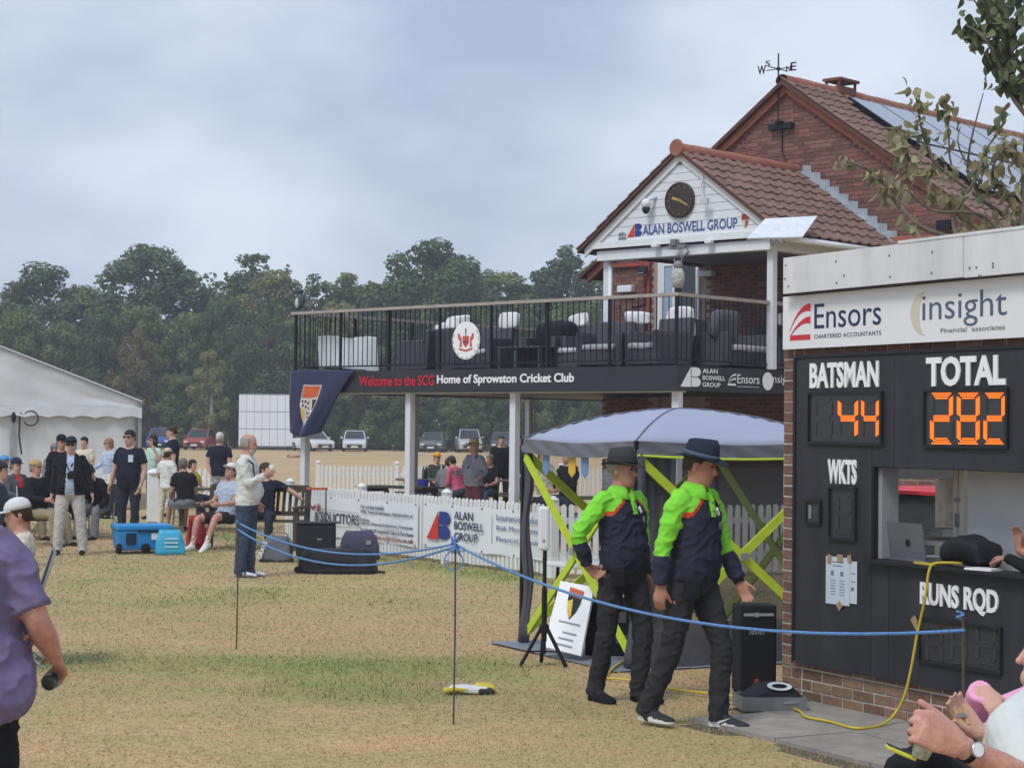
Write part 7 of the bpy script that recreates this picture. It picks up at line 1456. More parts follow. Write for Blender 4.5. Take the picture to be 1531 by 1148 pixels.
            q = MB(); q.loft([ringoval(0.055, 0.0905, 0.1145, 0.006), ringoval(0.082, 0.0890, 0.1128, 0.006)]); q.build('hat_band', cloth('band ' + str(hat[3][0]), hat[3]) if len(hat) > 3 else mh, ho, smooth=True)
    return t, dict(T=T, up=up, Hd=Hd, Hm=Hm, wrist=wr, S=S, hc=hc, Tm=Tm, ankle=(aL + up, aR + up), knee=(kL + up, kR + up))
CB = cloth('black shoe', (34, 34, 36)); C_WSH = cloth('white shoe', (218, 218, 214)); C_JEAN = cloth('blue jeans', (64, 76, 96), 0.2); C_DJEAN = cloth('dark jeans', (48, 52, 62), 0.2); C_BLK = cloth('black', (34, 35, 40)); C_NAVY = cloth('navy', (38, 42, 56)); C_WHT = cloth('white', (222, 222, 218)); C_CREAM = cloth('cream', (208, 202, 184)); C_GREY = cloth('grey', (120, 122, 128)); C_LBLUE = cloth('light blue', (172, 188, 214)); C_STONE = cloth('stone', (186, 182, 178)); C_KHAKI = cloth('khaki', (150, 138, 112))
ARM_DN_L, ARM_DN_R = ((0.18, 0.02, -1), (0.08, -0.22, -1)), ((-0.18, 0.02, -1), (-0.08, -0.22, -1))
SIT_L, SIT_R = ((0.16, -1, -0.05), (0.02, -0.12, -1)), ((-0.16, -1, -0.05), (-0.02, -0.12, -1))
LAP_L, LAP_R = ((0.22, -0.35, -1), (-0.25, -1, -0.25)), ((-0.22, -0.35, -1), (0.25, -1, -0.25))

# ---- the two umpires
C_UN = cloth('umpire navy', (48, 50, 66), 0.1); C_UG = cloth('umpire green', (132, 216, 66), 0.1); C_UO = cloth('umpire orange', (196, 76, 46)); C_UT = cloth('charcoal trousers', (52, 52, 56), 0.12)
def umpire_tag(part, q):
    if part == 'torso':
        x, y, z = q.x, q.y, q.z
        if z > 0.553: return 'skin'
        if z < -0.0: return 'trousers'
        line = 0.405 + 0.15 * (1 - min(1, abs(x) / 0.165)) ** 1.0 if y < 0.02 else 0.42
        if z > line: return 'a'
        if z > line - 0.024 and y < 0.03: return 'b'
        return 'shirt'
    s, u, p = q
    if u > 0.66: return 'shirt'
    if u < 0.16: return 'a'
    return 'a' if (p.x * s) > -0.03 - 0.10 * u or p.y > 0.015 else ('b' if p.y > -0.01 else 'shirt')
def umpire(label, x, y, yaw, h, **k):
    t, I = person(label, x, y, yaw, h, cols=dict(shirt=C_UN, trousers=C_UT, a=C_UG, b=C_UO, shoes=k.pop('shoes'), sole=k.pop('sole')), tagger=umpire_tag, voxel=0.0085, skin=M_SKINT, **k)
    T, up, S = I['T'], I['up'], I['S']
    def onfront(xx, z, off=0.0):       # point on the chest surface
        prof = [(0.0, 0.115, 0.165), (0.12, 0.108, 0.150), (0.22, 0.112, 0.152), (0.32, 0.120, 0.166), (0.40, 0.118, 0.176), (0.46, 0.105, 0.178), (0.505, 0.085, 0.15), (0.535, 0.068, 0.10), (0.56, 0.060, 0.062)]
        for i in range(len(prof) - 1):
            if prof[i][0] <= z <= prof[i + 1][0]: u = (z - prof[i][0]) / (prof[i + 1][0] - prof[i][0]); d = prof[i][1] + (prof[i + 1][1] - prof[i][1]) * u; w = prof[i][2] + (prof[i + 1][2] - prof[i][2]) * u; break
        b = k.get('build', 1.0); bl = k.get('belly', 0) * math.exp(-((z - 0.10) / 0.13) ** 2); d = d * b + bl * 0.10; w = w * b * (1 + 0.25 * bl); yo = -0.006 - bl * 0.085
        return T((xx, yo - d * (1 - min(1, abs(xx) / w) ** 2.3) ** 0.43 - off, z)) + up
    def patch(name, poly, m, off=0.006, parent=t):
        q = MB(); n = len(poly); A = [onfront(a, z_, off) for a, z_ in poly]; Bk = [onfront(a, z_, -0.008) for a, z_ in poly]; q.add(A + Bk, [tuple(range(n))] + [(i, i + n, (i + 1) % n + n, (i + 1) % n) for i in range(n)]); return q.build(name, m, parent)
    patch('placket', [(-0.017, 0.385), (0.017, 0.385), (0.017, 0.44), (0.017, 0.50), (0.012, 0.53), (-0.012, 0.53), (-0.017, 0.50), (-0.017, 0.44)], C_UG, 0.009)
    for z_ in (0.42, 0.47): patch('button', [(-0.004, z_ - 0.004), (0.004, z_ - 0.004), (0.004, z_ + 0.004), (-0.004, z_ + 0.004)], C_UN, 0.012)
    # collar: two flaps round the neck
    q = MB(); n = 22; inn, out_ = [], []
    for j in range(n + 1):
        a = -PI / 2 + 0.16 + (2 * PI - 0.32) * j / n; fr_ = max(0, -math.sin(a)); inn.append(T((0.066 * math.cos(a), 0.068 * math.sin(a) + 0.004, 0.585 - 0.012 * fr_)) + up); out_.append(T(((0.112 + 0.016 * fr_) * math.cos(a), (0.098 + 0.020 * fr_) * math.sin(a) + 0.004, 0.540 - 0.058 * fr_)) + up)
    q.add(inn + out_, [(j, j + 1, n + 2 + j, n + 1 + j) for j in range(n)]); co_ = q.build('collar', C_UG, t, smooth=True); so = co_.modifiers.new('t', 'SOLIDIFY'); so.thickness = 0.006; so.offset = 0
    patch('chest_badge', [(0.075, 0.35), (0.11, 0.355), (0.11, 0.32), (0.0925, 0.29), (0.076, 0.32)] if k.get('belly', 0) < 0.2 else [(0.08, 0.37), (0.10, 0.37), (0.10, 0.31), (0.08, 0.31)], M_GREYP, 0.006); patch('chest_logo', [(0.04, 0.425), (0.055, 0.44), (0.07, 0.40), (0.055, 0.39)], M_LETTER, 0.006)
    # belt pouch, belt
    q = MB(); rg = [[T((0.172 * k.get('build', 1) * math.cos(a) * (1 + 0.12 * k.get('belly', 0)), (0.122 + 0.05 * k.get('belly', 0)) * math.sin(a) - 0.035 * k.get('belly', 0), z_)) + up for a in np.linspace(0, 2 * PI, 28, endpoint=False)] for z_ in (-0.012, 0.02)]; q.loft(rg); q.build('belt', C_BLK, t, smooth=True)
    q = MB(); q.box((0, 0, 0), (0.10 * S, 0.05 * S, 0.13 * S)); o = q.build('belt_pouch', C_BLK, t, bevel=0.012); o.location = T((-0.13 * k.get('build', 1), -0.10, -0.05)) + up; o.rotation_euler = (0, 0, R(-40))
    return t, I
WALK = dict(L_leg=((0.03, -0.38, -1), (0.0, 0.06, -1)), R_leg=((-0.03, 0.18, -1), (0, 0.48, -1)))
uA = G(925, 1050); t, I = umpire('umpire in charcoal hat and green-shouldered navy shirt nearer the leaning sign', uA.x + 0.02, uA.y + 0.05, 42, 1.745, build=1.11, belly=0.2, head=(18, 4), hat=('brim', (62, 62, 64), 0.142, (54, 54, 56)), bald=False, hair=(150, 146, 142), hairlen=0.0, shoes=CB, sole=CB, R_arm=((-0.85, 0.25, -1), (0.36, -0.02, -1)), L_arm=((0.16, 0.10, -1), (0.05, -0.10, -1)), L_leg=((0.03, -0.26, -1), (0, 0.12, -1)), R_leg=((-0.03, 0.10, -1), (0, 0.26, -1)), palmR=(0.3, -1, 0), handdirR=(0.75, -0.3, -0.75), curlR=(40, 45, 30), feet=(8, -6), lean=-2)
uB = G(1040, 1086); t, I = umpire('umpire in dark navy hat walking in white-soled trainers beside the loudspeaker', uB.x - 0.03, uB.y + 0.0, 50, 1.83, build=1.08, belly=0.14, head=(20, 10), hat=('brim', (44, 50, 66), 0.158, (86, 96, 116)), hair=(60, 54, 50), hairlen=0.2, shoes=cloth('dark trainer', (58, 58, 62)), sole=C_WSH, R_arm=((-0.22, 0.18, -1), (-0.06, -0.02, -1)), L_arm=((0.22, -0.22, -1), (0.10, -0.55, -1)), palmL=(-0.6, -0.3, 0.4), palmR=(0.9, 0.3, 0), curlL=(22, 18, 12), curlR=(22, 28, 20), lean=3, feet=(6, -4), **WALK)
for s, an in ((1, I['ankle'][0]), (-1, I['ankle'][1])):      # white tick on the outer side of each trainer
    if s < 0: 
        f = Vector((0, -1, -0.25)).normalized()
    else: f = Vector((math.sin(R(6)), -math.cos(R(6)), 0))
    q = MB(); P = [(-0.01, 0.000), (0.03, -0.022), (0.12, 0.022), (0.04, -0.002), (0.02, 0.004), (0.0, 0.025)]; sd = Vector((-1, 0, 0)); base = an + Vector((0, 0, -0.028)); q.prism(P, base + sd * 0.044, f, Vector((0, 0, 1)), 0.003); q.build('shoe_tick', C_WSH, t)
# wrist watch and a counter in the hand
w_, f_ = I['wrist']['L'][3], I['wrist']['L'][4]; q = MB(); q.tube([w_ - f_ * 0.012, w_ + f_ * 0.012], 0.036, 12); q.build('wrist_watch', C_BLK, t)
# ---- spectators
def wx(px, d): return W(px, 700, d).x
# man in the white jacket with a cup
t, I = person('grey-haired man in a white jacket and jeans drinking from a cup', -3.30, 23.85, 82, 1.78, build=1.08, belly=0.40, head=(2, 4), bald=True, hairlen=0.1, jacket=True, cols=dict(shirt=cloth('pale lilac', (196, 198, 212)), jacket=cloth('white jacket', (206, 208, 202)), trousers=C_JEAN, shoes=C_WSH, sole=C_GREY), skin=M_SKINR, voxel=0.013, R_arm=((-0.10, -0.28, -1), (0.22, -0.92, 0.52)), L_arm=((0.18, 0.02, -1), (0.02, -0.4, -1)), palmR=(0.9, 0.2, 0.1), curlR=(35, 35, 25), L_leg=((0.03, -0.04, -1), (0, 0.02, -1)), R_leg=((-0.03, 0.04, -1), (0, 0.06, -1)), trouser_w=1.15, beard=cloth('white beard', (186, 180, 174)))
Hd = I['Hd']; q = MB(); q.loft([[Hd((r_ * math.cos(a), 0.012 + r_ * 1.25 * math.sin(a), z_)) if math.sin(a) > -0.35 else Hd((r_ * math.cos(a), 0.012 - 0.4 * r_, z_)) for a in np.linspace(0, 2 * PI, 18, endpoint=False)] for r_, z_ in ((0.074, -0.05), (0.079, 0.0), (0.080, 0.05), (0.070, 0.078))]); q.build('hair', mat('grey stubble', (150, 142, 138), 0.8, var=0.2, vscale=30), t, smooth=True)
c_, d_, p_ = I['wrist']['R'][:3]; q = MB(); q.lathe([(0.030, -0.04), (0.040, 0.06), (0.037, 0.06), (0.028, -0.03)], 12, tuple(c_ + p_ * 0.03 + Vector((0, -0.015, 0.03)))); tag(q.build('paper_cup', M_CREAM, smooth=True), 'pale cup held by the man in the white jacket', 'cup')
cup = [o for o in col.objects if o.name.startswith('paper_cup')][0]; cup.location = t.location; cup.rotation_euler = t.rotation_euler
q = MB(); Tm, T_, up_ = I['Tm'], I['T'], I['up']; q.tube([T_((-0.14, 0.09, 0.51)) + up_, T_((-0.15, 0.0, 0.53)) + up_, T_((-0.13, -0.11, 0.46)) + up_, T_((-0.12, -0.13, 0.30)) + up_], 0.018, 6, flat=0.4); q.build('rucksack_strap', C_BLK, t)
# man with camera, dark cap and open black jacket, striding
t, I = person('man in black jacket and dark cap with a camera round his neck', -6.38, 27.65, 8, 1.70, build=1.08, belly=0.35, head=(-4, 2), hat=('cap', (44, 48, 62)), glasses=True, jacket=True, cols=dict(shirt=C_LBLUE, jacket=C_BLK, trousers=C_STONE, shoes=CB), voxel=0.015, L_arm=((0.30, 0.05, -1), (0.22, -0.15, -1)), R_arm=((-0.24, 0.10, -1), (-0.10, -0.15, -1)), L_leg=((0.14, -0.05, -1), (0.08, 0.05, -1)), R_leg=((-0.14, -0.12, -1), (-0.05, 0.10, -1)), trouser_w=1.15, hair=(120, 112, 104), shirt_out=0.012)
T_, up_ = I['T'], I['up']; q = MB(); q.tube([T_((-0.08, -0.02, 0.57)) + up_, T_((-0.06, -0.13, 0.42)) + up_, T_((0.01, -0.17, 0.26)) + up_], 0.008, 5); q.tube([T_((0.08, -0.02, 0.57)) + up_, T_((0.07, -0.13, 0.42)) + up_, T_((0.05, -0.17, 0.26)) + up_], 0.008, 5); q.tube([T_((0.10, 0.0, 0.55)) + up_, T_((0.03, -0.14, 0.40)) + up_, T_((-0.16, -0.08, 0.10)) + up_], 0.012, 5); q.build('camera_straps', C_BLK, t)
q = MB(); c0 = T_((0.03, -0.19, 0.24)) + up_; q.box(c0, (0.13, 0.06, 0.09)); q.box(c0 + Vector((0, 0, 0.055)), (0.05, 0.05, 0.03)); cm = q.build('camera_body', mat('camera black', (24, 24, 26), 0.4), t, bevel=0.008); q = MB(); q.lathe([(0.04, 0), (0.04, 0.06), (0.034, 0.065), (0.03, 0.05), (0.001, 0.05)], 14, tuple(c0 + Vector((0, -0.03, -0.005))), rot=Matrix.Rotation(PI / 2, 3, 'X')); q.build('camera_lens', MATS['camera black'], cm)
# dark t-shirt with pale pocket
t, I = person('man in sunglasses and black t-shirt with a pale pocket behind the cool box', wx(194, 30.0), 30.0, -14, 1.80, build=1.06, belly=0.2, head=(-8, 0), glasses=True, hair=(52, 42, 36), hairlen=0.3, sleeve=0.62, cols=dict(shirt=C_NAVY, trousers=C_DJEAN, shoes=CB), voxel=0.015, shirt_out=0.02, L_arm=((0.26, 0.02, -1), (-0.18, -0.25, -1)), R_arm=((-0.30, 0.02, -1), (-0.22, -0.12, -1)), L_leg=((0.03, -0.06, -1), (0, 0.02, -1)), R_leg=((-0.06, -0.02, -1), (0, 0.04, -1)))
T_, up_ = I['T'], I['up']; q = MB(); q.prism([(0.045, 0.32), (0.125, 0.32), (0.125, 0.43), (0.045, 0.43), (0.045, 0.34)], T_((0, -0.152, 0)) + up_, X * I['S'], Z * I['S'], 0.004); q.build('chest_pocket', cloth('pale pocket', (184, 202, 216)), t)
w_, f_ = I['wrist']['L'][3], I['wrist']['L'][4]; q = MB(); q.tube([w_ - f_ * 0.015, w_ + f_ * 0.01], 0.034, 10); q.build('wrist_watch', M_ALU, t)
# youth in cricket whites seen from behind
person('youth in cricket whites and cream cap walking away', wx(250, 34.4), 34.4, 158, 1.46, build=0.92, head=(0, 0), hat=('cap', (206, 190, 164)), hair=(96, 74, 56), sleeve=0.7, shirt_out=0.015, cols=dict(shirt=C_WHT, trousers=C_CREAM, shoes=C_WSH), L_arm=((0.3, -0.1, -1), (-0.1, -0.9, -0.5)), R_arm=ARM_DN_R, L_leg=((0.02, 0.12, -1), (0, 0.2, -1)), R_leg=((-0.04, -0.15, -1), (0, 0.05, -1)))
# standing group behind
person('dark-haired man in navy top standing tall behind the youth in white', wx(257, 39), 39, -75, 1.86, build=1.1, head=(0, 8), hair=(70, 52, 40), hairlen=0.2, sleeve=0.7, shirt_out=0.02, cols=dict(shirt=C_NAVY, trousers=C_DJEAN, shoes=CB), R_arm=((-0.2, -0.2, -1), (0.2, -0.9, 0.2)), L_arm=ARM_DN_L)
person('woman in pale green top raising a hand to her dark hair', wx(229, 38), 38, -35, 1.68, build=0.92, head=(-10, 0), hair=(58, 46, 40), hairlen=1.4, glasses=True, sleeve=0.5, cols=dict(shirt=cloth('pale green', (176, 206, 196)), trousers=C_JEAN, shoes=CB), L_arm=((0.5, -0.4, -0.8), (-0.2, -0.4, 1)), R_arm=ARM_DN_R)
person('fair-haired woman in light blue shirt and sunglasses before the marquee', wx(163, 38), 38, -38, 1.60, build=0.9, head=(-20, 5), hair=(156, 122, 86), hairlen=0.9, glasses=True, cols=dict(shirt=C_LBLUE, trousers=C_WHT, shoes=CB), R_arm=LAP_R, L_arm=ARM_DN_L)
person('young man in cream shirt standing in front of the marquee wall', wx(126, 38.5), 38.5, -15, 1.62, build=0.95, head=(0, 0), hair=(44, 36, 32), hairlen=0.3, sleeve=0.6, cols=dict(shirt=C_CREAM, trousers=C_GREY, shoes=CB))
person('person in black cap half hidden behind the man with the camera', wx(91, 31), 31, 25, 1.70, hat=('cap', (34, 36, 42)), glasses=False, cols=dict(shirt=C_BLK, trousers=C_BLK, shoes=CB), head=(10, 5), skin=M_SKINR)
person('white-haired man in navy vest standing with his back turned', wx(328, 37.5), 37.5, 172, 1.74, build=1.05, hair=(206, 204, 198), hairlen=0.5, sleeve=0.55, shirt_out=0.02, cols=dict(shirt=C_NAVY, trousers=cloth('pale grey trousers', (186, 190, 198)), shoes=CB), R_arm=((-0.22, 0.15, -1), (0.4, -0.3, -0.8)), L_arm=((0.22, 0.15, -1), (-0.35, 0.2, -0.9)), face=False)
# seated around the picnic table and bench
def seated(label, x, y, yaw, z0=0.0, h=1.72, **k):
    k.setdefault('L_leg', SIT_L); k.setdefault('R_leg', SIT_R); k.setdefault('L_arm', LAP_L); k.setdefault('R_arm', LAP_R); return person(label, x, y, yaw, h, z0=z0, **k)
seated('person in black top and grey shorts seated at the picnic table', wx(278, 33.4), 33.45, -150, cols=dict(shirt=C_BLK, trousers=C_GREY, shoes=CB), shorts=True, hair=(120, 92, 66), lean=14, skin=M_SKINR, sleeve=0.6)
seated('child in yellow top sitting beyond the picnic table', wx(287, 36), 36.0, 60, h=1.5, cols=dict(shirt=cloth('yellow', (212, 196, 56)), trousers=C_NAVY, shoes=CB), hair=(46, 38, 34), hairlen=0.7, sleeve=0.6, z0=0.08)
t, I = person('man in grey shirt and dark shorts sitting on the bench with legs stretched', wx(338, 28.9), 29.0, -38, 1.76, cols=dict(shirt=cloth('grey blue shirt', (170, 182, 200)), trousers=cloth('dark brown shorts', (54, 46, 46)), shoes=C_WSH, socks=C_WHT), shorts=True, socks=True, sleeve=0.6, head=(10, -10), hat=('cap', (214, 214, 210)), skin=M_SKINR, lean=-8, L_leg=((0.28, -1, 0.10), (-0.05, -0.42, -1)), R_leg=((-0.22, -1, 0.02), (0.0, -0.25, -1)), L_arm=LAP_L, R_arm=LAP_R, voxel=0.015)
seated('person in navy top on the bench with an arm along the backrest', wx(398, 29.4), 29.3, -5, cols=dict(shirt=C_NAVY, trousers=C_DJEAN, shoes=CB), sleeve=0.6, hair=(66, 54, 46), L_arm=((1, 0.25, -0.45), (0.7, 0.2, -0.55)), lean=-4, head=(70, 0))
# left end: row in camping chairs
camp_chair('black camping chair of the man in the tan cap', wx(58, 29.5), 29.7, R(30)); seated('man in tan cap and black coat sitting in a camping chair', wx(58, 29.5), 29.55, 62, cols=dict(shirt=C_BLK, trousers=C_KHAKI, shoes=CB), hat=('cap', (186, 156, 108)), skin=M_SKINR, lean=-8, head=(0, 8), hair=(150, 140, 130))
camp_chair('black camping chair of the person in grey hoodie', wx(28, 31), 31.2, R(30)); seated('person in navy cap grey hoodie and red t-shirt in a camping chair', wx(27, 31), 31.0, 50, cols=dict(shirt=cloth('red tee', (196, 58, 60)), jacket=cloth('grey hoodie', (84, 88, 94)), trousers=C_KHAKI, shoes=CB), jacket=True, hat=('cap', (48, 56, 76)), lean=-6, head=(0, 10))
person('person in dark blue-grey coat cut by the left picture edge', wx(-2, 25), 25.0, 100, 1.70, cols=dict(shirt=cloth('slate coat', (62, 68, 80)), trousers=C_BLK, shoes=CB), hat=('cap', (60, 62, 66)), z0=-0.32)
camp_chair('dark camping chair beside the striding man with the camera', wx(150, 31.5), 31.6, R(-10)); seated('person in dark coat seated right of the man with the camera', wx(150, 31.5), 31.45, -15, cols=dict(shirt=C_BLK, trousers=C_GREY, shoes=CB), hat=('cap', (50, 52, 58)), lean=30, head=(0, 20))
seated('person in grey beanie seated behind the man with the camera', wx(82, 33), 33.0, 40, cols=dict(shirt=C_GREY, trousers=C_BLK, shoes=CB), hat=('cap', (124, 130, 138)), z0=0.22); camp_chair('grey camping chair of the person in the grey beanie', wx(82, 33), 33.15, R(40))
# under the balcony
person('person in dark grey t-shirt beside the balcony corner post pointing left', wx(456, 50), 50, -70, 1.62, cols=dict(shirt=cloth('dark grey tee', (74, 72, 74)), trousers=cloth('olive trousers', (96, 92, 80)), shoes=CB), sleeve=0.6, hair=(84, 62, 50), hairlen=0.6, L_arm=((0.1, -0.6, -0.7), (0.0, -1, -0.15)), R_arm=((-0.1, -0.4, -0.8), (0.0, -1, 0.0)), voxel=0.02, skin=M_SKINR)
t, I = person('woman in striped top, maroon trousers and straw sun hat', wx(709, 34), 34, -40, 1.66, build=1.0, belly=0.3, cols=dict(shirt=cloth('striped grey', (158, 160, 176), 0.35), trousers=cloth('maroon trousers', (126, 76, 88)), shoes=CB), hat=('brim', (224, 196, 144), 0.15, (150, 116, 80)), hair=(150, 110, 80), L_arm=((0.5, -0.1, -0.9), (0.1, -0.9, -0.5)), R_arm=((-0.2, -0.3, -1), (-0.05, -1, -0.1)), shirt_out=0.02, voxel=0.019, trouser_w=1.1)
T_, up_ = I['T'], I['up']; q = MB(); q.tube([T_((0.12, -0.05, 0.52)) + up_, T_((-0.02, -0.15, 0.30)) + up_, T_((-0.16, -0.06, 0.06)) + up_], 0.015, 5); q.build('bag_strap', C_BLK, t)
seated('person in mustard cap and dark top at the far picnic table', wx(653, 42.2), 42.2, 20, cols=dict(shirt=cloth('dark green top', (70, 76, 70)), trousers=C_DJEAN, shoes=CB), hat=('cap', (216, 160, 56)), voxel=0.02); seated('person in pink top leaning on the far picnic table', wx(688, 40.6), 40.6, -130, cols=dict(shirt=cloth('pink top', (196, 96, 124)), trousers=C_JEAN, shoes=C_WSH), hair=(60, 48, 42), lean=20, voxel=0.02); seated('person in blue jeans on the near side of the far picnic table', wx(666, 40.6), 40.6, 165, cols=dict(shirt=C_GREY, trousers=C_JEAN, shoes=C_WSH), hair=(80, 66, 54), lean=18, voxel=0.02, z0=-0.05)
seated('person in black top with ruddy arms at the second far table', wx(733, 40.5), 40.5, -30, cols=dict(shirt=C_BLK, trousers=C_JEAN, shoes=CB), sleeve=0.6, hair=(120, 84, 60), skin=M_SKINR, voxel=0.02)
person('person in black coat standing behind the white balcony post', wx(749, 42.6), 42.6, 10, 1.72, cols=dict(shirt=C_BLK, trousers=C_BLK, shoes=CB), hair=(60, 50, 44), voxel=0.022, build=1.15); person('pale-faced person in dark top beside the thin white post', wx(775, 49), 49.0, -10, 1.70, cols=dict(shirt=C_BLK, trousers=C_DJEAN, shoes=CB), hat=('cap', (40, 42, 48)), voxel=0.022)
# seen through the gazebo
seated('person in cream shirt sitting behind the fence inside the gazebo view', wx(812, 29.5), 29.6, 40, cols=dict(shirt=C_CREAM, trousers=C_DJEAN, shoes=CB), hair=(110, 84, 66), skin=M_SKINR, sleeve=0.55, voxel=0.018, z0=0.28); seated('dark-haired person in black sitting opposite the cream shirt', wx(850, 30.2), 30.3, -50, cols=dict(shirt=C_BLK, trousers=C_DJEAN, shoes=CB), hair=(84, 78, 74), voxel=0.018, z0=0.25)
person('person in straw hat with dark band seen behind the first umpire', wx(914, 29), 29.0, -60, 1.52, cols=dict(shirt=C_GREY, trousers=C_DJEAN, shoes=CB), hat=('brim', (212, 202, 172), 0.165, (50, 48, 46)), voxel=0.018)
camp_chair('dark camping chair between the tan cap and the man with the camera', wx(104, 32), 32.2, R(15)); seated('person in olive jacket seated between the tan cap and the man with the camera', wx(104, 32), 32.05, 20, cols=dict(shirt=cloth('olive jacket', (92, 92, 74)), trousers=C_DJEAN, shoes=CB), hair=(96, 84, 74), lean=-6); seated('person in white top seated at the far left behind the red t-shirt', wx(8, 33), 33.0, 35, cols=dict(shirt=C_WHT, trousers=C_KHAKI, shoes=CB), hat=('cap', (90, 150, 200)), lean=-6); camp_chair('blue camping chair at the far left edge', wx(8, 33), 33.15, R(35))
# ---- foreground: purple shirt man, white-capped neighbour
camp_chair('black folding chair half hidden behind the man in purple', wx(6, 14.9), 15.0, R(-75)); t, I = seated('person in white cap seated beyond the man in purple', wx(14, 14.6), 14.95, -70, cols=dict(shirt=C_CREAM, trousers=C_KHAKI, shoes=CB), hat=('cap', (214, 216, 216)), voxel=0.014, skin=M_SKINR, head=(0, 12), z0=-0.02)
t, I = person('man in purple t-shirt holding a can, cut by the left picture edge', wx(-66, 6.5), 6.5, 182, 1.80, hem=-0.095, build=1.36, belly=0.3, roll=8, sleeve=0.80, shirt_out=0.035, cols=dict(shirt=cloth('purple tee', (116, 106, 140), 0.12), trousers=C_BLK, shoes=CB), skin=M_SKINR, voxel=0.0085, L_arm=((0.20, 0.05, -1), (0.10, -0.22, -1)), R_arm=((-0.34, 0.10, -1), (0.02, -0.85, -0.55)), palmR=(0.7, 0.2, -0.5), curlR=(38, 42, 30), hair=(120, 110, 100), hairlen=0.4)
c_, d_, p_ = I['wrist']['R'][:3]; q = MB(); ax = (d_ * 0.25 + Vector((0.25, 0.9, 0))).normalized(); x_ = ax.cross(d_).normalized(); rot = Matrix((x_, ax.cross(x_), ax)).transposed(); q.lathe([(0.018, -0.035), (0.026, -0.032), (0.029, -0.028), (0.029, 0.028), (0.025, 0.035), (0.023, 0.033), (0.001, 0.033)], 16, tuple(c_ + d_ * 0.045 + p_ * 0.045), rot=rot); o = q.build('drink_can', mat('grey green can', (92, 104, 102), 0.35, 0.5), smooth=True); o.location = t.location; o.rotation_euler = t.rotation_euler; tag(o, 'grey-green can in the hand of the man in purple', 'can')
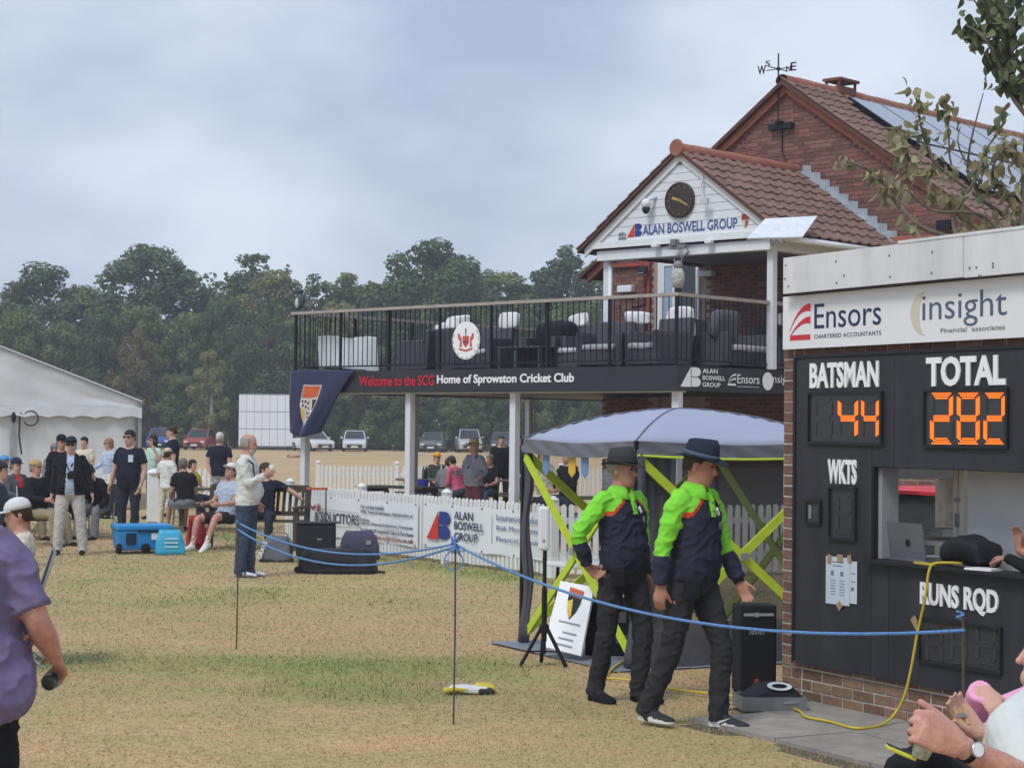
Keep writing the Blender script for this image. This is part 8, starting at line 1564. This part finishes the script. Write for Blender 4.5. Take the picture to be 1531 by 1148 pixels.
# ---- foreground right: seated man with watch and the woman in pink
def at3(px, py, d): return W(px, py, d)
def figure(label, name='person'): return thing(name, label, 'person', (0, 0, 0))
C_POLO = cloth('pale grey polo', (206, 210, 206), 0.05); C_PINK = cloth('pink cardigan', (226, 160, 196), 0.06); C_SKYB = cloth('sky blue top', (112, 162, 216), 0.06)
def seated_pair():
    V = Vector
    # man: torso leaning back in a low chair, forearm raised towards the lap
    t = figure('man in pale grey polo with wristwatch, arm raised, at the bottom right corner'); B = Body()
    hip = at3(1585, 1320, 5.75); chest = at3(1560, 1120, 5.9); neck = at3(1600, 985, 6.0); sho = at3(1512, 1092, 5.62); el = at3(1540, 1172, 5.40); wri = at3(1430, 1111, 5.30); fist = at3(1374, 1083, 5.28)
    B.limb([hip, chest, neck - V((0, 0, 0.05))], [0.18, 0.19, 0.08], ['shirt'], n=20); B.limb([neck - V((0, 0, 0.08)), neck + V((0, 0, 0.08))], [0.06, 0.055], ['skin']); B.ball(neck + V((0, -0.01, 0.19)), (0.075, 0.095, 0.12), 'skin'); B.limb([neck + V((-0.09, -0.02, 0.19)), neck + V((-0.105, -0.02, 0.165))], [0.012, 0.015], ['skin'], n=8)
    for s in (-1, 1): B.ball(neck + V((0, s * 0.077, 0.18)), (0.02, 0.01, 0.03), 'skin')
    sleeve_end = sho.lerp(el, 0.95); B.limb([chest + V((0.0, -0.12, 0.12)), sho, sleeve_end], [0.09, 0.085, 0.072], ['shirt'], n=16, blunt=True); B.limb([sho.lerp(el, 0.93), el, el.lerp(wri, 0.35), el.lerp(wri, 0.75), wri], [0.05, 0.048, 0.047, 0.038, 0.030], ['skin'], n=14)
    d = nz(fist - wri); pal = nz(V((-0.05, 0.9, -0.35))); hand(B, wri, d, pal, 1.24, 'skin', (50, 65, 45), -1, 0.6, 0.05, 1.1)
    sho2 = chest + V((0.28, 0.12, 0.14)); el2 = sho2 + V((0.05, -0.02, -0.3)); B.limb([chest + V((0.1, 0.1, 0.12)), sho2, el2], [0.09, 0.085, 0.07], ['shirt'], n=14); w2 = el2 + V((-0.25, -0.12, 0.02)); B.limb([el2, w2], [0.046, 0.03], ['skin']); hand(B, w2, V((-1, -0.3, 0)), V((0, 0, -1)), 1.05, 'skin')
    kn = at3(1352, 1142, 5.45); kn2 = at3(1420, 1215, 5.9); B.limb([hip, hip.lerp(kn, 0.5), kn - V((-0.05, 0, 0.0))], [0.13, 0.105, 0.075], ['trousers'], n=16); B.limb([kn + V((0.02, 0, -0.01)), kn + V((-0.12, -0.02, -0.42))], [0.075, 0.055], ['trousers']); B.limb([hip, kn2], [0.12, 0.08], ['trousers']); B.limb([kn2, V((kn2.x - 0.05, kn2.y - 0.05, 0.08))], [0.075, 0.055], ['trousers']); 
    for f0 in (kn + V((-0.12, -0.02, -0.45)), V((kn2.x - 0.05, kn2.y - 0.05, 0.05))): B.limb([f0 + V((0.05, 0, 0)), f0 + V((-0.18, 0, -0.01))], [0.045, 0.04], ['shoes'])
    B.build('body', {'skin': M_SKINR, 'shirt': C_POLO, 'trousers': C_BLK, 'shoes': CB}, t, 0.005, skin=('skin', 'shoes'), wrinkle=0.003, smooth=6)
    q = MB(); fd = nz(wri - el); a0 = wri - fd * 0.045; q.tube([a0 - fd * 0.009, a0 + fd * 0.009], 0.0365, 18); st_ = q.build('watch_strap', C_BLK, t); nn = nz(V((0.05, -0.92, 0.35)) - fd * V((0.05, -0.92, 0.35)).dot(fd)); x_ = nn.cross(fd).normalized(); q = MB(); rot = Matrix((x_, fd, nn)).transposed() if x_.cross(fd).dot(nn) > 0 else Matrix((-x_, fd, nn)).transposed(); q.lathe([(0.019, 0), (0.021, 0.004), (0.019, 0.009), (0.001, 0.009)], 20, tuple(a0 + nn * 0.034), rot=rot); wf = q.build('watch_face', mat('watch face', (226, 230, 234), 0.2, spec=0.6), t); q = MB(); q.lathe([(0.0215, 0.0), (0.0225, 0.006), (0.0205, 0.0085), (0.0205, 0.0)], 20, tuple(a0 + nn * 0.034), rot=rot); q.build('watch_rim', M_ALU, wf)
    q = MB(); 
    q.loft([[neck + V((0.095 * math.cos(a), 0.10 * math.sin(a), z_)) for a in np.linspace(0, 2 * PI, 18, endpoint=False)] for z_ in (-0.09, -0.03)]); q.build('collar', C_POLO, t, smooth=True); q = MB(); q.ball(neck + V((0.012, 0, 0.215)), (0.085, 0.1, 0.11), 14, 9); q.build('hair', mat('hair 170', (170, 166, 160), 0.7, var=0.3, vscale=30), t, smooth=True)
    # polo hem placket and sleeve seam
    # woman behind: pink cardigan, sky blue top
    t2 = figure('woman in pink cardigan and sky blue top seated behind the man with the watch'); B = Body(); hip = at3(1590, 1300, 6.4); ch = at3(1548, 1125, 6.45); nk = at3(1582, 1045, 6.5); B.limb([hip, ch, nk - V((0, 0, 0.06))], [0.18, 0.19, 0.08], ['shirt'], n=20); B.limb([nk - V((0, 0, 0.08)), nk + V((0, 0, 0.06))], [0.055, 0.05], ['skin'])
    hc = nk + V((-0.03, 0, 0.14)); B.ball(hc, (0.092, 0.075, 0.115), 'skin'); B.ball(hc + V((-0.05, 0, -0.07)), (0.05, 0.05, 0.045), 'skin'); B.limb([hc + V((-0.085, 0, 0.02)), hc + V((-0.105, 0, -0.015))], [0.009, 0.014], ['skin'], n=8)
    # upper arm and raised forearm on the far side (hand at the chest)
    s1 = at3(1560, 1050, 6.3); e1 = at3(1456, 1082, 6.2); w1 = at3(1471, 1032, 6.05); B.limb([ch + V((0, -0.1, 0.1)), s1, e1.lerp(s1, 0.1), e1, w1 - V((0.01, 0, 0.0))], [0.085, 0.075, 0.056, 0.050, 0.042], ['jacket'], n=16, blunt=True); hand(B, w1, V((0.35, -0.62, -0.65)), V((0.1, 0.7, -0.65)), 0.82, 'skin', (14, 22, 16), 1, 0.4, 0.16)
    s2 = at3(1575, 1090, 6.2); e2 = at3(1520, 1140, 6.05); w2 = at3(1462, 1092, 5.95); B.limb([s2, e2, w2.lerp(e2, 0.14)], [0.085, 0.062, 0.048], ['jacket'], n=16, blunt=True); B.limb([w2.lerp(e2, 0.18), w2], [0.032, 0.027], ['skin']); hand(B, w2, nz(at3(1438, 1066, 5.95) - w2), V((-0.6, -0.1, 0.7)), 0.98, 'skin', (18, 22, 16), -1, 0.7)
    kk = at3(1440, 1170, 6.2); B.limb([hip, kk], [0.13, 0.085], ['trousers']); B.limb([kk, V((kk.x - 0.05, kk.y, 0.08))], [0.08, 0.05], ['trousers']); B.limb([V((kk.x, kk.y, 0.05)), V((kk.x - 0.2, kk.y, 0.04))], [0.045, 0.04], ['shoes'])
    B.build('body', {'skin': M_SKIN, 'shirt': C_SKYB, 'jacket': C_PINK, 'trousers': C_SKYB, 'shoes': CB}, t2, 0.0055, skin=('skin', 'shoes'), wrinkle=0.004, smooth=6)
    q = MB(); q.ball(hc + V((0.03, 0, 0.03)), (0.1, 0.095, 0.125), 14, 9); q.build('hair', mat('hair 190', (190, 182, 170), 0.7, var=0.3, vscale=30), t2, smooth=True); q = MB(); rg_ = at3(1487, 1054, 6.03); q.tube([rg_ + V((-0.008, -0.004, 0.004)), rg_ + V((0.008, -0.004, -0.002))], 0.004, 6); q.build('ring', M_GOLD, t2)
    # tub on the man's knee, phone, wooden peg
    p = at3(1375, 1131, 5.30); t3 = thing('ice_cream_tub', 'small patterned paper tub resting on the man\'s black trouser leg', 'tub', p); t3.rotation_euler = (R(8), R(18), 0); q = MB(); q.lathe([(0.024, 0), (0.031, 0.048), (0.033, 0.05), (0.030, 0.05), (0.022, 0.006)], 16); q.build('tub', mat('patterned tub', (214, 212, 206), 0.5, c2=(120, 150, 130), vscale=60, var=0.3), t3, smooth=True)
    p = at3(1347, 1124, 5.33); q = MB(); q.box((0, 0, 0), (0.085, 0.05, 0.012), Matrix.Rotation(R(22), 3, 'Y')); o = q.build('yellow_phone', mat('yellow case', (200, 204, 70), 0.4), bevel=0.004); o.location = p; tag(o, 'yellow-edged phone lying on the man\'s knee', 'phone'); q = MB(); q.box((0, 0, 0.007), (0.078, 0.044, 0.003), Matrix.Rotation(R(22), 3, 'Y')); q.build('screen', M_IRON, o)
    p = at3(1437, 1068, 5.93); t4 = thing('wooden_peg', 'small wooden peg held in the woman\'s hand', 'peg', p); M_PEG = mat('peg wood', (206, 176, 132), 0.7)
    for s in (-1, 1): q = MB(); q.bar((s * 0.010 + 0.012, 0, -0.028), (s * 0.018 - 0.010, 0, 0.032), 0.009, 0.012); q.build('peg_half', M_PEG, t4)
    q = MB(); q.box((0.0, -0.006, 0.0), (0.03, 0.006, 0.012)); q.build('spring', M_ALU, t4)
    # chairs
    camp_chair('folding chair under the man with the wristwatch', hip.x - 0.75, 5.85, R(-80)); camp_chair('folding chair under the woman in pink', at3(1610, 1300, 6.4).x + 0.05, 6.65, R(-80))
seated_pair()
# scorer's forearms at the window
def scorer():
    t = thing('person', 'scorer whose bare forearm and fingers show at the right edge of the window', 'person', (0, 0, 0)); B = Body(); V = Vector; ex, ey = SB.ex, SB.ey
    def sp(px, py, y): x_, z_ = SB.onY(px, py, y); return SB.world(x_, y, z_)
    hd_ = sp(1527, 800, 0.18); el = sp(1560, 842, 0.18) ; base = SB.world(2.95, 0.55, 1.0)
    B.limb([base + V((0, 0, -0.5)), base + V((0, 0, 0.0)), base + V((0, 0, 0.32))], [0.17, 0.18, 0.08], ['shirt'], n=18); B.ball(base + V((0, 0, 0.56)), (0.078, 0.095, 0.12), 'skin'); B.limb([base + V((0, 0, 0.3)), base + V((0, 0, 0.5))], [0.055, 0.05], ['skin'])
    for (w_, e_) in ((sp(1524, 822, 0.12), el),): B.limb([base + V((0, 0, 0.22)) + ex * -0.15, e_, w_], [0.07, 0.05, 0.03], ['skin'], n=12); hand(B, w_, V((-0.05, 0, 1)), -ey, 1.0, 'skin', (15, 20, 15), 1)
    B.limb([base + V((0, 0, 0.2)) + ex * -0.17, sp(1540, 850, 0.05), sp(1508, 835, 0.03)], [0.06, 0.045, 0.035], ['shirt'], n=12); hand(B, sp(1508, 835, 0.03), -ex, V((0, 0, -1)), 1.0, 'skin', (30, 30, 25), 1)
    B.build('body', {'skin': M_SKINT, 'shirt': C_BLK}, t, 0.009, skin=('skin',)); q = MB(); q.ball(base + V((0, 0, 0.6)), (0.085, 0.1, 0.1), 12, 8); q.build('hair', mat('hair 70', (70, 56, 46), 0.7), t, smooth=True)
scorer()
bpy.data.scenes.remove(TMP)
# ================================================================== NEAR TREE BEHIND THE SCOREBOARD
M_NLEAF = mat('curled leaf', (150, 146, 112), 0.65, var=0.25, vscale=20, c2=(168, 160, 118), rnd=0.35, hue=0.03, transl=0.3); M_NDARK = mat('dark leaf', (88, 102, 74), 0.6, var=0.2, vscale=10, c2=(112, 120, 84), rnd=0.35, hue=0.02, transl=0.25); M_NBARK = mat('grey bark', (110, 100, 90), 0.9, var=0.25, vscale=12, bump=0.4, bscale=40)
TD = 17.0
nt = thing('fruit_tree', 'sparse tree with curled autumn leaves rising behind the scoreboard roof', 'tree', W(1600, 700, TD).xy.to_3d())
NO = nt.location.copy()
def nw(px, py, d=TD): return W(px, py, d) - NO
br = MB(); tips = []
root = Vector((0, 0, 0)); fork = nw(1560, 480); br.tube([root - Vector((0, 0, 0.1)), root.lerp(fork, 0.5) + Vector((0.05, 0, 0)), fork, nw(1535, 330), nw(1540, 180, 17.4), nw(1545, 60, 17.6)], [0.14, 0.12, 0.10, 0.07, 0.05, 0.03], 9)
BRANCH = [  # (points in the picture, depth offset, radii)
 ([(1560, 480), (1500, 372), (1432, 358), (1375, 338), (1340, 300), (1318, 270), (1290, 250), (1258, 240)], -0.3, 0.030),
 ([(1532, 350), (1500, 322), (1470, 300), (1430, 270), (1395, 240), (1380, 200), (1372, 160), (1368, 132)], 0.1, 0.022),
 ([(1432, 358), (1425, 330), (1440, 300), (1462, 262), (1470, 230), (1490, 200), (1500, 160)], -0.1, 0.018),
 ([(1340, 300), (1350, 270), (1358, 240), (1352, 215), (1340, 190)], -0.35, 0.010), ([(1430, 270), (1420, 235), (1418, 190), (1412, 150)], 0.1, 0.010),
 ([(1535, 330), (1500, 290), (1484, 262), (1494, 230), (1520, 215)], 0.2, 0.02), ([(1520, 380), (1480, 330), (1450, 318), (1400, 316), (1372, 300), (1360, 285)], -0.2, 0.018),
 ([(1470, 300), (1448, 262), (1450, 220), (1462, 170), (1470, 140)], 0.2, 0.012), ([(1540, 180), (1510, 140), (1490, 90), (1470, 55), (1445, 38)], 0.4, 0.022), ([(1540, 120), (1500, 60), (1480, 20), (1465, -20)], 0.5, 0.022), ([(1545, 60), (1520, 10), (1505, -40)], 0.5, 0.02),
 ([(1395, 240), (1388, 215), (1376, 190)], 0.0, 0.008), ([(1500, 322), (1518, 290), (1528, 262)], 0.1, 0.01), ([(1462, 262), (1440, 235), (1432, 210), (1436, 190)], 0.0, 0.008)]
lp = []
for pts, do, r0 in BRANCH:
    P = smooth_path([nw(px, py, TD + do + 0.12 * math.sin(i * 1.7)) for i, (px, py) in enumerate(pts)], 4); n_ = len(P); br.tube(P, [r0 * (1 - 0.82 * i / n_) + 0.002 for i in range(n_)], 6); lp.append((P, r0))
br.build('trunk', M_NBARK, nt, smooth=True)
def leaf_mesh(m, curl, w=0.034, l=0.10):
    b = MB(); V, Fc = [], []
    for k in range(6):
        u = k / 5; ww = w * math.sin(PI * min(0.97, 0.06 + u * 0.92)) ** 0.8; z = -curl * u * u * l; y = l * (u - curl * 0.12 * u * u)
        V += [Vector((-ww, y, z + ww * 0.45)), Vector((0, y, z)), Vector((ww, y, z + ww * 0.45))]
    for k in range(5): a = k * 3; Fc += [(a, a + 1, a + 4, a + 3), (a + 1, a + 2, a + 5, a + 4)]
    b.add(V, Fc); return b.mesh('leaf', m, smooth=True)
LV = [leaf_mesh(M_NLEAF, 0.5), leaf_mesh(M_NLEAF, 1.0, 0.030, 0.095), leaf_mesh(M_NLEAF, 1.4, 0.026, 0.085), leaf_mesh(M_NDARK, 0.5, 0.036, 0.09)]
rl = random.Random(21); cnt = 0
def leaf_rot(): return (rl.uniform(-2.2, -0.6), rl.uniform(-0.7, 0.7), rl.uniform(0, 6.28))
for bi, (P, r0) in enumerate(lp):
    if bi in (8, 9, 10): continue
    n_ = len(P); clusters = [1.0, 0.93] + [rl.uniform(0.35, 0.9) for _ in range(int(n_ * 0.34))]
    for cl_ in clusters:
        p = P[min(n_ - 1, int(cl_ * n_))]
        for k in range(rl.randint(3, 6)):
            if cnt >= 240: break
            q = p + Vector((rl.gauss(0, 0.045), rl.gauss(0, 0.05), rl.gauss(0, 0.04))); place('leaf', LV[rl.choice((0, 0, 1, 1, 2, 3))], nt, q, leaf_rot(), (rl.uniform(0.75, 1.25),) * 3); cnt += 1
# remaining foliage as one part: the dense upper crown and the thick lower right
def leaf_stuff(pts, n, spread, me_list):
    arrs = []; 
    for me in me_list:
        a = np.empty(len(me.vertices) * 3); me.vertices.foreach_get('co', a); arrs.append(a.reshape(-1, 3))
    b = MB()
    for i in range(n):
        c_, s_ = pts[rl.randrange(len(pts))]; k = rl.randrange(len(me_list)); M = Matrix.Translation(c_ + Vector((rl.gauss(0, s_), rl.gauss(0, s_), rl.gauss(0, s_)))) @ (Matrix.Rotation(rl.uniform(0, 6.28), 4, 'Z') @ Matrix.Rotation(rl.uniform(-2.2, -0.5), 4, 'X') @ Matrix.Rotation(rl.uniform(-0.7, 0.7), 4, 'Y')) ; sc = rl.uniform(0.8, 1.4)
        b.add([M @ (Vector(v) * sc) for v in arrs[k]], [tuple(p_.vertices) for p_ in me_list[k].polygons])
    return b
up = [(nw(px, py, 17.5), s_) for px, py, s_ in ((1500, 20, 0.13), (1490, 45, 0.1), (1520, 60, 0.15), (1480, 8, 0.1), (1465, 40, 0.06), (1515, 95, 0.1), (1500, 70, 0.1), (1530, 20, 0.15), (1545, 90, 0.15), (1490, -20, 0.15), (1520, -40, 0.15), (1560, 40, 0.25), (1450, 40, 0.04), (1505, 110, 0.05), (1525, 130, 0.06))]
o = leaf_stuff(up, 480, 0, [LV[3]]).build('upper_foliage', M_NDARK, nt, smooth=True); o['kind'] = 'stuff'
lo = [(nw(px, py, 17.2), s_) for px, py, s_ in ((1500, 250, 0.10), (1520, 290, 0.12), (1500, 320, 0.12), (1470, 330, 0.10), (1525, 340, 0.1), (1480, 280, 0.09), (1440, 330, 0.08), (1400, 290, 0.06), (1520, 230, 0.08), (1460, 240, 0.05), (1425, 300, 0.06), (1550, 280, 0.2), (1560, 340, 0.2), (1380, 250, 0.05), (1340, 270, 0.05))]
o = leaf_stuff(lo, 210, 0, [LV[0], LV[1], LV[2]]).build('lower_foliage', M_NLEAF, nt, smooth=True); o['kind'] = 'stuff'
# ================================================================== HAZE
hz = MB(); hz.span((-250, -70, -1.0), (250, 270, 26))
haze = hz.build('haze', None); tag(haze, 'thin pale haze over the whole ground', 'haze', kind='stuff')
hm = bpy.data.materials.new('haze air'); hm.use_nodes = True; hn = hm.node_tree.nodes; hn.clear()
ho = hn.new('ShaderNodeOutputMaterial'); hv = hn.new('ShaderNodeVolumePrincipled'); hv.inputs['Color'].default_value = (0.86, 0.91, 1.0, 1); hv.inputs['Density'].default_value = 0.0010
hm.node_tree.links.new(hv.outputs[0], ho.inputs['Volume']); haze.data.materials.clear(); haze.data.materials.append(hm)
